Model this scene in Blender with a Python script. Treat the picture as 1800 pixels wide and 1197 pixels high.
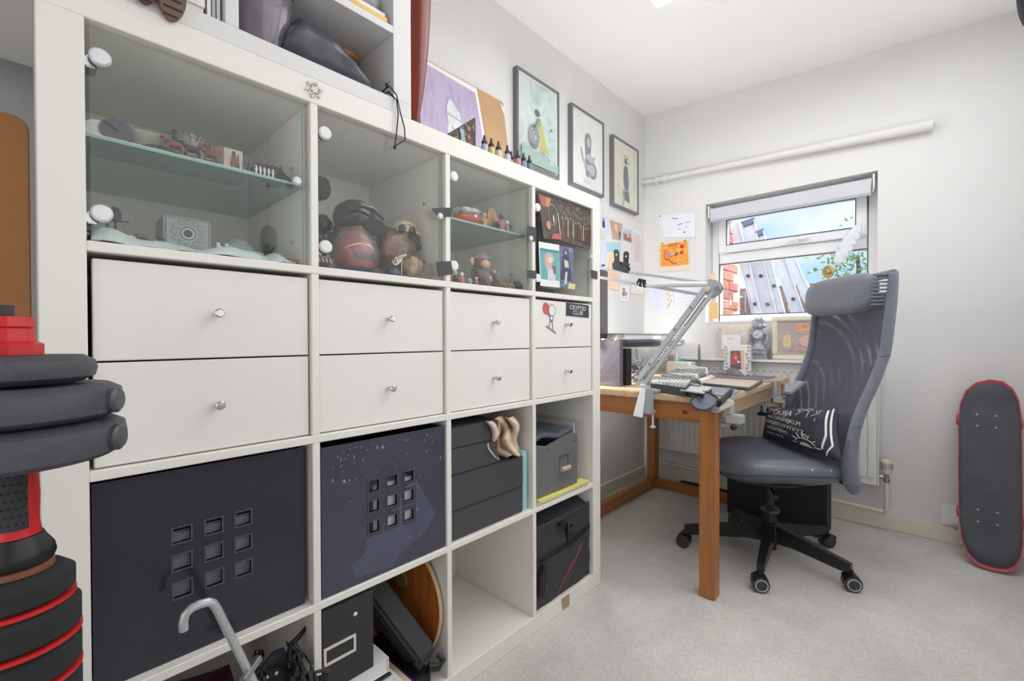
import bpy, bmesh, math, random
from mathutils import Vector, Matrix, noise
R_ = random.Random(7)
C = bpy.context.scene.collection
for o in list(bpy.data.objects): bpy.data.objects.remove(o)
PI = math.pi
# ------------------------------------------------------------------ camera
CAM = Vector((1.3182, -0.0064, 0.9549)); YAW, PITCH, ROLL, FPX = -0.75, -0.0089, -0.0035, 785.85
def _basis():
    cy, sy, cp, sp = math.cos(YAW), math.sin(YAW), math.cos(PITCH), math.sin(PITCH)
    F = Vector((sy*cp, cy*cp, sp)); R = Vector((cy, -sy, 0)); U = R.cross(F)
    cr, sr = math.cos(ROLL), math.sin(ROLL)
    return cr*R+sr*U, -sr*R+cr*U, F
CR, CU, CF = _basis()
cd = bpy.data.cameras.new('camera'); cam = bpy.data.objects.new('camera', cd); C.objects.link(cam)
cd.sensor_width = 36; cd.lens = 36*FPX/1800; cd.shift_y = 1.7/1800; cd.clip_start = 0.02; cd.clip_end = 200
m3 = Matrix((CR, CU, -CF)).transposed(); cam.matrix_world = Matrix.Translation(CAM) @ m3.to_4x4()
bpy.context.scene.camera = cam
def pju(p):
    d = Vector(p)-CAM; z = d.dot(CF); return 900+FPX*d.dot(CR)/z, 600.2-FPX*d.dot(CU)/z
def onseg(a, b, u):
    lo, hi = 0., 1.
    for _ in range(40):
        m = (lo+hi)/2
        if (pju(a.lerp(b, m))[0]-u)*(pju(a)[0]-u) > 0: lo = m
        else: hi = m
    return a.lerp(b, lo)
def dirn(u, v): return CF + (u-900)/FPX*CR - (v-600.2)/FPX*CU
def at(u, v, ax, val):
    d = dirn(u, v); t = (val-CAM[ax])/d[ax]; return CAM + t*d
def atp(u, v, p0, n):
    d = dirn(u, v); t = (Vector(p0)-CAM).dot(n)/d.dot(n); return CAM + t*d
XF, XW, YW, XR, YB = 0.39, -0.12, 2.88, 1.735, -0.95   # shelf face, left wall, window wall, right wall, back wall
def Fp(u, v, x=XF): return at(u, v, 0, x)
def Lw(u, v, x=XW): return at(u, v, 0, x)
def Kw(u, v, y=YW): return at(u, v, 1, y)
def Tz(u, v, z): return at(u, v, 2, z)
# ------------------------------------------------------------------ world, lights, exposure
sc = bpy.context.scene
sc.view_settings.view_transform = 'Standard'; sc.view_settings.look = 'None'; sc.view_settings.gamma = 1
sc.view_settings.use_curve_mapping = False; sc.view_settings.exposure = -0.27
w = bpy.data.worlds.new('sky'); sc.world = w; w.use_nodes = True
nt = w.node_tree; bg = nt.nodes['Background']
tc = nt.nodes.new('ShaderNodeTexCoord'); nz = nt.nodes.new('ShaderNodeTexNoise'); nz.inputs['Scale'].default_value = 3.0; nz.inputs['Detail'].default_value = 5
mp = nt.nodes.new('ShaderNodeMapping'); mp.inputs['Scale'].default_value = (1, 1, 2.5)
cr_ = nt.nodes.new('ShaderNodeValToRGB'); cr_.color_ramp.elements[0].position = .42; cr_.color_ramp.elements[0].color = (.50, .74, .95, 1)
cr_.color_ramp.elements[1].position = .62; cr_.color_ramp.elements[1].color = (.95, .97, 1, 1)
nt.links.new(tc.outputs['Generated'], mp.inputs['Vector']); nt.links.new(mp.outputs[0], nz.inputs['Vector'])
nt.links.new(nz.outputs['Fac'], cr_.inputs[0]); nt.links.new(cr_.outputs[0], bg.inputs['Color']); bg.inputs['Strength'].default_value = 1.45
def light(name, typ, loc, rot, energy, color=(1, 1, 1), **k):
    l = bpy.data.lights.new(name, typ); l.energy = energy; l.color = color
    for a, b in k.items(): setattr(l, a, b)
    o = bpy.data.objects.new(name, l); o.location = loc; o.rotation_euler = rot; C.objects.link(o); return o
def aim(o, d): o.rotation_euler = Vector(d).to_track_quat('-Z', 'Y').to_euler()
sun = light('sun', 'SUN', (1, 6, 5), (0, 0, 0), 9.0, (1, .98, .95), angle=.02); aim(sun, (-.35, -.62, -.62))
o = light('sky_glow_light', 'AREA', (.75, 4.0, 3.3), (0, 0, 0), 150, (.95, .98, 1), shape='RECTANGLE', size=2.2, size_y=1.2); aim(o, (-.02, -1.0, -.82))
light('ceiling_lamp_light', 'AREA', (1.08, 1.62, 2.29), (0, 0, 0), 18, (.975, .985, 1), shape='RECTANGLE', size=1.2, size_y=1.5)
light('rear_fill_light', 'AREA', (1.15, -.85, 1.15), (math.radians(102), 0, 0), 8, (.975, .985, 1), shape='RECTANGLE', size=1.0, size_y=1.7)  # added soft fill behind the camera, no real doorway there
light('side_fill_light', 'AREA', (1.71, 1.15, 1.50), (0, math.radians(90), 0), 11, (.975, .985, 1), shape='RECTANGLE', size=1.4, size_y=2.5)  # added fill panel at the right wall, brightens cells and glass; no window there
# ------------------------------------------------------------------ helpers
def lin(c): return tuple((x/255/12.92 if x/255 <= .04045 else ((x/255+.055)/1.055)**2.4) for x in c)+(1,)
MATS = {}
def mat(name, col, rough=.5, metal=0, var=0, scale=20, bump=0, bscale=None, spec=.5, emit=0, alpha=1, trans=0, sheen=0, coat=0, stretch=None, col2=None):
    if name in MATS: return MATS[name]
    if name.startswith(('p_', 'print_', 'paint', 'd_', 'a_', 'rose_', 'decor')):
        L_ = sum(col)/3; col = tuple(x*.68+(L_*.8+34)*.32 for x in col)
    m = bpy.data.materials.new(name); m.use_nodes = True; t = m.node_tree; p = t.nodes['Principled BSDF']
    c = lin(col); p.inputs['Base Color'].default_value = c; p.inputs['Roughness'].default_value = rough; p.inputs['Metallic'].default_value = metal
    p.inputs['Specular IOR Level'].default_value = spec
    if sheen: p.inputs['Sheen Weight'].default_value = sheen
    if coat: p.inputs['Coat Weight'].default_value = coat; p.inputs['Coat Roughness'].default_value = .08
    if emit: p.inputs['Emission Color'].default_value = c; p.inputs['Emission Strength'].default_value = emit
    if trans: p.inputs['Transmission Weight'].default_value = trans
    if alpha < 1: p.inputs['Alpha'].default_value = alpha
    if var or bump or col2:
        co = t.nodes.new('ShaderNodeTexCoord'); mpp = t.nodes.new('ShaderNodeMapping'); t.links.new(co.outputs['Object'], mpp.inputs[0])
        if stretch: mpp.inputs['Scale'].default_value = stretch
        n = t.nodes.new('ShaderNodeTexNoise'); n.inputs['Scale'].default_value = scale; n.inputs['Detail'].default_value = 6; t.links.new(mpp.outputs[0], n.inputs['Vector'])
        if var or col2:
            r = t.nodes.new('ShaderNodeValToRGB'); e = r.color_ramp.elements
            e[0].position = .32; e[1].position = .68
            e[0].color = lin(col2) if col2 else tuple(x*(1-var) for x in c[:3])+(1,)
            e[1].color = c if col2 else tuple(min(1, x*(1+var)) for x in c[:3])+(1,)
            t.links.new(n.outputs['Fac'], r.inputs[0]); t.links.new(r.outputs[0], p.inputs['Base Color'])
        if bump:
            n2 = t.nodes.new('ShaderNodeTexNoise'); n2.inputs['Scale'].default_value = bscale or scale*4; n2.inputs['Detail'].default_value = 4; t.links.new(mpp.outputs[0], n2.inputs['Vector'])
            b = t.nodes.new('ShaderNodeBump'); b.inputs['Strength'].default_value = bump; b.inputs['Distance'].default_value = .01
            t.links.new(n2.outputs['Fac'], b.inputs['Height']); t.links.new(b.outputs[0], p.inputs['Normal'])
    MATS[name] = m; return m
def thin(name, col, refl=.0, opaque=.0, rough=.02, dcol=None, power=1.0):
    """thin pane: see-through with Fresnel reflection and an optional milky share"""
    if name in MATS: return MATS[name]
    m = bpy.data.materials.new(name); m.use_nodes = True; t = m.node_tree; t.nodes.remove(t.nodes['Principled BSDF']); out = t.nodes['Material Output']
    tr = t.nodes.new('ShaderNodeBsdfTransparent'); tr.inputs[0].default_value = lin(col)
    gl = t.nodes.new('ShaderNodeBsdfGlossy'); gl.inputs['Roughness'].default_value = rough
    lw = t.nodes.new('ShaderNodeLayerWeight'); lw.inputs[0].default_value = .5; fr = t.nodes.new('ShaderNodeMath'); fr.operation = 'POWER'; fr.inputs[1].default_value = 5; t.links.new(lw.outputs['Facing'], fr.inputs[0])
    mx = t.nodes.new('ShaderNodeMixShader')
    ma = t.nodes.new('ShaderNodeMath'); ma.operation = 'MULTIPLY_ADD'; ma.inputs[1].default_value = .9*power; ma.inputs[2].default_value = refl+.02; ma.use_clamp = True
    t.links.new(fr.outputs[0], ma.inputs[0]); t.links.new(ma.outputs[0], mx.inputs[0])
    src = tr
    if opaque:
        df = t.nodes.new('ShaderNodeBsdfDiffuse'); df.inputs[0].default_value = lin(dcol or col)
        m2 = t.nodes.new('ShaderNodeMixShader'); m2.inputs[0].default_value = opaque
        t.links.new(tr.outputs[0], m2.inputs[1]); t.links.new(df.outputs[0], m2.inputs[2]); src = m2
    t.links.new(src.outputs[0], mx.inputs[1]); t.links.new(gl.outputs[0], mx.inputs[2]); t.links.new(mx.outputs[0], out.inputs[0])
    MATS[name] = m; return m
def paint_mat(name, cols, scale=6, distort=1.5, seed=0, rough=.6, stretch=(1, 1, 1)):
    """painterly print: noise through a many-colour ramp"""
    if name in MATS: return MATS[name]
    if name != 'orange_paint': cols = [tuple(x*.62+(sum(c)/3)*.38*.97 for x in c) for c in cols]
    m = bpy.data.materials.new(name); m.use_nodes = True; t = m.node_tree; p = t.nodes['Principled BSDF']; p.inputs['Roughness'].default_value = rough
    co = t.nodes.new('ShaderNodeTexCoord'); mpp = t.nodes.new('ShaderNodeMapping'); mpp.inputs['Location'].default_value = (seed, seed*.7, 0); mpp.inputs['Scale'].default_value = stretch
    n = t.nodes.new('ShaderNodeTexNoise'); n.inputs['Scale'].default_value = scale; n.inputs['Detail'].default_value = 5; n.inputs['Distortion'].default_value = distort
    r = t.nodes.new('ShaderNodeValToRGB'); els = r.color_ramp.elements
    k = len(cols)
    while len(els) < k: els.new(.5)
    for i, c in enumerate(cols): els[i].position = .28+.44*i/(k-1); els[i].color = lin(c)
    t.links.new(co.outputs['Object'], mpp.inputs[0]); t.links.new(mpp.outputs[0], n.inputs['Vector']); t.links.new(n.outputs['Fac'], r.inputs[0]); t.links.new(r.outputs[0], p.inputs['Base Color'])
    MATS[name] = m; return m
def wood_mat(name, c1, c2, axis=0, scale=3, rough=.45, coat=0):
    if name in MATS: return MATS[name]
    st = [14, 14, 14]; st[axis] = 1.2
    m = mat(name, c1, rough, col2=c2, scale=scale, stretch=tuple(st), coat=coat, bump=.05, bscale=scale*3); return m
class G:
    def __init__(s): s.v = []; s.f = []; s.m = []; s.mi = 0
    def add(s, vs, fs):
        b = len(s.v); s.v += [Vector(x) for x in vs]
        for f in fs: s.f.append([i+b for i in f]); s.m.append(s.mi)
        return s
    def box(s, a, b):
        x0, y0, z0 = a; x1, y1, z1 = b
        return s.add([(x0,y0,z0),(x1,y0,z0),(x1,y1,z0),(x0,y1,z0),(x0,y0,z1),(x1,y0,z1),(x1,y1,z1),(x0,y1,z1)],
                     [(0,3,2,1),(4,5,6,7),(0,1,5,4),(1,2,6,5),(2,3,7,6),(3,0,4,7)])
    def ob(s, c, ax, ay, az):
        """oriented box: centre and three half-extent vectors"""
        c, ax, ay, az = map(Vector, (c, ax, ay, az)); vs = [c+i*ax+j*ay+k*az for k in (-1, 1) for i, j in ((-1,-1),(1,-1),(1,1),(-1,1))]
        fl = [(0,3,2,1),(4,5,6,7),(0,1,5,4),(1,2,6,5),(2,3,7,6),(3,0,4,7)]
        if ax.cross(ay).dot(az) < 0: fl = [tuple(reversed(f)) for f in fl]
        return s.add(vs, fl)
    def bar(s, p, q, wdt, hgt, up=(0, 0, 1)):
        p, q = Vector(p), Vector(q); d = (q-p); L = d.length; d.normalize(); up = Vector(up)
        sd = d.cross(up).normalized(); u2 = sd.cross(d)
        return s.ob((p+q)/2, d*L/2, sd*wdt/2, u2*hgt/2)
    def prism(s, poly, ext):
        n = len(poly); ext = Vector(ext); P = [Vector(p) for p in poly]
        nr = Vector((0, 0, 0))
        for i in range(n): nr += P[i].cross(P[(i+1) % n])
        vs = P+[p+ext for p in P]; fs = [tuple(range(n)), tuple(reversed(range(n, 2*n)))]+[(i, n+i, n+(i+1) % n, (i+1) % n) for i in range(n)]
        if nr.dot(ext) > 0: fs = [tuple(reversed(f)) for f in fs]
        return s.add(vs, fs)
    def tube(s, pts, r, n=8, cap=True, closed=False):
        P = [Vector(p) for p in pts]; k = len(P); rr = r if isinstance(r, (list, tuple)) else [r]*k
        rings = []; prev = None
        for i in range(k):
            if closed: t = (P[(i+1) % k]-P[i-1])
            else: t = (P[min(i+1, k-1)]-P[max(i-1, 0)])
            t.normalize()
            if prev is None: a = t.orthogonal().normalized()
            else: a = (prev-t*prev.dot(t)).normalized()
            prev = a; b = t.cross(a)
            rings.append([P[i]+rr[i]*(math.cos(2*PI*j/n)*a+math.sin(2*PI*j/n)*b) for j in range(n)])
        vs = [x for ri in rings for x in ri]; fs = []
        for i in range(k if closed else k-1):
            i2 = (i+1) % k
            for j in range(n): fs.append((i*n+j, i*n+(j+1) % n, i2*n+(j+1) % n, i2*n+j))
        if cap and not closed: fs += [tuple(reversed(range(n))), tuple((k-1)*n+j for j in range(n))]
        return s.add(vs, fs)
    def cyl(s, p, q, r, r2=None, n=16): return s.tube([p, q], [r, r if r2 is None else r2], n)
    def lathe(s, prof, o=(0, 0, 0), ax=(0, 0, 1), n=20):
        o = Vector(o); ax = Vector(ax).normalized(); a = ax.orthogonal().normalized(); b = ax.cross(a); k = len(prof)
        vs = [o+ax*z+max(r, 1e-5)*(math.cos(2*PI*j/n)*a+math.sin(2*PI*j/n)*b) for r, z in prof for j in range(n)]
        fs = [(i*n+j, i*n+(j+1) % n, (i+1)*n+(j+1) % n, (i+1)*n+j) for i in range(k-1) for j in range(n)]
        if prof[0] == prof[-1]: return s.add(vs, fs)
        if prof[0][0] > 1e-4: fs.append(tuple(reversed(range(n))))
        if prof[-1][0] > 1e-4: fs.append(tuple((k-1)*n+j for j in range(n)))
        return s.add(vs, fs)
    def ell(s, c, r, n=14, m=9, amp=0, seed=0, fr=3):
        c = Vector(c); rx, ry, rz = r if isinstance(r, (tuple, list, Vector)) else (r, r, r); vs = []; fs = []
        for i in range(m+1):
            th = PI*i/m
            for j in range(n):
                ph = 2*PI*j/n; d = Vector((math.sin(th)*math.cos(ph), math.sin(th)*math.sin(ph), -math.cos(th)))
                k = 1+amp*noise.noise(d*fr+Vector((seed, seed*1.7, 0))) if amp else 1
                vs.append(c+Vector((d.x*rx, d.y*ry, d.z*rz))*k)
        for i in range(m):
            for j in range(n): fs.append((i*n+j, i*n+(j+1) % n, (i+1)*n+(j+1) % n, (i+1)*n+j))
        return s.add(vs, fs)
    def grid(s, fn, nu, nv, flip=False):
        vs = [fn(i/nu, j/nv) for j in range(nv+1) for i in range(nu+1)]; k = nu+1
        fs = [(j*k+i, j*k+i+1, (j+1)*k+i+1, (j+1)*k+i) for j in range(nv) for i in range(nu)]
        if flip: fs = [tuple(reversed(f)) for f in fs]
        return s.add(vs, fs)
    def sheet(s, fn, nu, nv, th):
        """grid with thickness th (vector or float along the normal)"""
        e = 1e-3
        def nr(a, b):
            p = fn(a, b); q1 = fn(min(1, a+e), b)-fn(max(0, a-e), b); q2 = fn(a, min(1, b+e))-fn(a, max(0, b-e)); c = q1.cross(q2); return p, c.normalized() if c.length > 1e-12 else Vector((0, 0, 1))
        k = nu+1; V1 = []; V2 = []
        for j in range(nv+1):
            for i in range(k):
                p, n_ = nr(i/nu, j/nv); V1.append(p+n_*th/2); V2.append(p-n_*th/2)
        N = len(V1); fs = []
        for j in range(nv):
            for i in range(nu):
                q = (j*k+i, j*k+i+1, (j+1)*k+i+1, (j+1)*k+i); fs.append(q); fs.append(tuple(x+N for x in reversed(q)))
        bd = [i for i in range(k)]+[j*k+nu for j in range(1, nv+1)]+[nv*k+i for i in range(nu-1, -1, -1)]+[j*k for j in range(nv-1, 0, -1)]
        for a, b in zip(bd, bd[1:]+bd[:1]): fs.append((b, a, a+N, b+N))
        return s.add(V1+V2, fs)
WM = {}
def wm(o): return WM[o.name]
def obj(name, g, m, parent=None, smooth=True, bev=0, seg=2, sharp=.6, label=None, kind=None):
    """link a builder as ONE mesh object; top-level ones get their origin at the base centre"""
    me = bpy.data.meshes.new(name); me.from_pydata([tuple(v) for v in g.v], [], g.f); me.validate()
    ms = m if isinstance(m, (list, tuple)) else [m]
    for x in ms: me.materials.append(x)
    if len(ms) > 1 and len(me.polygons) == len(g.m):
        me.polygons.foreach_set('material_index', [min(i, len(ms)-1) for i in g.m])
    if bev:
        bm = bmesh.new(); bm.from_mesh(me); bmesh.ops.remove_doubles(bm, verts=bm.verts, dist=1e-6)
        bmesh.ops.bevel(bm, geom=list(bm.edges), offset=bev, segments=seg, affect='EDGES', clamp_overlap=True); bm.to_mesh(me); bm.free()
    if parent is not None: W = wm(parent)
    else:
        xs = [v[0] for v in g.v]; ys = [v[1] for v in g.v]; zs = [v[2] for v in g.v]
        W = Matrix.Translation(((min(xs)+max(xs))/2, (min(ys)+max(ys))/2, min(zs)))
    me.transform(W.inverted())
    if smooth:
        me.polygons.foreach_set('use_smooth', [True]*len(me.polygons)); me.set_sharp_from_angle(angle=sharp)
    o = bpy.data.objects.new(name, me); C.objects.link(o)
    if parent is not None: o.parent = parent
    else: o.matrix_world = W
    WM[o.name] = W
    if label: o['label'] = label
    if kind: o['kind'] = kind
    return o
def thing(name, label, cat, loc, rotz=0, group=None):
    o = bpy.data.objects.new(name, None); o.empty_display_size = .05; C.objects.link(o)
    M = Matrix.Translation(Vector(loc)) @ Matrix.Rotation(rotz, 4, 'Z'); o.matrix_world = M; WM[o.name] = M
    o['label'] = label; o['category'] = cat
    if group: o['group'] = group
    return o
def tag(o, label, cat, group=None):
    o['label'] = label; o['category'] = cat
    if group: o['group'] = group
    return o
def struct(name, g, m, parent=None, **k):
    o = obj(name, g, m, parent, **k)
    if parent is None: o['kind'] = 'structure'
    return o
def dup(root, M, label=None, group=None):
    """copy of a thing with copies of its parts and sub-parts; M is the new world matrix"""
    r = root.copy(); C.objects.link(r); r.matrix_world = M; WM[r.name] = M
    if label: r['label'] = label
    if group: r['group'] = group
    for ch in list(root.children):
        c = ch.copy(); C.objects.link(c); c.parent = r; WM[c.name] = M
        for gch in ch.children:
            d = gch.copy(); C.objects.link(d); d.parent = c; WM[d.name] = M
    return r
_tc = {}
def text2d(s, size=1.0):
    """flat letter outlines as (verts2d, faces)"""
    if s in _tc: return [(x*size, y*size) for x, y in _tc[s][0]], _tc[s][1]
    cu = bpy.data.curves.new('t', 'FONT'); cu.body = s; cu.size = 1; cu.resolution_u = 2; cu.align_x = 'CENTER'; cu.align_y = 'CENTER'
    o = bpy.data.objects.new('t', cu); C.objects.link(o); dg = bpy.context.evaluated_depsgraph_get(); dg.update()
    me = bpy.data.meshes.new_from_object(o.evaluated_get(dg)); vs = [(v.co.x, v.co.y) for v in me.vertices]; fs = [tuple(p.vertices) for p in me.polygons]
    bpy.data.objects.remove(o); bpy.data.curves.remove(cu); bpy.data.meshes.remove(me); _tc[s] = (vs, fs)
    return [(x*size, y*size) for x, y in vs], fs
def text_on(g, s, size, fn):
    vs, fs = text2d(s, size); g.add([fn(x, y) for x, y in vs], fs); return g
def bil(q, x, y):
    """q = TL,TR,BR,BL corners; x to the right, y down, both 0..1"""
    a, b, c, d = q; return (a*(1-x)+b*x)*(1-y)+(d*(1-x)+c*x)*y
def card(g, q, th, nrm):
    g.prism([q[0], q[1], q[2], q[3]], nrm*th)
def art(g, q, nrm, shapes, lift=.0006):
    """flat printed shapes on quad q. shapes: (material index, [(x,y)...])"""
    for k, (mi, poly) in enumerate(shapes):
        g.mi = mi; l = lift*(1+.12*k); P = [bil(q, x, y)+nrm*l for x, y in poly]
        nr = Vector((0, 0, 0))
        for i in range(len(P)): nr += P[i].cross(P[(i+1) % len(P)])
        f = tuple(range(len(P)))
        if nr.dot(nrm) < 0: f = tuple(reversed(f))
        g.add(P, [f])
    g.mi = 0
def disc(cx, cy, rx, ry=None, n=14, a0=0, a1=2*PI):
    ry = rx if ry is None else ry; return [(cx+rx*math.cos(a0+(a1-a0)*i/n), cy+ry*math.sin(a0+(a1-a0)*i/n)) for i in range(n if a1-a0 > 6.2 else n+1)]
def stroke(pts, w):
    P = [Vector((a, b)) for a, b in pts]; L = []; Rr = []
    for i, p in enumerate(P):
        t = (P[min(i+1, len(P)-1)]-P[max(i-1, 0)]); t.normalize(); n_ = Vector((-t.y, t.x))*w/2; L.append(p+n_); Rr.append(p-n_)
    return [tuple(x) for x in L]+[tuple(x) for x in reversed(Rr)]
def strokes(pts, w):
    """a curved line as a list of quads (safe for bent paths)"""
    out = []
    for i in range(len(pts)-1): out.append(stroke([pts[i], pts[i+1]], w))
    return out
# ------------------------------------------------------------------ materials
M_wall = mat('wall_paint', (224, 223, 222), .75, var=.02, scale=3, bump=.03, bscale=60)
M_ceil = mat('ceiling_paint', (246, 245, 243), .8, var=.01, scale=2)
M_unit = mat('white_foil', (239, 236, 229), .42, var=.012, scale=5)
M_white = mat('white_paint', (236, 236, 233), .45)
M_upvc = mat('white_pvc', (238, 239, 242), .3)
M_skirt = mat('cream_gloss', (228, 222, 205), .35)
M_black = mat('black_plastic', (22, 22, 25), .38)
M_blackm = mat('matt_black', (28, 28, 31), .7)
M_dark = mat('dark_grey', (58, 59, 64), .55)
M_grey = mat('mid_grey', (128, 130, 135), .5)
M_silver = mat('chrome', (205, 205, 208), .18, 1)
M_steel = mat('brushed_steel', (170, 172, 176), .35, .9)
M_paper = mat('paper', (238, 238, 240), .8)
M_glass = thin('pane_glass', (254, 255, 254), .01, power=1.0)
M_clear = thin('clear_film', (245, 245, 245), .04, opaque=.1, rough=.12, dcol=(235, 235, 238))
# ================================================================== ROOM SHELL
g = G().box((XW-.3, YB-.2, -.05), (XR+.3, YW+.3, 0))
def floor_mat():
    m = bpy.data.materials.new('grey_carpet'); m.use_nodes = True; t = m.node_tree; p = t.nodes['Principled BSDF']; p.inputs['Roughness'].default_value = .95; p.inputs['Specular IOR Level'].default_value = .1
    co = t.nodes.new('ShaderNodeTexCoord')
    n1 = t.nodes.new('ShaderNodeTexNoise'); n1.inputs['Scale'].default_value = 2.6; n1.inputs['Detail'].default_value = 7; n1.inputs['Roughness'].default_value = .62
    n2 = t.nodes.new('ShaderNodeTexNoise'); n2.inputs['Scale'].default_value = 190; n2.inputs['Detail'].default_value = 3
    r = t.nodes.new('ShaderNodeValToRGB'); r.color_ramp.elements[0].position = .34; r.color_ramp.elements[0].color = lin((202, 198, 193)); r.color_ramp.elements[1].position = .66; r.color_ramp.elements[1].color = lin((226, 223, 218))
    r2 = t.nodes.new('ShaderNodeValToRGB'); r2.color_ramp.elements[0].position = .3; r2.color_ramp.elements[0].color = (.80, .80, .80, 1); r2.color_ramp.elements[1].position = .7; r2.color_ramp.elements[1].color = (1, 1, 1, 1)
    mx = t.nodes.new('ShaderNodeMixRGB'); mx.blend_type = 'MULTIPLY'; mx.inputs[0].default_value = 1
    b = t.nodes.new('ShaderNodeBump'); b.inputs['Strength'].default_value = .35; b.inputs['Distance'].default_value = .004
    for n in (n1, n2): t.links.new(co.outputs['Object'], n.inputs['Vector'])
    t.links.new(n1.outputs['Fac'], r.inputs[0]); t.links.new(n2.outputs['Fac'], r2.inputs[0]); t.links.new(r.outputs[0], mx.inputs[1]); t.links.new(r2.outputs[0], mx.inputs[2])
    t.links.new(mx.outputs[0], p.inputs['Base Color']); t.links.new(n2.outputs['Fac'], b.inputs['Height']); t.links.new(b.outputs[0], p.inputs['Normal']); return m
M_floor = floor_mat()
struct('floor', g, M_floor, smooth=False)
def cz(x): return 2.474-(x+.12)*.0765
g = G().prism([(XW-.1, YB-.1, cz(XW-.1)), (XR+.1, YB-.1, cz(XR+.1)), (XR+.1, YW+.1, cz(XR+.1)), (XW-.1, YW+.1, cz(XW-.1))], (0, 0, .06))
struct('ceiling', g, M_ceil, smooth=False)
struct('wall_left', G().box((XW-.1, YB-.1, 0), (XW, YW+.1, 2.6)), M_wall, smooth=False)
struct('wall_right', G().box((XR, YB-.1, 0), (XR+.1, YW+.1, 2.6)), M_wall, smooth=False)
struct('wall_back', G().box((XW-.1, YB-.1, 0), (XR+.1, YB, 2.6)), M_wall, smooth=False)
# window wall with opening
wx0, wx1, wz0, wz1 = .292, 1.130, 1.045, 1.783
YO = YW+.26
g = G()
g.box((XW-.1, YW, 0), (wx0, YO, 2.6)); g.box((wx1, YW, 0), (XR+.1, YO, 2.6)); g.box((wx0, YW, 0), (wx1, YO, wz0)); g.box((wx0, YW, wz1), (wx1, YO, 2.6))
struct('wall_front', g, M_wall, smooth=False)
# window
YG = 3.0
win = thing('window_1', 'white frame window', 'window', (.7, YG, wz0)); del win['label']; del win['category']; win['kind'] = 'structure'
zm = 1.448; fw = .045
def ring(g, x0, x1, z0, z1, w, y0, y1):
    g.box((x0, y0, z0), (x0+w, y1, z1)); g.box((x1-w, y0, z0), (x1, y1, z1)); g.box((x0+w, y0, z0), (x1-w, y1, z0+w)); g.box((x0+w, y0, z1-w), (x1-w, y1, z1))
g = G(); ring(g, wx0+.002, wx1-.002, wz0+.002, wz1-.002, fw, YG-.01, YG+.06); g.box((wx0+fw, YG-.01, zm-.032), (wx1-fw, YG+.06, zm+.032))
obj('window_frame', g, M_upvc, win, bev=.003)
g = G(); ring(g, wx0+fw+.004, wx1-fw-.004, zm+.036, wz1-fw-.006, .045, YG-.03, YG+.03)
sash = obj('sash', g, M_upvc, win, bev=.004)
obj('gasket', (lambda g: (ring(g, wx0+fw+.049, wx1-fw-.049, zm+.081, wz1-fw-.051, .004, YG-.031, YG-.02), g)[1])(G()), M_dark, sash, smooth=False)
obj('gasket', (lambda g: (ring(g, wx0+fw, wx1-fw, wz0+fw, zm-.032, .004, YG-.011, YG)  , g)[1])(G()), M_dark, win, smooth=False)
Mwg = thin('window_glass', (250, 252, 252), .01)
obj('pane', G().box((wx0+fw+.049, YG, zm+.081), (wx1-fw-.049, YG+.004, wz1-fw-.051)), Mwg, sash, smooth=False)
obj('pane', G().box((wx0+fw, YG+.01, wz0+fw), (wx1-fw, YG+.014, zm-.032)), Mwg, win, smooth=False)
g = G().ob((.745, YG-.038, zm+.052), (.035, 0, 0), (0, .008, 0), (0, 0, .006)); g.bar((.74, YG-.05, zm+.060), (.83, YG-.05, zm+.064), .012, .012); g.cyl((.745, YG-.03, zm+.06), (.745, YG-.055, zm+.06), .007)
obj('handle', g, M_white, sash, bev=0)
obj('window_board', G().box((wx0, YW-.004, wz0-.004), (wx1, YG-.01, wz0+.006)), M_upvc, win, smooth=False)
# roller blind
bl = thing('roller_blind', 'rolled up pale grey roller blind at the top of the window opening', 'blind', (.71, YW+.03, 1.70))
bx0, bx1 = wx0+.012, wx1-.012; bz = 1.735
g = G().cyl((bx0+.012, YW+.035, bz), (bx1-.012, YW+.035, bz), .026, n=24); obj('fabric_roll', g, mat('blind_cloth', (206, 207, 214), .8), bl)
obj('fabric', G().box((bx0+.015, YW+.008, bz-.055), (bx1-.015, YW+.0095, bz)), mat('blind_cloth', (206, 207, 214), .8), bl, smooth=False)
obj('bottom_bar', G().box((bx0+.013, YW+.003, bz-.068), (bx1-.013, YW+.015, bz-.052)), mat('blind_bar', (176, 178, 188), .5), bl, bev=.002)
for x in (bx0, bx1-.008): obj('bracket', G().box((x, YW+.004, bz-.035), (x+.008, YW+.07, bz+.038)), M_upvc, bl, bev=.002)
obj('cord', G().tube([(bx1-.006, YW+.002, bz+.02), (bx1-.004, YW-.003, bz-.02), (bx1-.006, YW-.003, bz-.06)], .0015, 6), M_white, bl)
# baseboards
struct('baseboard_front', G().box((XW+.012, YW-.014, 0), (XR, YW, .070)), M_skirt, bev=.002)
struct('baseboard_left', G().box((XW, 1.52, 0), (XW+.012, YW, .068)), M_skirt, bev=.002)
struct('baseboard_right', G().box((XR-.012, YB, 0), (XR, YW-.014, .07)), M_skirt, bev=.002)
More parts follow.
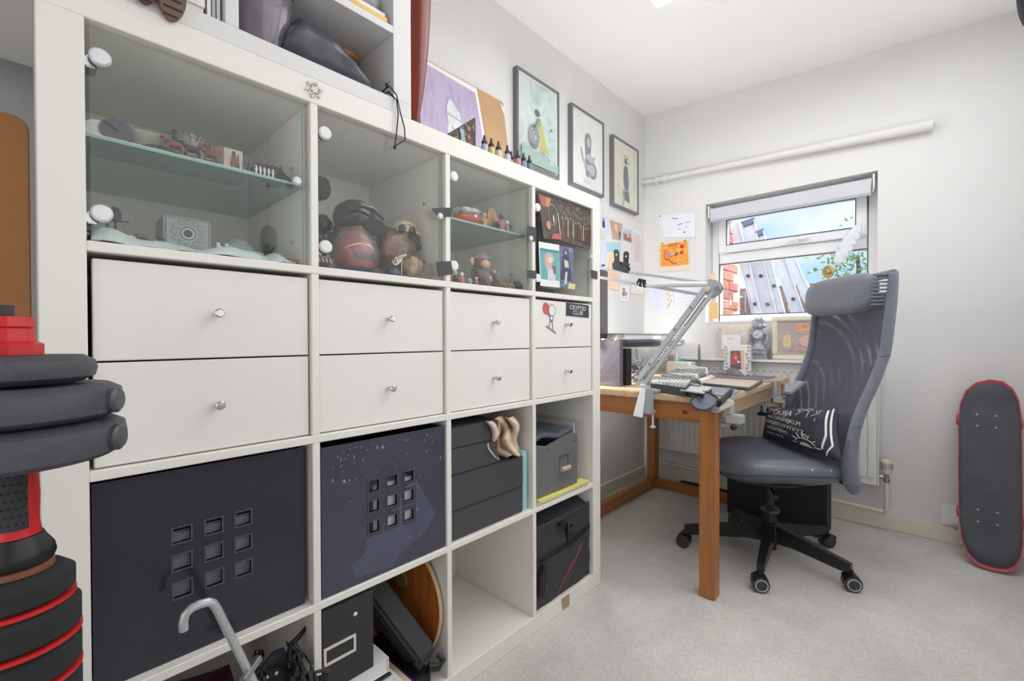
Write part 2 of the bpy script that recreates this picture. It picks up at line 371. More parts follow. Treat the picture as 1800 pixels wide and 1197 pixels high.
# long white pipe on the wall above the window
A, B = Kw(1122, 323, YW-.03), Kw(1640, 219, YW-.03); A.x = XW+.002
pp = thing('wall_pipe', 'long white painted pipe running across the wall above the window', 'pipe', (.5, YW-.03, A.z))
g = G().tube([A, A.lerp(B, .33), A.lerp(B, .66), B], [.013, .016, .021, .026], 16, cap=False); g.tube([A, B], [.010, .022], 16); obj('pipe', g, M_wall, pp)
P = A.lerp(B, .10); Q = A.lerp(B, .125); obj('coupling', G().cyl(P, Q, .021), M_wall, pp)
P = A.lerp(B, .068); Q = A.lerp(B, .075); obj('clip', G().cyl(P, Q, .024).box((P.x-.006, YW-.012, P.z-.045), (P.x+.008, YW, P.z)), M_wall, pp)
P = A.lerp(B, .7); obj('clip', G().cyl(P, A.lerp(B, .708), .024).box((P.x-.002, YW-.02, P.z-.008), (P.x+.008, YW, P.z+.008)), M_wall, pp)
# radiator
rad = thing('radiator', 'white panel radiator with vertical ribs under the window', 'radiator', (.56, 2.83, .2))
rx0, rx1, rz0, rz1, ry = -.02, 1.138, .225, .798, 2.80
g = G().box((rx0, ry+.004, rz0), (rx1, ry+.012, rz1)); obj('rear_panel', G().box((rx0, ry+.045, rz0), (rx1, ry+.055, rz1)), M_white, rad, smooth=False)
n = 34; pitch = (rx1-rx0-.02)/n
for i in range(n):
    x = rx0+.01+i*pitch; x2 = x+pitch
    prof = [(x+.003, ry+.004), (x+.008, ry-.006), (x2-.008, ry-.006), (x2-.003, ry+.004)]
    g.prism([(a, b, rz0+.035) for a, b in prof], (0, 0, rz1-rz0-.08))
obj('ribbed_panel', g, M_white, rad, smooth=False)
g = G()
for i in range(n): x = rx0+.01+i*pitch; g.box((x+.010, ry-.0065, rz1-.040), (x+pitch-.010, ry-.004, rz1-.034))
obj('top_slots', g, mat('slot_grey', (176, 178, 180), .6), rad, smooth=False, kind='stuff')
obj('top_grille', G().box((rx0-.003, ry-.006, rz1), (rx1+.003, ry+.06, rz1+.01)), M_white, rad, bev=.002)
obj('side_cover', G().box((rx1, ry-.004, rz0), (rx1+.005, ry+.058, rz1+.008)), M_white, rad, bev=.002)
for x in (rx0+.15, rx1-.15): obj('wall_bracket', G().box((x-.015, ry+.055, rz0+.05), (x+.015, YW, rz1-.08)), M_white, rad)
# valve and pipes
vx, vy = 1.172, 2.815
va = thing('radiator_valve', 'cream thermostatic valve at the right end of the radiator', 'valve', (vx, vy, .22))
g = G().lathe([(.013, .285), (.019, .29), (.0215, .30), (.022, .345), (.019, .353), (.010, .356)], (vx, vy, 0), n=24); kn = obj('thermostat_head', g, mat('valve_cream', (226, 219, 196), .4), va)
g = G()
for k in range(16): a = 2*PI*k/16; g.ob((vx+.0225*math.cos(a), vy+.0225*math.sin(a), .326), (.0012*math.cos(a), .0012*math.sin(a), 0), (-.0012*math.sin(a), .0012*math.cos(a), 0), (0, 0, .014))
obj('grip_ribs', g, M_grey, kn, smooth=False)
g = G().lathe([(.010, .245), (.013, .25), (.013, .262), (.009, .265), (.009, .285)], (vx, vy, 0)); g.cyl((rx1+.004, vy, .268), (vx, vy, .268), .008); g.cyl((1.150, vy, .268), (1.160, vy, .268), .013, n=6); obj('valve_body', g, M_steel, va)
pi = thing('heating_pipe', 'cream copper pipe from the radiator valve along the skirting', 'pipe', (1.1, vy, .09))
g = G().tube([(vx, vy, .247), (vx, vy, .15), (vx, vy, .115), (vx-.006, vy+.004, .103), (vx-.02, vy+.008, .098), (.9, vy+.02, .105), (.45, vy+.03, .112), (.0, vy+.03, .118)], .0085, 12); obj('pipe', g, M_skirt, pi)
g = G().cyl((vx, vy, .112), (vx, vy, .128), .011); g.cyl((vx-.012, vy+.006, .0985), (vx-.028, vy+.009, .0985), .011); obj('elbow_collar', g, M_skirt, pi)
# socket behind the skateboard
so = thing('wall_socket', 'white wall socket with plug low on the wall behind the skateboard', 'socket', (1.44, YW, .07))
P = Kw(1676, 906, YW-.004)
obj('faceplate', G().box((P.x-.04, YW-.009, P.z-.045), (P.x+.075, YW, P.z+.045)), M_white, so, bev=.003)
pl = obj('plug', G().box((P.x-.005, YW-.045, P.z-.03), (P.x+.04, YW-.009, P.z+.012)), M_white, so, bev=.006)
obj('cable', G().tube([(P.x+.018, YW-.03, P.z-.03), (P.x+.02, YW-.04, P.z-.05), (P.x+.04, YW-.05, .03), (P.x+.07, YW-.05, .006), (P.x+.14, YW-.04, .006)], .0035, 8), M_white, pl)
# ceiling light whose rim shows at the top edge of the photo
P = Tz(1185, -2, 2.375)
cl = thing('ceiling_light', 'bright white ceiling light at the top edge of the photo', 'lamp', (.62, 1.29, 2.36))
lx, ly = P.x-.11, P.y-.135
lx, ly = P.x+.045, P.y-.12
obj('base', G().box((lx-.13, ly-.13, cz(lx)-.03), (lx+.13, ly+.13, cz(lx)+.004)), M_white, cl, bev=.004)
obj('diffuser', G().box((lx-.12, ly-.12, cz(lx)-.055), (lx+.12, ly+.12, cz(lx)-.03)), mat('lamp_diffuser', (255, 252, 245), .5, emit=3.0), cl, bev=.008)
# ================================================================== OUTSIDE THE WINDOW
struct('ground', G().box((-8, YO+.02, -.4), (14, 16, -.3)), mat('paving', (150, 145, 138), .9, var=.1), smooth=False)
# brick wall on the left of the view: real bricks near the window
bw = thing('brick_wall', 'red brick wall of the neighbouring extension outside the window on the left', 'wall', (0, 3.5, -.3))
bx = .02
# face looks along +X; plane x = XB, running in y
XB = .165
obj('mortar', G().box((XB-.20, YO+.03, -.3), (XB-.008, 4.05, 2.72)), mat('mortar', (196, 178, 170), .9), bw, smooth=False)
Mb = [mat('brick_a', (182, 112, 98), .85, var=.18, scale=12, bump=.3), mat('brick_b', (170, 100, 92), .85, var=.2, scale=10, bump=.3), mat('brick_c', (196, 132, 116), .85, var=.15, scale=14, bump=.3)]
cache = {}
k = 0
for row in range(23):
    for col in range(5):
        y = YO+.06+col*.225+(row % 2)*.1125; z = .95+row*.075
        if y > 3.86: continue
        mi = R_.randrange(3)
        if mi not in cache:
            o = obj('brick', G().box((XB-.02, y, z), (XB, y+.215, z+.065)), Mb[mi], bw, bev=.004, seg=1); cache[mi] = (o, y, z)
        else:
            s, y0, z0 = cache[mi]; o = s.copy(); C.objects.link(o); o.parent = bw; o.location = (R_.uniform(-.003, .002), y-y0, z-z0); WM[o.name] = wm(s)
        k += 1
# galvanised steel posts leaning outside
Mgal = mat('galvanised_steel', (196, 200, 210), .5, .2, var=.1, scale=8)
def post(u0, v0, u1, v1, y, w, lab, kindc, cap=False):
    a, b = Kw(u0, v0, y), Kw(u1, v1, y+.12); d = (b-a); a2 = a-d*(a.z-.0+.3)/(d.z) if d.z else a
    a2 = a+(b-a)*((-.3-a.z)/(b.z-a.z))
    t = thing('steel_post', lab, 'post', a2, 0, None)
    ax = (b-a2).normalized(); sd = Vector((1, 0, 0)); sd = (sd-ax*sd.dot(ax)).normalized(); up = ax.cross(sd)
    g = G(); L = (b-a2).length
    g.ob((a2+b)/2, ax*L/2, sd*w/2, up*.002)
    for s in (-1, 1): g.ob((a2+b)/2+sd*s*w/2-up*.012, ax*L/2, sd*.003, up*.014)
    obj('channel', g, Mgal, t, smooth=False)
    if cap: obj('end_cap', G().ob(b, ax*.022, sd*(w/2+.005), up*.02), mat('blue_cap', (96, 104, 136), .5), t, bev=.003)
    g = G()
    for q in (.55, .7, .8): P = a2.lerp(b, q)-up*0; obj('bolt', G().cyl(P+up*.004, P-up*.02, .011, n=12), M_dark, t)
    return t
post(1330, 545, 1292, 392, 3.55, .055, 'leftmost galvanised steel post outside the window, beside the brick wall', 0)
post(1352, 545, 1316, 392, 3.62, .085, 'wide galvanised steel post outside with a blue end cap', 0, True)
post(1372, 545, 1337, 410, 3.50, .045, 'narrow galvanised steel post outside with a small blue cap', 0, True)
post(1401, 545, 1366, 440, 3.66, .070, 'galvanised steel post outside right of the two blue capped posts', 0)
post(1432, 550, 1383, 440, 3.70, .055, 'rightmost leaning galvanised steel post outside the window', 0)
br = obj('steel_brace', G().bar(Kw(1408, 490, 3.8), Kw(1462, 560, 3.8), .05, .03), Mgal, smooth=False); tag(br, 'short diagonal steel brace outside, right of the leaning posts', 'brace')
# wooden fence
fe = thing('garden_fence', 'brown vertical board garden fence beyond the posts outside', 'fence', (2.2, 6.5, -.3))
Mfe = mat('fence_wood', (186, 156, 146), .85, col2=(160, 130, 122), scale=5, stretch=(8, 8, .8))
proto = None
for i in range(34):
    x = -.6+i*.125
    if proto is None: proto = obj('board', G().box((x, 6.5, -.3), (x+.118, 6.52, 1.58)), Mfe, fe, bev=.004, seg=1)
    else: o = proto.copy(); C.objects.link(o); o.parent = fe; o.location = (i*.125, R_.uniform(-.006, .006), R_.uniform(-.01, .01)); WM[o.name] = wm(proto)
obj('rail', G().box((-.6, 6.52, 1.2), (3.7, 6.56, 1.28)), Mfe, fe, smooth=False); obj('cap_rail', G().box((-.6, 6.48, 1.58), (3.7, 6.56, 1.60)), Mfe, fe, smooth=False)
# tree
tr = thing('garden_tree', 'leafy pale green tree beyond the fence outside', 'tree', (5.9, 13, -.3))
P0 = Kw(1508, 468, 12.0)
obj('trunk', G().tube([(P0.x, 12, -.3), (P0.x+.05, 12, 1.5), (P0.x, 12, P0.z+.2)], [.09, .07, .03], 8), mat('bark', (120, 105, 90), .9), tr)
g = G()
for i in range(420):
    d = Vector((R_.gauss(0, .38), R_.gauss(0, .35), R_.gauss(0, .34))); c = Vector((P0.x, 12, P0.z+.15))+d; s = R_.uniform(.035, .07)
    a = Vector((R_.uniform(-1, 1), R_.uniform(-1, 1), R_.uniform(-1, 1))).normalized(); b = a.orthogonal().normalized()
    g.add([c-a*s, c+b*s*.5, c+a*s, c-b*s*.5], [(0, 1, 2, 3)])
obj('foliage', g, mat('leaf_green', (150, 176, 120), .7, var=.25, scale=3), tr, smooth=False, kind='stuff')
# ================================================================== SHELVING UNIT
FR, TT, CC, HH = .051, .016, .335, 1.49
def cy(i): return FR+i*(CC+TT)                    # start of column/row i
SU = thing('cube_shelving_unit', 'large white cube shelving unit with glass doors, drawers and open cells', 'shelving unit', (.2, .745, 0))
def su(n, a, b, **k): return obj(n, G().box(a, b), M_unit, SU, bev=.0015, seg=1, **k)
su('side_panel', (0, 0, 0), (XF, FR, HH-FR)); su('side_panel', (0, HH-FR, 0), (XF, HH, HH-FR))
su('top_panel', (0, 0, HH-FR), (XF, HH, HH)); su('bottom_panel', (0, FR, 0), (XF, HH-FR, FR))
su('back_panel', (-.006, .005, .005), (0, HH-.005, HH-.005))
for i in (1, 2, 3): su('shelf', (0, FR, cy(i)-TT), (XF, HH-FR, cy(i)))
for r in range(4):
    for i in (1, 2, 3): su('divider', (0, cy(i)-TT, cy(r)), (XF-.0005, cy(i), cy(r)+CC))
# drawers in the third row from the floor
Mdr = mat('drawer_front', (238, 235, 230), .45, var=.015, scale=4)
for c in range(4):
    y0, y1 = cy(c)+.003, cy(c)+CC-.003
    if c == 0: y0 += .003
    for k in range(2):
        z0 = cy(2)+.002+k*(.1655); z1 = z0+.1625-(.004 if k else 0)
        xo = XF-.010 if c < 3 else XF-.006
        d = obj('drawer', G().box((xo-.016, y0, z0), (xo, y1, z1)), Mdr, SU, bev=.0015, seg=1)
        obj('drawer_box', G().box((.04, y0+.008, z0+.008), (xo-.017, y1-.008, z1-.02)), Mdr, d, smooth=False)
        yc, zc = (y0+y1)/2, (z0+z1)/2
        obj('knob', G().lathe([(.004, 0), (.004, .012), (.0075, .016), (.008, .024), (.006, .026), (.0001, .0262)], (xo, yc, zc), (1, 0, 0), 18), M_silver, d)
# glass doors with their inner cabinets
XD = XF-.012
Mtape = mat('grey_tape', (74, 72, 76), .6)
ztop = cy(3)
for c in range(4):
    y0, y1 = cy(c)+.003, cy(c)+CC-.003
    dr = obj('glass_door', G().box((XD-.004, y0+.003, ztop+.004), (XD, y1-.006, ztop+CC-.004)), M_glass, SU, smooth=False)
    obj('glass_edge', G().box((XD-.0042, y1-.007, ztop+.004), (XD+.0002, y1-.0058, ztop+CC-.004)), mat('glass_edge', (150, 186, 172), .2), dr, smooth=False)
    obj('knob', G().lathe([(.003, 0), (.003, .006), (.008, .010), (.0085, .018), (.006, .021), (.0001, .0215)], (XD, [.357, .715, 1.075, 1.425][c], ztop+[.165, .165, .165, .150][c]), (1, 0, 0), 18), mat('clear_knob', (226, 226, 228), .2, coat=.5), dr)
    for k, zz in enumerate((.045, .285)):
        if c == 3 and k == 1: zz = .275
        obj('hinge_cap', G().lathe([(.0135, 0), (.0135, .006), (.011, .009), (.0001, .0095)], (XD, y0+.015, ztop+zz), (1, 0, 0), 22), mat('cap_silver', (226, 226, 232), .35, .3) if c == 0 else M_white, dr)
        obj('hinge', G().box((XD-.04, y0-.002, ztop+zz-.016), (XD-.004, y0+.012, ztop+zz+.002)), M_silver, dr, bev=.002)
# shelf pins
for y in (cy(0)+CC, cy(1)+CC, cy(2)+CC, cy(3)+CC):
    for z in (ztop+.06, ztop+.22): obj('shelf_pin', G().cyl((.30, y, z), (.30, y-.006, z), .004, n=10), M_silver, SU)
# glass shelves inside
Msg = thin('shelf_glass', (226, 240, 234), .04, opaque=.28, dcol=(186, 204, 200))
zs0 = Fp(157, 234, XF-.03).z; zs2 = Fp(800, 383, XF-.03).z
print('glass shelf z', zs0, zs2)
for c, z in ((0, zs0), (2, zs2)):
    s = obj('glass_shelf', G().box((.004, cy(c)+.001, z-.005), (XF-.03, cy(c)+CC-.001, z)), Msg, SU, smooth=False)
    obj('shelf_edge', G().box((XF-.0302, cy(c)+.001, z-.005), (XF-.0294, cy(c)+CC-.001, z)), mat('glass_edge2', (140, 176, 166), .2), s, smooth=False)
def tape(q, lab, ang=0):
    P = [Fp(u, v, XF+.001) for u, v in q]; g = G(); card(g, P, .0008, Vector((1, 0, 0)))
    tag(obj('tape_strip', g, Mtape, smooth=False), lab, 'tape')
tape([(758, 366), (793, 365), (793, 381), (769, 381)], 'dark grey tape over the upper right edge of the second glass door')
tape([(766, 460), (792, 459), (796, 482), (770, 486)], 'dark grey tape square over the lower right edge of the second glass door')
tape([(927, 397), (942, 400), (942, 425), (926, 422)], 'dark grey tape over the upper right edge of the third glass door')
tape([(926, 475), (943, 476), (942, 490), (926, 488)], 'dark grey tape over the lower right edge of the third glass door')
tape([(1038, 474), (1050, 477), (1050, 491), (1039, 489)], 'dark grey tape beside the picture covered fourth glass door')
# brown tape on the plinth
P = [Fp(987, 1053, XF+.0006), Fp(1000.5, 1043, XF+.0006), Fp(1001, 1063.5, XF+.0006), Fp(988.5, 1072.5, XF+.0006)]; g = G(); card(g, P, .0006, Vector((1, 0, 0)))
tag(obj('tape_strip', g, mat('brown_tape', (172, 146, 112), .45, var=.1, scale=30), smooth=False), 'brown tape strip on the bottom board below the black bag', 'tape')
# snowflake decoration
P = Fp(552, 158, XF+.001); g = G().lathe([(.006, 0), (.006, .003), (.0001, .0032)], P, (1, 0, 0), 6)
for k in range(6):
    a = 2*PI*k/6+.26; d = Vector((0, math.cos(a), math.sin(a))); n_ = Vector((0, -d.z, d.y)); Q = P+Vector((.0015, 0, 0))
    g.bar(Q, Q+d*.016, .0028, .003, (1, 0, 0)); g.bar(Q+d*.009, Q+d*.013+n_*.005, .0024, .003, (1, 0, 0)); g.bar(Q+d*.009, Q+d*.013-n_*.005, .0024, .003, (1, 0, 0)); g.cyl(Q+d*.016-Vector((.0015, 0, 0)), Q+d*.016+Vector((.002, 0, 0)), .0028, n=8)
tag(obj('snowflake_ornament', g, mat('ornament', (226, 222, 216), .3)), 'small white snowflake ornament stuck on the top board of the shelving unit', 'ornament')
# stickers on the last upper drawer
XS = XF-.0055
q = [Fp(995.2, 531.5, XS), Fp(1035, 536.8, XS), Fp(1035, 559, XS), Fp(994.5, 554.8, XS)]
st = thing('cryptid_club_sticker', 'dark rectangular sticker reading CRYPTID CLUB on the top right drawer', 'sticker', tuple(q[3]))
g = G(); card(g, q, .0004, Vector((1, 0, 0))); obj('backing', g, mat('sticker_dark', (62, 62, 76), .5), st, smooth=False)
g = G()
for s, yy in (('CRYPTID', .33), ('CLUB', .70)):
    text_on(g, s, .30, lambda x, y, yy=yy: bil(q, .5+x*.60, yy-y*1.55)+Vector((.0007, 0, 0)))
obj('lettering', g, M_white, st, smooth=False)
q = [Fp(952, 529, XS), Fp(981, 533, XS), Fp(981, 588, XS), Fp(952, 584, XS)]
st = thing('figure_sticker', 'drawing sticker of a small helmeted figure with a red balloon on the top right drawer', 'sticker', tuple(q[3]))
g = G(); X1 = Vector((1, 0, 0))
sh = [(0, disc(.25, .22, .2, .2, 9)), (1, disc(.62, .26, .22, .2)), (2, disc(.62, .26, .19, .172)), (1, [(.45, .42), (.72, .42), (.66, .62), (.5, .62)]), (2, [(.5, .46), (.66, .46), (.62, .56), (.52, .56)]), (1, stroke([(.5, .6), (.42, .84)], .035)), (1, stroke([(.62, .6), (.68, .86)], .035)), (1, stroke([(.25, .78), (.85, .96)], .05)), (1, stroke([(.45, .45), (.32, .34)], .05))]
art(g, q, X1, sh, .0008); obj('drawing', g, [mat('sticker_red', (206, 98, 100), .6), mat('ink_grey', (128, 128, 132), .6), M_white], st, smooth=False)
# ------------------------------------------------------------------ navy boxes with nine windows
Mnavy = mat('navy_gloss', (46, 47, 58), .10, spec=.5); Mnavy2 = mat('navy_gloss_worn', (66, 68, 84), .22, var=.12, scale=9)
def lekbox(c, xf, m, lab, smear, z0=None, dz=.008, y0o=.003, y1o=.010):
    y0, y1 = cy(c)+y0o, cy(c)+CC-y1o; z0 = cy(1)+.001; z1 = cy(1)+CC-dz
    t = thing('plastic_storage_box', lab, 'box', (.2, (y0+y1)/2, z0))
    W = y1-y0; H = z1-z0; fac = G(); hw, hh = .0125, .0125
    ys = [[.168, .2155, .263], [.527, .575, .622]][c]; zs = [.615, .568, .520]
    eY = [y0]; eZ = [z0]
    for y in ys: eY += [y-hw, y+hw]
    for z in sorted(zs): eZ += [z-hh, z+hh]
    eY.append(y1); eZ.append(z1)
    for i in range(len(eY)-1):
        for j in range(len(eZ)-1):
            if i % 2 == 1 and j % 2 == 1: continue
            fac.box((xf-.005, eY[i], eZ[j]), (xf, eY[i+1], eZ[j+1]))
    obj('front_panel', fac, m, t, smooth=False)
    g = G(); g.box((.03, y0+.003, z0), (xf-.005, y0+.007, z1)); g.box((.03, y1-.007, z0), (xf-.005, y1-.003, z1)); g.box((.03, y0+.007, z0), (xf-.005, y1-.007, z0+.004)); g.box((.03, y0+.007, z0), (.034, y1-.007, z1))
    obj('box_body', g, m, t, smooth=False)
    for z in zs:
        for y in ys:
            g = G()
            for (a, b, c_, d) in ((-hw-.003, hw+.003, hh, hh+.003), (-hw-.003, hw+.003, -hh-.003, -hh), (-hw-.003, -hw, -hh, hh), (hw, hw+.003, -hh, hh)): g.box((xf-.006, y+a, z+c_), (xf+.0015, y+b, z+d))
            obj('window_rim', g, mat('navy_rim', (74, 76, 88), .25), t, smooth=False)
    return t, y0, y1, z0, z1, ys, zs
b1, y0, y1, z0, z1, ys, zs = lekbox(0, XF-.020, Mnavy, 'glossy navy plastic box with nine square openings below the widest drawers', 0)
# papers standing in the first box
pb = obj('paper_stack', G().box((.10, y0+.09, z0+.006), (XF-.030, y1-.05, z0+.215)), mat('box_paper', (120, 124, 136), .6, var=.2, scale=60, stretch=(1, 1, 10)), bev=.003); tag(pb, 'pile of papers seen through the nine openings of the left navy box', 'papers')
b2, y0, y1, z0, z1, ys, zs = lekbox(1, XF-.006, Mnavy2, 'dusty navy plastic box with nine square openings and white specks, second column', 1, y0o=.004, y1o=.004, dz=.014)
pb = obj('paper_stack', G().box((.10, y0+.13, z0+.006), (XF-.020, y1-.06, z0+.205)), M_paper, bev=.003); tag(pb, 'white papers seen through the openings of the dusty navy box', 'papers')
# wiped streak shape and specks on the second box
q = [Vector((XF-.006, y0, z1)), Vector((XF-.006, y1, z1)), Vector((XF-.006, y1, z0)), Vector((XF-.006, y0, z0))]
g = G()
# area is cut around the openings by building small tiles
def inpoly(x, y, P):
    r = False; n_ = len(P)
    for i in range(n_):
        a, b = P[i], P[(i+1) % n_]
        if (a[1] > y) != (b[1] > y) and x < (b[0]-a[0])*(y-a[1])/(b[1]-a[1])+a[0]: r = not r
    return r
sm = [(.70, .33), (.78, .47), (.90, .70), (.80, .82), (.62, .89), (.50, .98), (.22, .95), (.20, .86), (.30, .80), (.32, .66), (.48, .62), (.60, .46)]
N = 90; W = y1-y0; H = z1-z0
for i in range(N):
    for j in range(N):
        a, b = (i+.5)/N, (j+.5)/N
        if not inpoly(a, b*1.0, sm): continue
        yy, zz = y0+a*W, z1-b*H
        if any(abs(yy-y_) < .021 for y_ in ys) and any(abs(zz-z_) < .021 for z_ in zs) and any(abs(yy-y_) < .021 and abs(zz-z_) < .021 for y_ in ys for z_ in zs): continue
        s = .52; P = [(a-s/N, b-s/N), (a+s/N, b-s/N), (a+s/N, b+s/N), (a-s/N, b+s/N)]
        g.add([bil(q, x, y)+Vector((.0004, 0, 0)) for x, y in P], [(3, 2, 1, 0)])
obj('wiped_patch', g, mat('wiped_patch', (84, 86, 108), .35, var=.12, scale=25), b2, smooth=False)
g = G()
for k in range(70):
    a = R_.uniform(.04, .97); b = abs(R_.gauss(.02, .16)) if k < 60 else R_.uniform(0, 1)
    b = min(.97, b+.02); w_, h_ = R_.uniform(.0008, .0022), R_.uniform(.001, .004)
    if R_.random() < .10: h_ = .012
    if a-.3 > 0 and any(abs(y0+a*W-y_) < .024 for y_ in ys) and .3 < b < .65: continue
    P = [(a-w_, b-h_), (a+w_, b-h_), (a+w_, b+h_), (a-w_, b+h_)]
    g.add([bil(q, x, min(max(y, 0), 1))+Vector((.0006, 0, 0)) for x, y in P], [(3, 2, 1, 0)])
obj('white_specks', g, M_paper, b2, smooth=False, kind='stuff')
# ------------------------------------------------------------------ row 3, columns 3 and 4
def fbox(name, lab, cat, a, b, m, bev=.003, **k): return tag(obj(name, G().box(a, b), m, bev=bev, **k), lab, cat)
Mbox = mat('black_card', (68, 69, 72), .5, var=.06, scale=6)
zb = cy(1)
ya = cy(2)+.004
fb = thing('flat_black_box', 'lower black lidded cardboard box in the third column', 'box', (.2, ya+.14, zb))
obj('box_body', G().box((.03, ya, zb+.001), (XF-.012, ya+.292, zb+.081)), Mbox, fb, bev=.002)
obj('lid', G().box((.028, ya-.002, zb+.083), (XF-.010, ya+.294, zb+.178)), Mbox, fb, bev=.002)
ub = thing('black_box', 'upper black cardboard box stacked in the third column', 'box', (.2, ya+.1, zb+.18))
obj('box_body', G().box((.05, ya, zb+.179), (XF-.014, ya+.185, zb+.250)), Mbox, ub, bev=.002)
obj('lid', G().box((.048, ya-.002, zb+.252), (XF-.013, ya+.187, zb+.309)), Mbox, ub, bev=.002)
tb = thing('teal_book', 'thin pale teal book standing beside the black boxes', 'book', (.3, ya+.30, zb))
obj('cover', G().box((.12, ya+.300, zb+.001), (XF-.018, ya+.303, zb+.19)).box((.12, ya+.316, zb+.001), (XF-.018, ya+.319, zb+.19)).box((XF-.021, ya+.303, zb+.001), (XF-.018, ya+.316, zb+.19)), mat('teal_cover', (150, 206, 206), .5), tb, smooth=False)
obj('pages', G().box((.125, ya+.3035, zb+.003), (XF-.0215, ya+.3155, zb+.187)), M_paper, tb, smooth=False)
# beige cloth bag draped over
g = G()
CB = Fp(888, 765, XF-.03)
def cloth(a, b):
    u = 862+a*50+6*math.sin(b*7)+b*8-(1-b)*10; v = 735+b*68+(6-12*a)*.8+3*math.sin(a*9)
    x = XF-.035+.022*math.sin(a*8+b*3)+.016*math.sin(a*17-b*5)+.012*noise.noise(Vector((a*5, b*6, 2)))+.015*math.sin(a*PI)
    p = Fp(u, v, x); return p
g.sheet(cloth, 26, 30, .004)
cb = obj('cloth_bag', g, mat('beige_cloth', (226, 202, 178), .9, var=.06, scale=18, bump=.2), sharp=3); tag(cb, 'crumpled beige cloth bag stuffed beside the upper black box', 'cloth')
# file box in column 4
yb0 = cy(3)+.002
fl = thing('file_box', 'grey open file box with metal label holder in the fourth column', 'box', (.25, yb0+.12, zb))
Mfb = mat('grey_card', (108, 108, 110), .45, var=.05, scale=8)
w0, w1, h0 = yb0+.003, yb0+.245, zb+.022
g = G()
g.prism([(XF-.012, w0, h0), (XF-.012, w1, h0), (XF-.012, w1+.002, h0+.175), (XF-.012, w1-.03, h0+.190), (XF-.012, w0+.06, h0+.165), (XF-.012, w0, h0+.178)], (-.004, 0, 0))
obj('front_panel', g, Mfb, fl, smooth=False)
g = G().box((.04, w0, h0), (XF-.016, w0+.004, h0+.178)).box((.04, w1-.004, h0), (XF-.016, w1, h0+.178)).box((.04, w0+.004, h0), (.044, w1-.004, h0+.178)).box((.04, w0, h0), (XF-.016, w1, h0+.004)); obj('box_body', g, mat('grey_card_in', (150, 151, 154), .4), fl, smooth=False)
lh = obj('label_holder', G().box((XF-.012, w0+.132, h0+.068), (XF-.009, w0+.185, h0+.073)).box((XF-.012, w0+.132, h0+.113), (XF-.009, w0+.185, h0+.118)).box((XF-.012, w0+.132, h0+.073), (XF-.009, w0+.137, h0+.113)).box((XF-.012, w0+.180, h0+.073), (XF-.009, w0+.185, h0+.113)), M_silver, fl, smooth=False)
obj('pull_tab', G().cyl((XF-.004, w0+.135, h0+.070), (XF-.004, w0+.183, h0+.070), .009, n=12), mat('brass_pull', (206, 190, 172), .35, .4), fl)
for y in (w0+.07, w0+.225): obj('rivet', G().cyl((XF-.013, y, h0+.155), (XF-.0105, y, h0+.155), .004, n=10), M_silver, fl)
g = G()
g.grid(lambda a, b: Vector((XF-.02-.25*b, w0+.015+a*.20, h0+.187+.008*math.sin(a*7+b*3)+.006*noise.noise(Vector((a*4, b*4, 1)))+.012*math.sin(b*PI))), 16, 12)
g2 = G().sheet(lambda a, b: Vector((XF-.02-.25*b, w0+.01+a*.21, h0+.19+.008*math.sin(a*7+b*3)+.005*noise.noise(Vector((a*4, b*4, 1)))+.014*math.sin(b*PI)*math.sin(a*PI))), 18, 12, .012)
tag(obj('folded_cloth', g2, mat('slate_cloth', (84, 92, 100), .8, var=.2, scale=30), sharp=3), 'crumpled slate grey cloth lying on top of the grey file box', 'cloth')
g = G().box((.08, w1+.012, zb+.02), (XF-.03, w1+.060, zb+.24)); 
pw = obj('clear_sleeve', g, M_clear, bev=.004); tag(pw, 'clear plastic document sleeves standing right of the grey file box', 'sleeve')
for k in range(3):
    pw2 = obj('paper_sheet', G().box((.09, w1+.018+k*.013, zb+.021), (XF-.04-.01*k, w1+.024+k*.013, zb+.232-.012*k)), M_paper, smooth=False); tag(pw2, ['loose white papers standing inside the clear sleeves, nearest the grey file box', 'loose white papers standing in the middle of the clear sleeves', 'loose white papers standing at the right end of the clear sleeves'][k], 'papers')
for k, (c_, l_) in enumerate((((232, 232, 224), 'white magazine at the bottom under the grey file box'), ((222, 226, 170), 'pale green magazine under the grey file box'), ((232, 226, 130), 'yellow magazine on top of the pile under the grey file box'))):
    o = obj('magazine', G().box((.10, yb0+.004+.004*k, zb+.0006+.0062*k), (XF+.004-.006*(2-k), yb0+.318-.008*k, zb+.0062+.0062*k)), mat('mag%d' % k, c_, .5, var=.08, scale=10), smooth=False); tag(o, l_, 'magazine')
# paper under the shelf edge
# ------------------------------------------------------------------ row 4
z0 = cy(0)
# column 4: black camera bag
bg_ = thing('camera_bag', 'black fabric shoulder bag with a red curved line in the bottom right cell', 'bag', (.22, cy(3)+.16, z0))
Mbag = mat('bag_nylon', (50, 51, 57), .6, var=.12, scale=30, bump=.3, bscale=160)
yb, ye = cy(3)+.006, cy(3)+CC-.004
def bagf(a, b):
    bul = .018*math.sin(PI*a)*math.sin(PI*min(1, b*1.05)); z = z0+.002+b*.275; y = yb+(ye-yb)*a
    return Vector((XF-.018+bul+.003*noise.noise(Vector((a*6, b*6, 4))), y, z))
g = G().sheet(bagf, 22, 22, .006); obj('front_pocket', g, Mbag, bg_, sharp=3)
g = G().box((.08, yb, z0+.002), (XF-.02, ye, z0+.255)); obj('bag_body', g, Mbag, bg_, bev=.02, seg=3)
def topf(a, b): return Vector((.09+(XF-.02-.09)*b+.010*math.sin(a*PI), yb+(ye-yb)*a, z0+.262+.040*math.sin(b*PI)*(.6+.4*a)+.012*math.sin(a*PI)-.025*(1-a)*b))
obj('top_flap', G().sheet(topf, 16, 10, .008), Mbag, bg_, sharp=3)
g = G()
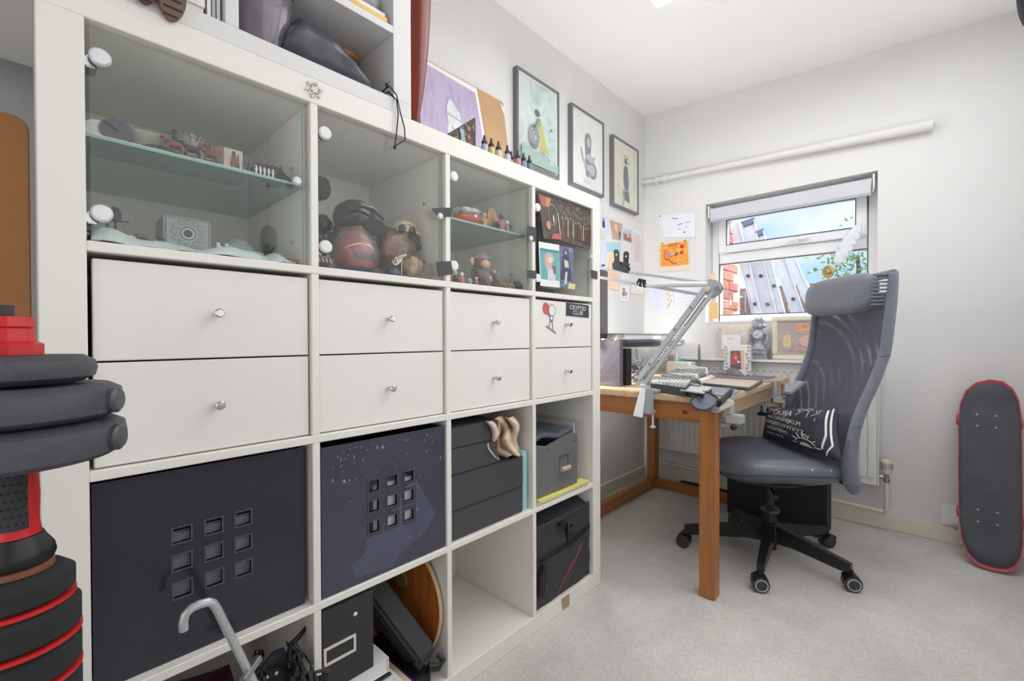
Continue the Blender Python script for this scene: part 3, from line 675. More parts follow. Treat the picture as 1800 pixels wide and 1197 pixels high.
for b_ in (.62, .66): g.tube([bagf(a/16, b_-.05*(1-a/16)+.10*(a/16)*.4)+Vector((.005, 0, 0)) for a in range(17)], .0022, 6)
obj('zip', g, M_black, bg_)
g = G().tube([bagf(.80-.42*math.sin(t), .52-.50*t/1.5)+Vector((.0035, 0, 0)) for t in [i*1.5/14 for i in range(15)]], .0018, 6); obj('red_piping', g, mat('red_piping', (190, 60, 74), .5), bg_)
P = bagf(.53, .86)+Vector((.008, 0, 0)); g = G().tube([P+Vector((.012, .014*math.cos(t), .014*math.sin(t))) for t in [i*2*PI/14 for i in range(14)]], .003, 6, closed=True); obj('strap_ring', g, M_dark, bg_)
g = G().ob(P+Vector((.002, .004, -.04)), (0, .017, .002), (.004, 0, 0), (0, -.003, .04)); g.ob(P+Vector((.004, -.03, .01)), (0, .03, -.012), (.004, 0, 0), (0, .003, .008)); obj('strap', g, M_black, bg_, bev=.002)
g = G().ob(bagf(.06, .30)+Vector((.012, 0, 0)), (0, .018, -.010), (.008, 0, 0), (0, .006, .035)); g.ob(bagf(.08, .45)+Vector((.012, 0, 0)), (0, .010, -.01), (.006, 0, 0), (0, .012, .02)); obj('buckle', g, M_blackm, bg_, bev=.004)
# column 2: black file box, books, leaning case, round wooden thing
y0 = cy(1)
t = thing('black_file_box', 'black file box with white label frame in the bottom row', 'box', (.3, y0+.06, z0))
bzb = z0+.145
obj('box_body', G().box((.08, y0+.002, bzb), (XF-.006, y0+.123, bzb+.182)), mat('black_card2', (48, 49, 52), .55), t, bev=.002)
lz0, lz1, ly0, ly1 = bzb+.062, bzb+.100, y0+.006, y0+.078
obj('label_frame', G().box((XF-.006, ly0, lz0), (XF-.003, ly1, lz0+.005)).box((XF-.006, ly0, lz1-.005), (XF-.003, ly1, lz1)).box((XF-.006, ly0, lz0+.005), (XF-.003, ly0+.005, lz1-.005)).box((XF-.006, ly1-.005, lz0+.005), (XF-.003, ly1, lz1-.005)), mat('cream_metal', (226, 216, 205), .4), t, smooth=False)
obj('rivet', G().lathe([(.0045, 0), (.0045, .001), (.001, .003), (.0001, .0031)], (XF-.006, y0+.078, bzb+.143), (1, 0, 0), 12), M_white, t)
bks = [('white ring binder at the bottom of the leaning pile', (.006, .238), .0, .036, (226, 228, 234)), ('purple book with white pages in the bottom row pile', (.006, .228), .037, .022, (78, 30, 110)), ('beige magazine with a comic style cover in the bottom row pile', (.005, .212), .060, .012, (216, 198, 164)), ('cream paperback in the bottom row pile', (.005, .188), .073, .014, (232, 228, 214)), ('white drawing pad in the bottom row pile', (.004, .175), .088, .012, (222, 224, 228)), ('thin black folder in the bottom row pile', (.004, .168), .101, .005, (40, 40, 44)), ('topmost white pad of the bottom row pile under the black file box', (.003, .165), .107, .036, (228, 229, 233))]
for k, (lab, (a, b), zz, hh_, col) in enumerate(bks):
    bb = thing('book', lab, 'book', (.25, y0+.1, z0+zz))
    m = mat('book%d' % k, col, .5); X1_ = XF+[.052, .040, .028, .014, .002, -.005, -.011][k]
    g = G().box((.10, y0+a, z0+zz+.0008), (X1_, y0+b, z0+zz+.003)).box((.10, y0+a, z0+zz+hh_-.003), (X1_, y0+b, z0+zz+hh_-.0004)).box((.10, y0+b-.0025, z0+zz+.003), (X1_, y0+b, z0+zz+hh_-.003)) if hh_ > .01 else G().box((.10, y0+a, z0+zz+.0008), (X1_, y0+b, z0+zz+hh_-.0004))
    if k == 1: g = G().box((.10, y0+a, z0+zz+.0008), (X1_, y0+b, z0+zz+hh_-.0004))
    obj('cover', g, m, bb, smooth=False)
    if hh_ > .01 and k != 1: obj('pages', G().box((.102, y0+a+.002, z0+zz+.0032), (X1_-.003, y0+b-.003, z0+zz+hh_-.0032)), M_paper, bb, smooth=False)
Q = [Fp(672, 1015, XF-.03), Fp(690, 1012, XF-.03)]
lc = thing('leaning_case', 'long black instrument case leaning in the bottom row cell', 'case', (.3, y0+.22, z0))
A_ = Vector((.20, y0+.150, z0+.328)); B_ = Vector((XF-.035, y0+.272, z0+.080))
g = G().bar(A_, B_, .055, .10, (1, 0, .2)); obj('case_body', g, mat('case_black', (56, 57, 60), .75, bump=.2, scale=60), lc, bev=.008)
g = G().bar(A_+Vector((.03, .0, 0)), B_+Vector((.028, 0, 0)), .058, .006, (1, 0, .2)); obj('lid_seam', g, M_black, lc, bev=.001)
g = G().tube([B_+Vector((.02, .01, -.03)), B_+Vector((.03, .035, -.035)), B_+Vector((.03, .05, -.025)), B_+Vector((.02, .04, -.012))], [.012, .010, .008, .006], 8); obj('handle', g, M_black, lc)
g = G().box((.15, y0+.222, z0), (XF-.015, y0+.292, z0+.044)); tag(obj('small_black_box', g, M_blackm, bev=.004), 'small black box on the cell floor beneath the leaning case', 'box')
# round wooden drum skin / tray
rw = thing('round_wooden_tray', 'round orange brown wooden tray standing on edge against the cell divider', 'tray', (.2, y0+.30, z0))
Mor = wood_mat('orange_wood', (190, 112, 48), (150, 80, 30), 2, 3, .4)
cen = Vector((.215, y0+.302, z0+.166)); ax_ = Vector((.15, -1, .05)).normalized()
g = G().lathe([(.0001, 0), (.160, 0), (.160, .006), (.0001, .006)], cen, ax_, 48); obj('disc', g, Mor, rw)
g = G().lathe([(.161, -.003), (.1635, -.003), (.1635, .009), (.161, .009), (.161, -.003)], cen, ax_, 48); obj('rim', g, mat('pale_rim', (206, 176, 140), .5), rw)
g = G().cyl(cen+ax_*.007+Vector((.02, 0, .06)), cen+ax_*.012+Vector((.02, 0, .06)), .022, n=20); obj('medallion', g, mat('medal', (150, 128, 90), .4), rw)
# column 1 of row 4: dark bags
pv = G().ell((.22, .20, z0+.10), (.12, .11, .10), amp=.3, seed=3); tag(obj('plum_bag', pv, mat('plum_cloth', (88, 12, 52), .7), sharp=3), 'dark plum cloth bag at the back of the bottom left cell', 'bag')
# ================================================================== THINGS INSIDE THE GLASS CELLS
def col(u, x): return at(u, 600, 0, x).y
def pt(u, v, x): return at(u, v, 0, x)
zc = cy(3)            # floor of the glass cells
X1 = Vector((1, 0, 0))
Mwh = mat('cast_white', (226, 228, 230), .7); Mrd = mat('painted_red_brown', (140, 74, 58), .6, var=.25, scale=90)
Mdk = mat('painted_dark', (58, 54, 60), .6, var=.3, scale=90); Mgy = mat('cast_grey', (140, 142, 146), .6, var=.15, scale=80)
Mblu = mat('painted_blue', (52, 66, 92), .5, var=.3, scale=80)
def itm(name, g, m, lab, cat, group=None, **k): return tag(obj(name, g, m, **k), lab, cat, group)
# -- cell 1, upper glass shelf
z = zs0+.0006
itm('paper_liner', G().box((.24, cy(0)+.01, z), (XF-.032, cy(0)+.24, z+.0012)), M_paper, 'thin white paper liner under the figures on the upper glass shelf', 'paper', smooth=False); z += .0016
P = Vector((.325, col(176, .325), z)); itm('oval_plaque', G().lathe([(.0001, 0), (.017, 0), (.0175, .003), (.014, .005), (.0001, .004)], P+Vector((0, 0, .0175)), (1, -.1, .25), 24), mat('pearl', (206, 208, 204), .4, var=.12, scale=120), 'pale round plaque at the far left of the upper glass shelf', 'plaque')
P = Vector((.33, col(209, .33), z)); g = G().lathe([(.0001, 0), (.021, 0), (.0215, .004), (.0001, .004)], P+Vector((0, 0, .0213)), (1, -.1, .3), 28); t = thing('slotted_disc', 'dark grey round disc with a diagonal groove on the upper glass shelf', 'disc', P)
obj('disc', g, mat('slate_disc', (92, 90, 100), .6), t); a_ = Vector((1, -.1, .3)).normalized(); c_ = P+Vector((0, 0, .0213))+a_*.0043; d_ = Vector((0, .8, -.6)).normalized(); obj('groove', G().ob(c_, d_*.018, a_*.0005, d_.cross(a_)*.0012), M_black, t, smooth=False)
P = Vector((.290, col(262, .290), z)); g = G()
for k, (r1, zz) in enumerate(((.030, 0), (.034, .022), (.046, .034))): pass
g.lathe([(.020, 0), (.024, .004), (.034, .022), (.046, .030), (.048, .033), (.044, .0335), (.030, .026), (.0001, .022)], P, (0, 0, 1), 32); itm('oval_dish', g, mat('stone_beige', (196, 192, 176), .5), 'wide pale beige dish on the upper glass shelf behind the painted riders', 'dish')
def rider(u, x, h, lab, m1, m2, spokes=0, wings=0, seed=0):
    P = Vector((x, col(u, x), z)); t = thing('miniature_figure', lab, 'miniature', P); rr = random.Random(seed); s = h/.034
    g = G().lathe([(.011*s, 0), (.011*s, .002), (.009*s, .003), (.0001, .003)], P, n=14); obj('base', g, Mdk, t)
    g = G().ell(P+Vector((0, 0, .014*s)), (.005*s, .009*s, .005*s), 10, 7)
    for a in (-1, 1):
        for b in (-1, 1): g.tube([P+Vector((a*.003*s, b*.006*s, .012*s)), P+Vector((a*.003*s, b*.008*s, .007*s)), P+Vector((a*.003*s, b*.006*s, .002*s))], .0013*s, 5)
    g.tube([P+Vector((0, -.008*s, .016*s)), P+Vector((0, -.012*s, .021*s)), P+Vector((0, -.015*s, .019*s))], [.003*s, .0022*s, .0015*s], 6); obj('mount', g, m1, t)
    g = G().tube([P+Vector((0, 0, .017*s)), P+Vector((0, .001*s, .024*s)), P+Vector((0, 0, .028*s))], [.003*s, .0035*s, .002*s], 8).ell(P+Vector((0, 0, .031*s)), .0028*s, 8, 6)
    g.tube([P+Vector((.001, -.003*s, .026*s)), P+Vector((.003, -.009*s, .026*s))], .0012*s, 5); obj('figure', g, m2, t)
    if spokes:
        g = G()
        for k in range(9):
            a = .15+k*.26; g.tube([P+Vector((-.004, .003, .016*s)), P+Vector((-.004, .003+.022*math.cos(a)*s, .016*s+.020*math.sin(a)*s))], [.0009, .0003], 4)
        obj('fan_spokes', g, Mwh, t)
    if wings:
        g = G()
        for q in (-1, 1): g.prism([P+Vector((-.002, q*.003, .024*s)), P+Vector((-.002, q*.014*s, .034*s)), P+Vector((-.002, q*.016*s, .022*s)), P+Vector((-.002, q*.008*s, .014*s))], (.001, 0, 0))
        obj('wings', g, m1, t, smooth=False)
    return t
rider(310, .345, .046, 'red brown mounted miniature on the upper glass shelf, leftmost of the riders', Mrd, Mdk, seed=1)
rider(341, .345, .046, 'dark mounted miniature with white fan spokes on the upper glass shelf', Mdk, Mgy, spokes=1, seed=2)
rider(374, .345, .042, 'red winged miniature on the upper glass shelf right of the fan spoked rider', Mrd, Mrd, wings=1, seed=3)
P = Vector((.345, col(283, .345), z)); itm('lying_miniature', G().ell(P+Vector((0, 0, .005)), (.008, .020, .005), 14, 8, amp=.5, seed=4, fr=6), Mdk, 'low dark lumpy miniature lying left of the red brown rider', 'miniature')
P = Vector((.335, col(413, .335), z)); t = thing('picture_card', 'small upright card with a reddish figure on the upper glass shelf', 'card', P)
obj('card', G().box((P.x-.001, P.y-.016, z), (P.x, P.y+.016, z+.042)), mat('card_tint', (196, 186, 180), .7, var=.15, scale=60), t, smooth=False)
g = G(); q = [Vector((P.x, P.y-.016, z+.042)), Vector((P.x, P.y+.016, z+.042)), Vector((P.x, P.y+.016, z)), Vector((P.x, P.y-.016, z))]; art(g, q, X1, [(0, [(.4, .25), (.65, .25), (.8, .9), (.3, .95)]), (1, disc(.52, .18, .1)), (1, stroke([(.75, .2), (.8, .9)], .06))]); obj('drawing', g, [Mrd, Mdk], t, smooth=False)
P = Vector((.27, col(419, .27), z)); g = G().bar(P, P+Vector((0, 0, .05)), .003, .003, (1, 0, 0)).bar(P+Vector((0, -.008, .038)), P+Vector((0, .008, .038)), .003, .003); g.lathe([(.006, 0), (.005, .002)], P, n=8); itm('small_cross', g, Mgy, 'thin grey standing cross behind the picture card on the upper glass shelf', 'cross')
for k, u in enumerate((440, 450)):
    P = Vector((.345-.01*k, col(u, .345), z)); g = G().lathe([(.006, 0), (.006, .002), (.002, .003), (.004, .008), (.002, .014), (.0032, .017), (.0001, .020)], P, n=10); g.tube([P+Vector((0, -.002, .012)), P+Vector((.002, -.008, .016)), P+Vector((.002, -.007, .02))], .001, 5); itm('blue_miniature', g, Mblu, ['dark blue miniature soldier beside the row of white ones, left of the two', 'dark blue miniature soldier beside the row of white ones, right of the two'][k], 'miniature')
for k in range(5):
    P = Vector((.348, col(453+7.3*k, .348), z)); g = G().lathe([(.0045, 0), (.0045, .0015), (.0015, .003), (.0018, .007), (.0028, .012), (.0012, .0135), (.0026, .0155), (.0001, .0185)], P, n=10); itm('white_soldier', g, Mwh, 'white miniature soldier, %s from the left in the row of five' % ['first', 'second', 'third', 'fourth', 'fifth'][k], 'miniature', 'row of white miniature soldiers')
P = Vector((.318, col(478, .318), z)); g = G().ell(P+Vector((0, 0, .015)), (.018, .028, .020), 18, 12, amp=.55, seed=9, fr=5)
for k in range(6): a = k*1.05; g.lathe([(.005, 0), (.004, .012), (.0001, .018)], P+Vector((.007*math.cos(a), .018*math.sin(a), .018+.004*math.sin(k*2.3))), (.2*math.cos(a), .3*math.sin(a), 1), 6)
itm('dark_monster_miniature', g, mat('dark_plum', (74, 66, 74), .7, var=.3, scale=90), 'large dark spiky miniature behind the white soldiers', 'miniature')
P = Vector((.336, col(500, .336), z)); itm('dark_rock_base', G().lathe([(.020, 0), (.019, .005), (.013, .012), (.0001, .015)], P, n=18), mat('dark_rock', (56, 56, 62), .7), 'dark domed base at the right end of the upper glass shelf', 'base')
# -- cell 1, floor
z = zc+.0005
def towel(a, b):
    y = cy(0)+.006+a*.305+.004*math.sin(b*5); x = XF-.022-.16*b+.006*math.sin(a*14); zz = zc+.004+(.021+.006*math.sin(a*9+1)+.004*math.sin(a*23))*min(1, b*6)*.8+.004*noise.noise(Vector((a*9, b*5, 0)))
    if a > .93: zz = zc+.004+(zz-zc-.004)*max(0, 1-(a-.93)*9)
    if .78 < a < .90: zz -= .009*(1-abs(a-.84)/.06)
    return Vector((x, y, zz))
itm('paper_towel', G().sheet(towel, 60, 16, .0015), mat('paper_towel', (216, 228, 226), .9, bump=.4, scale=20, bscale=160), 'folded white paper towel lying along the front of the top left cell', 'paper towel', sharp=3)
def peak(a, b): return Vector((.20-.06*b+.05*a, cy(0)+.20+.085*a+.02*b, zc+.028+.05*math.sin(b*PI*.5)*math.sin(a*PI)**.8))
itm('paper_towel', G().sheet(peak, 14, 12, .0015), mat('paper_towel', (216, 228, 226), .9), 'peaked fold of white paper towel at the back right of the top left cell', 'paper towel', sharp=1)
zt = zc+.028
P = pt(331, 400, .22); y0_, y1_ = col(289, .24), col(373, .24)
t = thing('patterned_box', 'pale grey box with ornate tracery and a round centre in the top left cell', 'box', (.2, (y0_+y1_)/2, zt))
W = y1_-y0_; Hh = .063
obj('box_body', G().box((.16, y0_, zt), (.24, y1_, zt+Hh)), mat('pale_grey_card', (188, 190, 192), .6, var=.06, scale=40), t, bev=.002)
q = [Vector((.24, y0_, zt+Hh)), Vector((.24, y1_, zt+Hh)), Vector((.24, y1_, zt)), Vector((.24, y0_, zt))]; sh = []
for r_, c_ in ((.17, 1), (.14, 2), (.10, 0)): sh.append((c_, disc(.5, .5, r_, r_*W/Hh)))
for k in range(4):
    a = [(0.05, .05), (.95, .05), (.95, .95), (.05, .95)]; p, r_ = a[k], a[(k+1) % 4]; sh.append((1, stroke([p, r_], .02)))
for k in range(12):
    a = k*PI/6; cx_, cy_ = .5+.3*math.cos(a), .5+.36*math.sin(a)
    for s_ in strokes([(cx_+.07*math.cos(j*PI/4)*(1-.04*j), cy_+.09*math.sin(j*PI/4)*(1-.04*j)) for j in range(8)], .014): sh.append((1, s_))
g = G(); art(g, q, X1, sh, .0005); obj('printed_tracery', g, [mat('ink_mid', (96, 98, 102), .6), mat('ink_soft', (128, 130, 134), .6), mat('ink_light', (222, 224, 226), .6)], t, smooth=False)
zt = zc+.027
P = Vector((.30, col(205, .30), zt)); t = thing('scenic_stand', 'dark miniature signpost with a rocky crest and crossbar in the top left cell', 'miniature', P)
obj('pole', G().bar(P, P+Vector((0, 0, .028)), .003, .003, (1, 0, 0)), Mdk, t, smooth=False); obj('crossbar', G().bar(P+Vector((0, -.018, .024)), P+Vector((0, .018, .027)), .0018, .0018), Mdk, t, smooth=False)
obj('crest', G().ell(P+Vector((0, 0, .036)), (.006, .009, .011), 14, 10, amp=.7, seed=2, fr=5), mat('dark_stone', (74, 76, 80), .7), t)
P = Vector((.31, col(191, .31), zt)); itm('small_post', G().cyl(P, P+Vector((0, 0, .014)), .0012).ell(P+Vector((0, 0, .015)), .0025, 8, 6), Mdk, 'tiny dark post left of the miniature signpost', 'miniature')
for k, (u, w_, h_, m_, lab) in enumerate(((170, .012, .010, mat('mini_teal', (86, 130, 150), .5), 'tiny teal and red miniature at the left end of the paper towel'), (184, .007, .005, Mdk, 'tiny dark piece behind the paper towel near the signpost'), (233, .010, .005, Mwh, 'small white scrap behind the paper towel'), (251, .014, .009, mat('mini_brown', (120, 104, 84), .7), 'small brown lump behind the paper towel, middle of the cell'), (268, .012, .006, Mgy, 'small silver piece behind the paper towel left of the patterned box'), (281, .010, .007, Mblu, 'small dark blue piece at the foot of the patterned box'))):
    P = Vector((.30, col(u, .30), zt-.001)); itm('miniature_piece', G().ell(P+Vector((0, 0, h_*.5)), (w_*.5, w_, h_*.55), 12, 8, amp=.4, seed=k, fr=5), m_, lab, 'miniature')
for k, u in enumerate((387, 402)):
    P = Vector((.31, col(u, .31), zt-.006)); g = G().ell(P+Vector((0, 0, .006)), (.004, .005, .006), 10, 8, amp=.3, seed=k).ell(P+Vector((0, -.002, .013)), .0035, 8, 6); itm('white_animal', g, Mwh, ['small white animal miniature right of the patterned box, nearest the box', 'second small white animal miniature right of the patterned box'][k], 'miniature')
P = Vector((.30, col(425, .30), zt-.006)); itm('grey_scrap', G().ell(P+Vector((0, 0, .005)), (.008, .012, .005), 12, 8, amp=.6, seed=5, fr=7), Mgy, 'crumpled grey scrap on the paper towel', 'scrap')
P = Vector((.32, col(451, .32), zt-.010)); g = G().ell(P+Vector((0, 0, .005)), (.010, .016, .005), 14, 8, amp=.25, seed=7, fr=7); itm('pebbled_base', g, mat('pebbles', (172, 166, 144), .7, var=.4, scale=160), 'pebbled tan scenic base near the right end of the paper towel', 'base')
P = Vector((.29, col(472, .29), zc+.018)); g = G().ell(P+Vector((0, 0, .006)), (.012, .018, .010), 14, 9, amp=.6, seed=12, fr=6)
for k in range(7): a = k*.9; g.tube([P+Vector((0, 0, .01)), P+Vector((.004*math.cos(a), -.010+.004*k, .030+.006*math.sin(k))), P+Vector((.002, -.016+.005*k, .036+.008*math.sin(k*2)))], [.0016, .001, .0004], 5)
itm('bramble_miniature', g, mat('bramble', (96, 98, 106), .7), 'grey twiggy miniature behind the right end of the paper towel', 'miniature')
y0_, y1_ = col(508, .33), col(532, .33)
for k in range(2): itm('wooden_block', G().box((.30, y0_+.001*k, zc+.0006+.0095*k), (.33, y1_-.001*k, zc+.0095+.0095*k)), wood_mat('orange_block', (196, 122, 72), (170, 96, 52), 1, 6), ['lower orange wooden block in the right corner of the top left cell', 'upper orange wooden block in the right corner of the top left cell'][k], 'block', bev=.001)
itm('red_pen_mark', G().box((.12, cy(0)+CC-.0012, Fp(480, 354, .2).z-.0), (.20, cy(0)+CC-.0002, Fp(480, 354, .2).z+.003)), mat('mark', (190, 150, 140), .8), 'faint reddish scratch on the cell wall beneath the glass shelf', 'mark', smooth=False)
# -- cell 2: helmets and plastic wrapped pieces
z = zc+.0005; c0 = cy(1)
Mhb = mat('helmet_black', (30, 32, 38), .28, coat=.6); Mhr = mat('helmet_red', (176, 44, 42), .3, coat=.5); Mhw = mat('helmet_cream', (214, 200, 168), .45, var=.1, scale=60)
Mbrn = mat('brown_wrap', (120, 88, 68), .35, var=.35, scale=36, bump=.5, bscale=60, coat=.4)
itm('blue_folder', G().box((.06, c0+.035, z), (XF-.025, c0+.235, z+.006)), mat('folder_blue', (50, 74, 122), .4), 'dark blue folder lying on the floor of the second glass cell', 'folder', bev=.002)
itm('black_tray', G().box((.12, c0+.004, z), (XF-.022, c0+.032, z+.012)), M_blackm, 'flat black case at the left front of the second glass cell', 'case', bev=.003)
t = thing('striped_strap', 'black and tan striped strap above the flat black case in the second cell', 'strap', (XF-.03, c0+.02, z+.014))
obj('strap', G().box((XF-.045, c0+.003, z+.0125), (XF-.024, c0+.040, z+.024)), M_blackm, t, bev=.001)
g = G()
for k in range(4): y = c0+.007+k*.0085; g.prism([(XF-.0238, y, z+.023), (XF-.0238, y+.004, z+.023), (XF-.0238, y+.007, z+.0135), (XF-.0238, y+.003, z+.0135)], (.0004, 0, 0))
obj('stripes', g, mat('tan_stripe', (190, 166, 136), .7), t, smooth=False)
P = pt(624, 384, .26)
t = thing('black_helmet_mask', 'glossy black helmet like mask in the second glass cell', 'helmet', (P.x, P.y, z+.10))
g = G().ell(P, (.050, .054, .045), 22, 14, amp=.06, seed=1); obj('shell', g, Mhb, t)
g = G().tube([P+Vector((.05, -.045, .00)), P+Vector((.066, -.02, .016)), P+Vector((.07, .01, .012)), P+Vector((.06, .045, -.005))], [.004, .007, .007, .003], 8); obj('brow', g, Mhb, t)
g = G().prism([P+Vector((.045, .0, -.008)), P+Vector((.075, .03, -.012)), P+Vector((.065, .065, -.03)), P+Vector((.045, .045, -.045)), P+Vector((.045, .0, -.035))], (-.03, 0, .004)); obj('snout', g, M_dark, t, bev=.003)
g = G().ell(P+Vector((.045, -.012, -.012)), (.012, .014, .010), 12, 8); obj('eye_socket', g, M_dark, t)
obj('neck', G().lathe([(.05, -.0245), (.045, -.01), (.04, .01)], (P.x, P.y, P.z-.036), n=20), Mbrn, t)
P = pt(624, 433, .31); P.z = z+.058
t = thing('red_helmet', 'red helmet with white stripes wrapped in clear plastic in the second glass cell', 'helmet', (P.x, P.y, z))
g = G().lathe([(.041, -.042), (.047, -.022), (.046, .0), (.037, .022), (.019, .034), (.0001, .037)], P, n=24); obj('shell', g, Mhr, t)
g = G()
for s_ in (-1, 1): g.tube([P+Vector((.044*math.cos(a)*.98, .044*math.sin(a), .004+s_*.001*0+.020*math.cos(a*1.2)-.012)) for a in [s_*(.1+i*.16) for i in range(8)]], .0022, 6)
obj('stripes', g, M_white, t)
g = G().grid(lambda a, b: P+Vector((.0475*math.cos((a-.3)*1.8), .0475*math.sin((a-.3)*1.8), -.026+.018*b)), 12, 4); obj('visor', g, Mhb, t)
g = G().ell(P+Vector((0, 0, -.004)), (.057, .057, .056), 20, 12, amp=.12, seed=3, fr=3); obj('clear_wrap', g, M_clear, t)
P = pt(707, 402, .28); P.z = z+.142
t = thing('cream_helmet', 'cream and dark goggled helmet resting on the brown wrapped bundle', 'helmet', (P.x, P.y, z+.12))
g = G().lathe([(.030, -.010), (.031, .0), (.028, .012), (.018, .020), (.0001, .023)], P, n=22); obj('shell', g, Mhw, t)
g = G().lathe([(.010, 0), (.010, .006), (.007, .008)], P+Vector((.024, -.017, -.004)), (1, -.3, 0), 16); g.lathe([(.010, 0), (.010, .006), (.007, .008)], P+Vector((.029, .010, -.006)), (1, .1, 0), 16); obj('goggles', g, mat('lens_dark', (34, 34, 38), .2), t)
g = G().tube([P+Vector((.028, -.020, .008)), P+Vector((.033, 0, .012)), P+Vector((.026, .020, .008))], .0035, 8).prism([P+Vector((.02, .012, .004)), P+Vector((.01, .058, -.004)), P+Vector((.0, .05, .006)), P+Vector((.0, .012, .014))], (0, 0, -.006)); obj('brow_band', g, Mhw, t)
g = G().ell(P+Vector((-.005, .035, -.030)), (.02, .024, .026), 14, 10, amp=.5, seed=5, fr=6); obj('dark_hair', g, Mdk, t)
def bund(u, v, x, r, seed, m, lab, nm='wrapped_bundle', amp=.3):
    P = pt(u, v, x); P.z = max(P.z, z+r[2]*1.02); return itm(nm, G().ell(P, r, 22, 14, amp=amp, seed=seed, fr=3.2), m, lab, 'bundle', sharp=3)
bund(692, 442, .27, (.050, .058, .062), 21, Mbrn, 'brown plastic wrapped bundle in the middle of the second glass cell')
bund(725, 468, .33, (.022, .028, .024), 22, mat('tan_wrap', (176, 148, 116), .4, var=.3, scale=50, coat=.4), 'tan lumpy wrapped piece at the right front of the second cell')
bund(618, 430, .20, (.050, .060, .052), 25, Mbrn, 'brown wrapped bundle under the black helmet at the back of the second cell')
P = pt(693, 472, .345); P.z = z+.012
g = G().ell(P, (.012, .018, .012), 14, 9, amp=.3, seed=3); itm('dark_boot_piece', g, Mblu, 'small dark blue glossy piece in front of the brown bundle', 'ornament')
g = G()
PL = pt(706, 452, .355)
for k in range(5): g.tube([PL+Vector((0, -.018+.006*k+.008*math.sin(a+k), .010*math.cos(a+k*.7)-.012+.003*k)) for a in [i*.6 for i in range(9)]], .0011, 5)
PL2 = Vector((PL.x, PL.y, z)); itm('white_wire_tangle', g.tube([PL+Vector((0, 0, -.012)), PL2], .001, 5), M_white, 'thin white wire ornament in front of the brown bundle', 'ornament')
for k, (u, v, x, r, m_, lab) in enumerate(((566, 332, .15, (.02, .022, .03), Mdk, 'dark fabric mask hanging at the upper left of the second cell'), (566, 395, .18, (.03, .022, .025), Mhb, 'black glossy ornament at the left of the second cell above the helmets'), (568, 432, .26, (.025, .02, .022), mat('green_black', (50, 60, 56), .5, var=.3, scale=60), 'dark green black ornament at the left front of the second cell'))):
    P = pt(u, v, x); P.y = max(P.y, c0+r[1]*1.15)
    itm('dark_ornament', G().ell(P, r, 16, 10, amp=.35, seed=k+40), m_, lab, 'ornament')
# -- cell 3
c0 = cy(2); z2 = zs2+.0005
Mfel = mat('orange_pouch', (196, 92, 54), .6, var=.15, scale=20)
P = pt(820, 372, .30); P.z = z2+.024
t = thing('orange_pouch', 'orange pouch with white lace and a heart charm in the third glass cell', 'pouch', (P.x, P.y, z2))
obj('pouch', G().ell(P, (.035, .046, .021), 20, 12, amp=.12, seed=2), Mfel, t); obj('lace_top', G().ell(P+Vector((0, 0, .020)), (.033, .044, .014), 22, 12, amp=.5, seed=8, fr=7), mat('lace_blue_white', (196, 206, 212), .8), t)
q_ = P+Vector((.036, .004, .004)); obj('heart_charm', G().prism([q_+Vector((0, a*.005, b*.005)) for a, b in ((0, -1.2), (1, 0), (.9, .8), (.4, 1), (0, .5), (-.4, 1), (-.9, .8), (-1, 0))], (.0015, 0, 0)), M_white, t, smooth=False)
def figurine(u, x, zz, h0, mb, mh, lab, name='figurine', arms=True, hat=None):
    P = Vector((x, col(u, x), zz)); t = thing(name, lab, 'figurine', P); s = h0*1.35; h = s
    obj('body', G().lathe([(.16*s, 0), (.20*s, .05*s), (.17*s, .3*s), (.20*s, .5*s), (.10*s, .66*s), (.06*s, .70*s)], P, n=16), mb, t)
    obj('head', G().ell(P+Vector((0, 0, .83*s)), (.14*s, .14*s, .16*s), 14, 10), mh, t)
    if arms:
        g = G()
        for q in (-1, 1): g.tube([P+Vector((0, q*.14*s, .58*s)), P+Vector((.06*s, q*.26*s, .42*s)), P+Vector((.14*s, q*.16*s, .34*s))], [.06*s, .05*s, .04*s], 8)
        obj('arms', g, mb, t)
    if hat: obj('hat', G().lathe([(.17*s, 0), (.16*s, .05*s), (.09*s, .12*s), (.0001, .15*s)], P+Vector((0, 0, .88*s)), n=14), hat, t)
    return t
Msk = mat('doll_skin', (206, 170, 140), .5); Mtan = mat('tan_cloth', (190, 156, 118), .7)
figurine(852, .33, z2, .036, Mtan, Msk, 'small beige doll beside the orange pouch in the third cell')
itm('rounded_board', G().prism([(.30, col(864, .30)+a*.020, z2+.001+b*.078) for a, b in ((-1, 0), (1, 0), (1, .75), (.7, .93), (.2, 1), (-.2, 1), (-.7, .93), (-1, .75))], (.005, 0, 0)), wood_mat('pale_board', (186, 142, 104), (172, 126, 88), 2, 4), 'small round topped wooden board on the upper shelf of the third cell', 'board', smooth=False)
figurine(882, .335, z2, .042, mat('pink_cloth', (176, 108, 112), .7), Mdk, 'pink and dark figurine at the right of the upper shelf in the third cell')
figurine(872, .32, z2, .034, Mdk, Msk, 'small dark figurine between the wooden board and the pink figurine')
figurine(892, .33, z2, .032, Mgy, Mwh, 'small grey figurine at the right end of the upper shelf in the third cell')
z = zc+.0005
Mmk = mat('mauve_knit', (150, 124, 134), .9, var=.25, scale=70)
P = Vector((.31, col(845, .31), z)); t = thing('monkey_toy', 'small sitting monkey toy with a mauve cap in the third cell', 'toy', P)
obj('body', G().ell(P+Vector((0, 0, .025))*1.4, (0.0308, 0.0364, 0.0364), 16, 10, amp=.12), mat('toy_blue_grey', (112, 116, 136), .9, var=.3, scale=70), t)
obj('head', G().ell(P+Vector((.004, -.002, .056))*1.4, (0.0252, 0.028, 0.0238), 16, 10), mat('toy_brown', (118, 92, 84), .9), t)
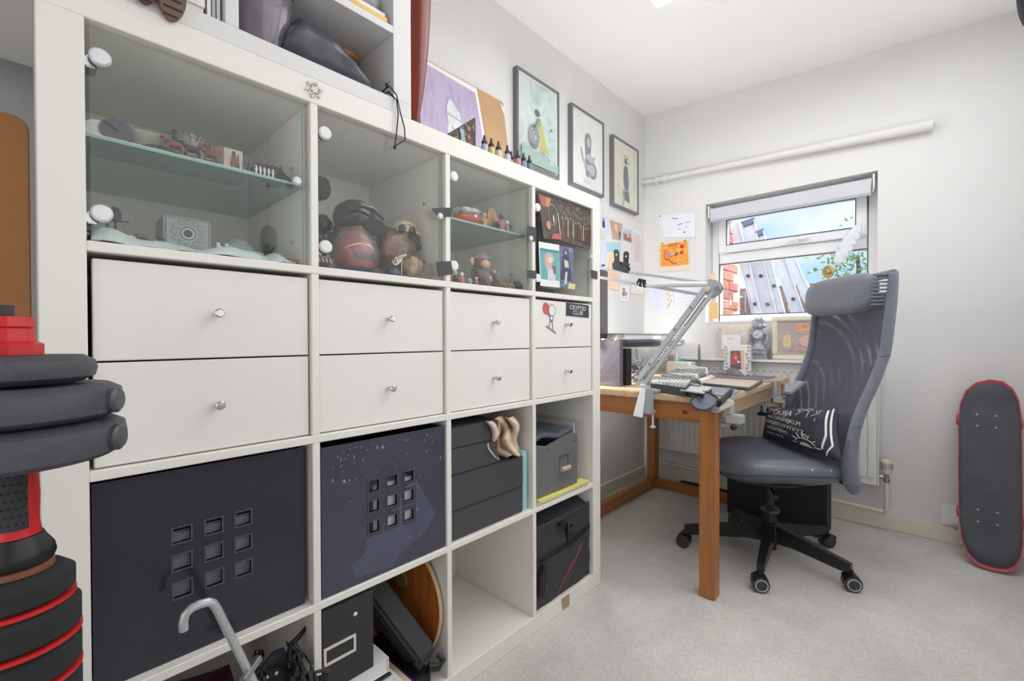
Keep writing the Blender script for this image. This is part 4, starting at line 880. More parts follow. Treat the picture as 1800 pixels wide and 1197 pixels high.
obj('face', G().ell(P+Vector((.017, -.002, .052))*1.4, (0.014, 0.0182, 0.014), 12, 8), Msk, t)
g = G().ell(P+Vector((0, -.023, .058))*1.4, (0.0056, 0.0112, 0.0126), 10, 7).ell(P+Vector((0, .019, .058))*1.4, (0.0056, 0.0112, 0.0126), 10, 7); obj('ears', g, Msk, t)
obj('cap', G().lathe([(.029, 0), (.028, .008), (.017, .018), (.0001, .022)], P+Vector((0, 0, .064))*1.4, n=16), Mmk, t)
g = G()
for q in (-1, 1): g.tube([P+Vector((.01, q*.018, .036))*1.4, P+Vector((.028, q*.026, .022))*1.4, P+Vector((.034, q*.012, .014))*1.4], [.011, .010, .008], 8); g.tube([P+Vector((.01, q*.014, .010))*1.4, P+Vector((.035, q*.020, .009))*1.4, P+Vector((.045, q*.020, .013))*1.4], [.013, .011, .010], 8)
obj('limbs', g, mat('toy_brown', (118, 92, 84), .9), t)
Mrw = mat('red_white_paint', (196, 110, 104), .6, var=.5, scale=110); Mgw = mat('teal_white', (150, 178, 176), .6, var=.35, scale=110); Mgb = mat('green_brown', (118, 112, 84), .7, var=.4, scale=110)
for k, (u, x, h, mb, mh, lab) in enumerate(((801, .30, .036, Mdk, mat('mint', (176, 200, 190), .6), 'mint headed figurine at the left of the third cell floor'), (812, .33, .030, Mrw, Mwh, 'red and white figurine, second from the left on the third cell floor'), (826, .34, .026, mat('grey_dots', (150, 150, 160), .6, var=.5, scale=140), Mrd, 'speckled grey figurine left of the monkey toy'), (838, .345, .022, Mrw, Mwh, 'small red and white figurine in front of the monkey toy'), (868, .30, .050, Mtan, Msk, 'tan wooden figurine behind the monkey toy'), (876, .27, .052, Mgw, Mgw, 'pale teal figurine right of the monkey toy'), (862, .335, .030, mat('pearl_grey', (160, 156, 166), .6, var=.3, scale=100), Mwh, 'pearl grey figurine at the right foot of the monkey toy'))):
    figurine(u, x, z, h, mb, mh, lab)
for k, (u, x, h, lab) in enumerate(((882, .32, .044, 'green brown moss tuft, leftmost of the three in the third cell'), (895, .33, .040, 'green brown moss tuft in the middle of the three in the third cell'), (908, .335, .042, 'dark moss tuft at the right end of the third cell floor'))):
    P = Vector((x, col(u, x), z)); g = G().ell(P+Vector((0, 0, h*.35)), (h*.4, h*.5, h*.35), 12, 8, amp=.6, seed=k+60, fr=6)
    for j in range(8): a = j*.8; g.tube([P+Vector((0, 0, h*.4)), P+Vector((h*.3*math.cos(a), h*.4*math.sin(a), h*(.8+.2*math.sin(j*2.1))))], [.0014, .0005], 5)
    itm('moss_tuft', g, [Mgb, mat('moss2', (138, 130, 92), .8, var=.4, scale=100), mat('moss3', (96, 104, 104), .8, var=.4, scale=100)][k], lab, 'ornament')
# -- cell 4 behind the door and the pictures taped on it
c0 = cy(3)
g = G(); P = Vector((.25, c0+.25, z))
def fth(a, b): return P+Vector((.02*math.sin(b*3), -.06+.12*a*(1-.6*b)+.03*b, .02+.16*b+.012*math.sin(a*9)))
t = thing('pale_winged_ornament', 'pale grey winged ornament behind the fourth glass door', 'ornament', P); obj('wing', G().sheet(fth, 14, 12, .004), Mgy, t, sharp=3); obj('base', G().lathe([(.05, 0), (.05, .01), (.03, .025), (.012, .03)], P, n=20), Mgy, t)
itm('dark_case', G().box((.06, c0+.01, z), (XF-.05, c0+.17, z+.022)), M_dark, 'flat dark case on the floor of the fourth glass cell', 'case', bev=.003)
itm('dark_backing_card', G().box((XF-.040, c0+.006, z+.001), (XF-.038, c0+.06, z+.30)), M_blackm, 'tall dark card standing inside the fourth glass cell on the left', 'card', smooth=False)
def fcard(q, name, lab, mb, shapes, mats, off=0, cat='picture'):
    P = [Fp(u, v, XF-.0105+off) for u, v in q]; t = thing(name, lab, cat, P[3]); g = G(); card(g, P, .0005, X1); obj('card', g, mb, t, smooth=False)
    if shapes: g = G(); art(g, P, X1, shapes, .0009); obj('printed_picture', g, mats, t, smooth=False)
    return t
Mpd = paint_mat('dark_painting', [(52, 48, 48), (92, 80, 70), (78, 70, 66), (140, 122, 98), (64, 60, 58)], 40, 1.2, 3)
Mpr = mat('print_red', (214, 84, 84), .6); Mpo = mat('print_orange', (222, 140, 90), .6); Mpt = mat('print_tan', (190, 160, 120), .6); Mpw = M_white
fcard([(945.5, 340.4), (981.5, 348.5), (987.6, 423.4), (955.4, 419.3)], 'dark_postcard', 'dark brown picture card with a red corner taped on the fourth glass door', paint_mat('brown_print', [(70, 58, 54), (104, 90, 84), (86, 74, 70), (122, 104, 96)], 40, 1, 9),
      [(0, [(.03, .02), (.55, .04), (.40, .26), (.12, .26)]), (1, [(.35, .05), (.62, .05), (.44, .25), (.34, .25)])]+[(2, s_) for s_ in strokes([(.6+.22*math.cos(a), .42+.24*math.sin(a)) for a in [i*.5 for i in range(13)]], .02)]+[(3, stroke([(.88, .35), (.92, .95)], .03)), (1, disc(.32, .68, .12, .10)), (0, [(.5, .86), (.95, .84), (.95, .98), (.4, .98)]), (3, disc(.62, .52, .03, .1))], [Mpr, Mpo, Mpt, Mpw])
rr = random.Random(5); sh = []
for k in range(12):
    x = .1+k*.075; yb_ = .82+.05*rr.random(); h_ = .30+.12*rr.random(); sh.append((rr.choice([0, 1, 2, 1, 3]), [(x-.03, yb_), (x-.022, yb_-h_), (x+.022, yb_-h_), (x+.03, yb_)])); sh.append((4, disc(x, yb_-h_-.035, .016, .03, 8)))
fcard([(981.5, 348.5), (1040.6, 369.2), (1041, 439), (983, 423)], 'group_painting_print', 'dark painting print of a crowd in gold light taped on the fourth glass door', Mpd, sh, [mat('p_gold', (158, 138, 98), .6), mat('p_umber', (96, 70, 50), .6), mat('p_blue', (74, 84, 104), .6), mat('p_rust', (130, 84, 64), .6), mat('p_face', (190, 168, 142), .6)], -.0001)
fcard([(946.6, 424.5), (983, 430.6), (983.8, 505.7), (949.7, 502.3)], 'teal_photo_card', 'white bordered teal picture card of a pink haired figure on the fourth glass door', M_white,
      [(0, [(.04, .14), (.98, .14), (.98, .84), (.04, .84)]), (1, [(.04, .14), (.98, .14), (.98, .20), (.04, .20)]), (2, disc(.48, .34, .24, .12)), (2, [(.24, .36), (.62, .36), (.58, .58), (.30, .62)]), (3, disc(.52, .38, .12, .07)), (4, [(.38, .60), (.70, .58), (.78, .84), (.36, .84)]), (5, [(.62, .50), (.78, .52), (.80, .68), (.68, .70)])], [mat('p_teal', (86, 186, 190), .6), mat('p_teal2', (52, 150, 160), .6), mat('p_pink', (232, 168, 158), .6), mat('p_skin', (240, 214, 200), .6), mat('p_lilac', (206, 214, 230), .6), mat('p_red', (180, 76, 70), .6)], .0002)
fcard([(984, 431), (1008, 437), (1007, 509), (984, 505)], 'blue_figure_card', 'narrow blue picture card of a robed figure on the fourth glass door', paint_mat('blue_print', [(70, 84, 130), (110, 128, 170), (90, 100, 146), (150, 164, 196)], 60, 1, 5),
      [(0, disc(.42, .14, .22, .08)), (1, disc(.42, .15, .10, .05)), (0, [(.2, .22), (.66, .22), (.9, .8), (.05, .8)]), (2, [(.3, .32), (.6, .34), (.66, .5), (.34, .5)]), (2, [(.4, .6), (.55, .6), (.5, .9), (.3, .9)])], [mat('p_navy', (62, 66, 110), .6), mat('p_skin2', (206, 150, 120), .6), mat('p_cream', (214, 212, 196), .6)])
fcard([(1000, 497), (1011, 499.5), (1010, 509), (998, 507)], 'yellow_note', 'small yellow sticky note at the bottom of the blue figure card', mat('sticky_yellow', (218, 212, 150), .7), None, None, .0008, 'note')
# ================================================================== ON TOP OF THE SHELVING UNIT
ZT = HH+.0003
ub = thing('upper_bookcase', 'white open bookcase standing on top of the cube shelving unit', 'bookcase', (.22, .2, ZT))
Mub = mat('white_foil2', (226, 225, 224), .4)
def up(n, a, b, par=None): return obj(n, G().box(a, b), Mub, par or ub, bev=.001, seg=1)
X0b = .03
up('base_panel', (X0b, -.40, ZT), (XF-.001, .632, ZT+.034)); up('side_panel', (X0b, .583, ZT+.034), (XF-.001, .632, 2.30)); up('upright', (X0b, .236, ZT+.034), (XF-.001, .258, 2.28)); up('top_panel', (X0b, -.40, 2.28), (XF-.001, .583, 2.30))
up('back_panel', (X0b-.006, -.40, ZT), (X0b, .632, 2.30)); up('side_panel', (X0b, -.42, ZT+.034), (XF-.001, -.40, 2.28))
sh_ = up('shelf', (X0b, .258, 1.675), (XF-.001, .583, 1.693)); up('shelf', (X0b, -.40, 1.90), (XF-.001, .236, 1.918))
up('shelf', (X0b, .258, 1.98), (XF-.001, .583, 1.998))
g = G()
for k in range(8): zz = ZT+.055+k*.032; g.box((XF-.022, .5826, zz), (XF-.018, .5832, zz+.004))
zB = ZT+.0345
obj('peg_hole', G().cyl((XF-.02, .583, ZT+.078), (XF-.02, .5824, ZT+.078), .0022, n=8), M_dark, ub); obj('peg_hole', G().cyl((XF-.02, .583, ZT+.055), (XF-.02, .5824, ZT+.055), .0022, n=8), M_dark, ub)
# gold edged tray on the bookcase shelf
t = thing('gold_edged_tray', 'gold edged flat case on the shelf of the upper bookcase', 'tray', (.25, .5, 1.694))
obj('tray', G().box((.14, .285, 1.6935), (XF-.012, .575, 1.700)), mat('red_edge', (190, 60, 40), .5), t, smooth=False); obj('gold_case', G().box((.142, .283, 1.7005), (XF-.012, .574, 1.712)), mat('gold_edge', (206, 172, 96), .35, .3), t, bev=.001); obj('white_top', G().box((.145, .29, 1.7125), (XF-.016, .57, 1.722)), M_white, t, smooth=False)
P = Vector((.33, .548, 1.7225)); itm('crystal_ball', G().ell(P+Vector((0, 0, .03)), .03, 18, 12, amp=.08), mat('speckled_grey', (168, 162, 166), .4, var=.3, scale=80), 'speckled grey round ornament on the gold edged case', 'ornament')
# clear plastic tub
P = Vector((XF-.062, .318, zB)); t = thing('clear_plastic_tub', 'clear grey plastic tub standing in the upper bookcase', 'tub', P)
g = G().lathe([(.046, 0), (.050, .004), (.055, .14), (.058, .145), (.058, .165), (.060, .17), (.060, .21)], P, n=36); obj('tub', g, thin('tub_plastic', (214, 210, 218), .06, opaque=.38, rough=.08, dcol=(168, 164, 176)), t)
obj('contents', G().ell(P+Vector((0, 0, .06)), (.040, .040, .058), 18, 12, amp=.25, seed=3), mat('tub_contents', (150, 134, 140), .8, var=.3, scale=30), t)
obj('rim', G().tube([P+Vector((.058*math.cos(a), .058*math.sin(a), .147)) for a in [i*2*PI/28 for i in range(28)]], .003, 6, closed=True), thin('tub_plastic2', (170, 166, 178), .1, opaque=.5, dcol=(140, 138, 150)), t)
# black drawstring bag
t = thing('drawstring_bag', 'grey black drawstring bag lying in the upper bookcase with its cords hanging down', 'bag', (.34, .45, zB))
bp = [(.337, .014, .045), (.352, .062, .052), (.380, .098, .052), (.42, .094, .052), (.455, .080, .047), (.49, .062, .040), (.52, .044, .032), (.545, .024, .024), (.562, .014, .014), (.570, .010, .009)]
def bagfn(a, b):
    s_ = a*(len(bp)-1); i = min(int(s_), len(bp)-2); f = s_-i; y, h, w_ = [bp[i][k]*(1-f)+bp[i+1][k]*f for k in range(3)]; an = b*2*PI
    r = 1+.07*math.sin(a*13+an*2)+.12*noise.noise(Vector((a*9, math.cos(an)*2.5, math.sin(an)*2.5)))+.06*abs(math.sin(an*2+a*5))
    return Vector((.352+w_*math.cos(an)*r-.012, y, zB+.002+h*.5+max(-h*.5, h*.5*math.sin(an)*r+.004*math.cos(an*3))))
g = G().grid(bagfn, 44, 30); g.ell(Vector((.335, .3385, zB+.009)), (.042, .003, .006), 10, 6); obj('bag_body', g, mat('bag_satin', (72, 74, 84), .30, var=.1, scale=20, bump=.4, bscale=14), t, sharp=3)
g = G().tube([bagfn(a/16, .27+.02*math.sin(a))+Vector((.0, 0, .001)) for a in range(2, 17)], .002, 6); obj('seam', g, M_dark, t)
P = Vector((XF-.028, .570, zB+.012))
c1 = [P, P+Vector((.016, .006, .002)), P+Vector((.032, .016, -.018)), Fp(697, 176, XF+.010), Fp(700, 200, XF+.009), Fp(697, 235, XF+.008), Fp(694, 258, XF+.008)]
c2 = [P+Vector((0, 0, .006)), Fp(683, 150, XF-.004), Fp(690, 158, XF+.009), Fp(697, 166, XF+.011), Fp(703, 195, XF+.011), Fp(711, 225, XF+.010), Fp(712, 246, XF+.010), Fp(702, 252, XF+.009), Fp(695, 256, XF+.008)]
obj('cord', G().tube(c1, .0016, 8), M_black, t); obj('cord', G().tube(c2, .0016, 8), M_black, t)
K = Fp(694, 259, XF+.008); obj('knot', G().ell(K, (.003, .0035, .005), 10, 8, amp=.2), M_black, t); K = Fp(681, 150, XF+.006); obj('toggle', G().ell(K, (.004, .006, .006), 10, 8), M_black, t)
# wooden bottle-like ornament behind the bag
P = Vector((.24, col(612, .24), zB)); g = G().lathe([(.016, 0), (.018, .04), (.014, .10), (.010, .118), (.011, .126), (.026, .133), (.028, .143), (.016, .148), (.0001, .1495)], P, n=22); itm('wooden_ornament', g, wood_mat('turned_wood', (196, 146, 94), (170, 118, 70), 2, 3), 'turned pale wooden ornament behind the drawstring bag', 'ornament')
# papers, box and dark things left of the upright
t = thing('white_card_box', 'small white cardboard box on the base of the upper bookcase, left of the upright', 'box', (.33, .19, zB))
obj('box_body', G().box((.26, .160, zB), (XF-.010, .205, zB+.012)), mat('cream_card', (226, 220, 210), .6), t, bev=.001); obj('lid', G().box((.262, .158, zB+.0125), (XF-.008, .207, zB+.10)), M_white, t, bev=.001)
for k in range(3): itm('upright_folder', G().box((.20, .211+.008*k, zB), (XF-.012-.003*k, .2165+.008*k, zB+.21)), [M_white, mat('folder_grey', (190, 190, 192), .5), M_white][k], ['white folder standing beside the white card box in the upper bookcase', 'grey folder standing between two white ones in the upper bookcase', 'white folder standing against the upright of the upper bookcase'][k], 'folder', smooth=False)
itm('dark_cylinder', G().lathe([(.022, 0), (.024, .01), (.024, .12), (.020, .13)], (.33, .128, zB), n=22), mat('dark_tin', (70, 62, 54), .4, var=.3, scale=10), 'dark cylindrical tin left of the white card box', 'tin')
# brown-soled shoes overhanging the edge
def boot(u, v, lab, ms, mu, w_, h_):
    c = Fp(u, v, XF+.020); n_ = Vector((.93, 0, -.36)).normalized(); uz = Vector((.36, 0, .93)).normalized(); t = thing('small_boot', lab, 'shoe', (XF-.06, c.y, zB))
    ol = [(w_*math.sin(a)*(1+.12*math.cos(a)), h_*math.cos(a)) for a in [i*PI/14 for i in range(28)]]
    obj('sole', G().prism([c+Vector((0, x, 0))+uz*z_ for x, z_ in ol], -n_*.007), ms, t, bev=.0015)
    def up_(p, q):
        an = 2*PI*p; k = 1-.25*q; base = c-n_*.0075+Vector((0, w_*.96*math.sin(an), 0))+uz*h_*.96*math.cos(an); back = Vector((XF-.12, c.y+w_*.7*math.sin(an), zB+.030+.026*math.cos(an))); m_ = base.lerp(back, q); m_.z = max(m_.z, zB+.001) if m_.x < XF+.001 else m_.z; return m_
    g = G().grid(up_, 24, 12); obj('upper', g, mu, t)
    for k in range(5): z_ = -h_*.72+k*h_*.34; ww = w_*.82*math.sqrt(max(.05, 1-(z_/h_)**2)); obj('tread', G().ob(c+uz*z_+n_*.0006+Vector((0, ww*(.1 if k % 2 else -.05), 0)), Vector((0, ww*.85, 0)), uz*.0012, n_*.0007), M_blackm, t, smooth=False)
boot(303, -2, 'small boot with a brown treaded sole and yellow upper poking over the top edge', mat('brown_sole', (116, 92, 78), .55, var=.12, scale=40), mat('yellow_upper', (190, 164, 80), .5), .019, .034)
boot(256, -24, 'small maroon boot poking over the top edge left of the yellow one', mat('maroon_sole', (96, 52, 50), .5), mat('maroon_upper', (110, 40, 42), .5), .016, .026)
# red-brown board beside the bookcase
t = thing('glossy_wooden_board', 'glossy red brown pointed wooden board leaning beside the upper bookcase', 'board', (.30, .70, ZT))
def rb(a, b):
    zz = ZT+.002+a*.75; w_ = .062*math.sin(PI*min(1, a*.5+.0)+.0)**.75 if a > 0 else 0.0005
    w_ = .001+.062*(1-(1-min(1, a*1.6))**2.0)**.62; an = (b-.5)*PI
    return Vector((.315+.020*math.cos(an)+.015*a, .682+w_*.5+w_*.5*math.sin(an)-.004, zz))
g = G().grid(rb, 40, 12); bm_ = g
g.grid(lambda a, b: Vector((rb(a, 0).x*(1-b)+rb(a, 1).x*b-.0, rb(a, 0).y*(1-b)+rb(a, 1).y*b, rb(a, 0).z)), 40, 1, flip=True)
obj('board', g, mat('red_brown_lacquer', (118, 34, 14), .34, var=.2, scale=3, coat=.15, stretch=(1, 12, 1)), t)
obj('edge_binding', G().tube([rb(a/20, 1)+Vector((.001, .001, 0)) for a in range(21)], .0016, 6), mat('dark_binding', (90, 52, 36), .4), t)
# leaning artworks
def lean(q, name, lab, m, shapes, mats, x0, x1, th=.003, cat='picture', dz=.0006):
    """sheet whose bottom stands at x0 on the unit top and whose top touches x1; q = pixels TL,TR,BR,BL (bottom ones ignored in height)"""
    n0 = Vector((x0, 0, ZT+dz)); top = at(q[0][0], q[0][1], 0, x1); up_ = Vector((x1-x0, 0, top.z-ZT)).normalized(); nn = Vector((up_.z, 0, -up_.x))
    P = [atp(u, v, n0, nn) for u, v in q[:2]]
    yl, yr = atp(q[3][0], q[3][1], n0, nn).y, atp(q[2][0], q[2][1], n0, nn).y
    P += [Vector((x0, yr, ZT+dz)), Vector((x0, yl, ZT+dz))]
    t = thing(name, lab, cat, (P[2]+P[3])/2); g = G(); card(g, P, -th, nn); obj('sheet', g, m, t, smooth=False)
    if shapes: g = G(); art(g, P, nn, shapes, .0006); obj('painting', g, mats, t, smooth=False)
    return P, nn
lean([(750, 105), (884, 180), (893, 275), (735, 215)], 'brown_board', 'plain brown board with faint red marks leaning on the wall behind the purple painting', mat('kraft_board', (192, 156, 116), .8, var=.06, scale=6),
     [(0, disc(.66, .55, .018, .03)), (0, disc(.63, .50, .01, .02)), (1, stroke([(.80, .62), (.84, .9)], .008)), (1, stroke([(.70, .66), (.78, .74)], .008)), (2, [(.955, .02), (1, .05), (1, .12), (.975, .08)])], [mat('mark_red', (214, 120, 96), .8), mat('mark_brown', (176, 136, 100), .8), M_paper], -.02, -.115, .004)
Mpur = paint_mat('purple_wash', [(160, 138, 200), (184, 162, 212), (198, 172, 210), (178, 152, 206)], 9, .6, 2, stretch=(1, 3, .7)); Mbust = paint_mat('bust_white', [(176, 178, 186), (214, 214, 216), (228, 228, 228), (238, 238, 236)], 26, 2.5, 6)
lean([(735, 98), (838, 156), (856, 262), (727, 210)], 'purple_painting', 'purple painting of a white crowned bust leaning on top of the shelving unit', M_paper,
     [(0, [(.0, .03), (.955, .05), (.955, 1), (.0, 1)]), (1, [(.40, .30), (.46, .22), (.54, .27), (.60, .30), (.62, .44), (.60, .56), (.585, .60), (.62, .64), (.68, .68), (.74, .72), (.80, .80), (.84, .90), (.86, 1), (.18, 1), (.20, .88), (.24, .76), (.30, .70), (.38, .67), (.40, .63), (.385, .58), (.385, .50), (.40, .42)]),
      (2, stroke([(.42, .36), (.60, .38)], .012)), (2, stroke([(.44, .46), (.49, .47)], .012)), (2, stroke([(.53, .47), (.58, .48)], .012)), (2, stroke([(.51, .48), (.50, .53)], .01)), (2, stroke([(.47, .565), (.54, .57)], .01)), (2, stroke([(.42, .64), (.58, .66)], .012)), (2, stroke([(.36, .70), (.30, .95)], .012)), (2, stroke([(.60, .74), (.66, .98)], .012)), (2, stroke([(.44, .74), (.50, .84)], .012))], [Mpur, Mbust, mat('bust_line', (160, 164, 176), .8)], .02, -.095, .002, dz=.0008)
# decorated dark box
P0, P1_, P2 = Vector((.36, .752, ZT)), Vector((.338, .866, ZT)), Vector((.31, .912, ZT))
t = thing('decorated_box', 'dark decorated tin box with red dots and blue swirls standing on the shelving unit', 'box', (.33, .84, ZT))
Hd = .098
fx = lambda y: .355
A0 = Vector((.362, .745, ZT+.0004)); A1 = Vector((.362, .868, ZT+.0004)); A2 = Vector((.330, .899, ZT+.0004)); A3 = Vector((.33, .745, ZT+.0004))
g = G().prism([A0, A1, A1+Vector((0, 0, Hd)), A1+Vector((0, -.02, Hd-.012))], (-.03, 0, 0)); 
Mdec = paint_mat('decor_print', [(34, 30, 28), (70, 60, 44), (50, 42, 34), (110, 96, 60), (40, 34, 34)], 60, 2, 4)
g = G(); q1 = [A0, A1, A1+Vector((0, 0, Hd))]
g.prism([A0, A1, A1+Vector((0, 0, Hd)), A1+Vector((0, -.006, Hd))], (-.004, 0, 0)); g.prism([A1, A2, A2+Vector((0, 0, Hd-.006)), A1+Vector((0, 0, Hd))], Vector((-.03, -.03, 0))*.1)
g = G(); TLp, TRp = A0+Vector((0, 0, .002)), A1+Vector((0, 0, Hd))
g.add([A0, A1, TRp, A2, A2+Vector((0, 0, Hd-.004)), A3+Vector((-.01, .02, .002))], [(0, 1, 2), (1, 3, 4, 2), (0, 2, 4, 5), (0, 5, 3, 1), (5, 4, 3)])
obj('box_body', g, Mdec, t, smooth=False)
g = G(); qq = [A0+Vector((0, 0, Hd)), A1+Vector((0, 0, Hd)), A1, A0]
art(g, qq, X1, [(0, disc(.80, .42, .055, .075)), (0, disc(.80, .66, .05, .07)), (0, disc(.82, .86, .045, .06)), (0, disc(.42, .86, .055, .06)), (1, disc(.60, .60, .07, .10)), (1, [(.55, .68), (.66, .66), (.72, .96), (.56, .96)]), (2, disc(.70, .34, .04, .05)), (2, disc(.5, .90, .03, .04)), (2, disc(.93, .34, .03, .08))]+[(3, s_) for s_ in strokes([(.62+.10*math.cos(a), .58+.12*math.sin(a)) for a in [i*.6 for i in range(9)]], .012)], .0008)
obj('printed_decor', g, [mat('d_red', (206, 74, 66), .4), mat('d_blue', (140, 172, 196), .5), mat('d_green', (120, 128, 70), .5), mat('d_grey', (190, 190, 186), .5)], t, smooth=False)
# paint bottles
bcol = [((176, 184, 214), 'lilac'), ((214, 198, 90), 'yellow'), ((226, 196, 166), 'peach'), ((196, 204, 214), 'pale grey'), ((188, 196, 206), 'silver grey'), ((222, 120, 110), 'coral red'), ((120, 150, 186), 'sky blue'), ((92, 128, 160), 'steel blue')]
for k, (u, (c_, cn)) in enumerate(zip((853, 865, 877.5, 893, 899.5, 911, 921.5, 931.5), bcol)):
    x = .372 if k != 4 else .350; P = Vector((x, col(u, x), ZT)); t = thing('paint_bottle', 'dropper bottle of %s paint, %s in the row on the shelving unit' % (cn, ['first', 'second', 'third', 'fourth', 'fifth', 'sixth', 'seventh', 'last'][k]), 'bottle', P, group='dropper paint bottles on the shelving unit')
    obj('bottle', G().lathe([(.0095, 0), (.0105, .001), (.0105, .020), (.0075, .026)], P, n=18), mat('paint%d' % k, c_, .4), t)
    obj('cap', G().lathe([(.0085, .0262), (.0085, .034), (.0055, .037), (.0035, .046), (.003, .052), (.0001, .053)], P, n=18), mat('cap_dark', (58, 56, 62), .5), t)
# ================================================================== PICTURES AND NOTES ON THE WALLS
def wallpic(name, lab, y0, y1, z0, z1, mbg, shapes, mats):
    t = thing(name, lab, 'picture', (XW, (y0+y1)/2, z0)); fwd = .012; dep = .028
    M = mat('frame_grey', (118, 118, 122), .45, .2)
    for a, b in (((y0, z0), (y1, z0+fwd)), ((y0, z1-fwd), (y1, z1)), ((y0, z0+fwd), (y0+fwd, z1-fwd)), ((y1-fwd, z0+fwd), (y1, z1-fwd))):
        obj('frame_bar', G().box((XW+.0005, a[0], a[1]), (XW+dep, b[0], b[1])), M, t, smooth=False)
    q = [Vector((XW+dep-.006, y0+fwd, z1-fwd)), Vector((XW+dep-.006, y1-fwd, z1-fwd)), Vector((XW+dep-.006, y1-fwd, z0+fwd)), Vector((XW+dep-.006, y0+fwd, z0+fwd))]
    g = G(); card(g, q, -.003, X1); obj('mount', g, M_white, t, smooth=False)
    q2 = [bil(q, .035, .02)+X1*.0004, bil(q, .965, .02)+X1*.0004, bil(q, .965, .98)+X1*.0004, bil(q, .035, .98)+X1*.0004]
    g = G(); g.add(q2, [(0, 3, 2, 1)]); obj('artwork', g, mbg, t, smooth=False)
    g = G(); art(g, q2, X1, shapes, .0008); obj('drawn_figure', g, mats, t, smooth=False)
y_ = lambda u: Lw(u, 300).y
z_ = lambda u, v: Lw(u, v).z
sp = []
for k in range(7):
    r = .26-.034*k; cx_, cy_ = .36, .66+.004*k
    for s_ in strokes([(cx_+r*.62*math.cos(a), cy_+r*.56*math.sin(a)) for a in [i*.33 for i in range(20)]], .012): sp.append((0 if k % 2 else 4, s_))
wallpic('framed_print', 'framed green print of a dancer with a spiral skirt, left of the three wall pictures', y_(902), y_(976), 1.775, 2.228, paint_mat('aqua_wash', [(150, 196, 190), (190, 216, 208), (206, 224, 218), (170, 208, 200)], 7, 1.2, 1),
        [(0, disc(.46, .36, .075, .045)), (1, [(.44, .42), (.56, .41), (.58, .52), (.44, .52)]), (2, [(.50, .50), (.60, .50), (.78, .78), (.58, .82), (.50, .74), (.46, .62)]), (3, disc(.36, .66, .19, .16))]+sp+[(0, stroke([(.44, .44), (.34, .56)], .025)), (0, stroke([(.58, .82), (.60, .86)], .02)), (0, stroke([(.66, .84), (.74, .90)], .014)), (0, disc(.80, .50, .03, .018)), (5, [(.0, .80), (.4, .84), (1, .97), (1, 1), (0, 1)]), (5, [(.55, .93), (1, .9), (1, 1), (.5, 1)])],
        [mat('a_grey', (104, 108, 116), .7), mat('a_green', (150, 176, 140), .7), mat('a_yellow', (200, 190, 96), .7), mat('a_pale', (206, 212, 216), .7), mat('a_silver', (172, 178, 184), .7), mat('a_teal', (150, 182, 172), .7)])
wallpic('framed_print', 'framed pale pencil print of a long haired girl, middle of the three wall pictures', y_(998), y_(1055), 1.783, 2.222, paint_mat('mint_wash', [(214, 222, 214), (222, 228, 220), (228, 232, 224), (216, 226, 222)], 5, .8, 4),
        [(0, disc(.50, .33, .12, .10)), (0, [(.38, .34), (.62, .34), (.58, .60), (.40, .58)]), (1, disc(.52, .36, .07, .07)), (1, disc(.56, .66, .20, .14)), (0, disc(.66, .74, .16, .12)), (1, disc(.64, .73, .11, .08)), (0, [(.40, .60), (.56, .62), (.52, .86), (.42, .84)]), (1, disc(.50, .72, .06, .05)), (0, stroke([(.24, .48), (.34, .66)], .03)), (0, stroke([(.68, .58), (.76, .52)], .02)), (2, disc(.48, .92, .14, .03))],
        [mat('b_grey', (142, 144, 152), .8, var=.15, scale=40), mat('b_light', (184, 186, 190), .8), mat('b_blue', (198, 208, 220), .8)])
wallpic('framed_print', 'framed cream print of a grey woman with flowers, right of the three wall pictures', y_(1071), y_(1116), 1.766, 2.193, paint_mat('cream_wash', [(206, 208, 180), (216, 216, 190), (224, 220, 196), (212, 210, 176)], 5, .8, 8),
        [(0, disc(.50, .26, .07, .05)), (0, [(.42, .34), (.58, .33), (.64, .62), (.58, .84), (.44, .72), (.38, .56)]), (1, disc(.50, .80, .16, .09)), (0, [(.40, .76), (.62, .74), (.68, .92), (.44, .90)]), (2, disc(.56, .20, .03, .02)), (2, disc(.62, .27, .025, .02)), (2, disc(.46, .18, .025, .018)), (1, stroke([(.42, .9), (.36, 1)], .03)), (3, stroke([(.1, .42), (.16, .5)], .02)), (3, disc(.18, .7, .02, .02))],
        [mat('c_grey', (122, 130, 140), .8, var=.12, scale=40), mat('c_light', (164, 166, 158), .8, var=.1, scale=40), mat('c_red', (176, 110, 104), .8), mat('c_tan', (206, 176, 140), .8)])
def note(q, plane, lab, m, shapes=None, mats=None, off=.001, name='note', pins=None, cat='note', curl=0):
    n_ = X1 if plane == 'L' else Vector((0, -1, 0)); f = (lambda u, v: Lw(u, v, XW+off)) if plane == 'L' else (lambda u, v: Kw(u, v, YW-off)); P = [f(u, v) for u, v in q]
    t = thing(name, lab, cat, P[3]); g = G()
    if curl:
        g.sheet(lambda a, b: bil(P, a, b)+n_*(.0004+curl*b*b), 4, 8, .0006); obj('paper', g, m, t, sharp=3)
    else: card(g, P, .0005, n_); obj('paper', g, m, t, smooth=False)
    if shapes: g = G(); art(g, P, n_, shapes, .0010+curl); obj('writing', g, mats, t, smooth=False)
    for (a, b) in (pins or []): c = bil(P, a, b); obj('pin', G().lathe([(.0045, 0), (.004, .004), (.0001, .006)], c+n_*.0005, n_, 10), M_dark, t)
    return t
def scr(n_, x0=.1, x1=.9, y0=.1, y1=.9, mi=0, seed=0, w=.016):
    rr = random.Random(seed); out = []
    for k in range(n_):
        y = y0+(y1-y0)*k/max(1, n_-1); x = x0
        while x < x1-.08:
            L = rr.uniform(.05, .16); out.append((mi, stroke([(x, y+rr.uniform(-.008, .008)), (min(x+L, x1), y+rr.uniform(-.008, .008))], w))); x += L+.035
    return out
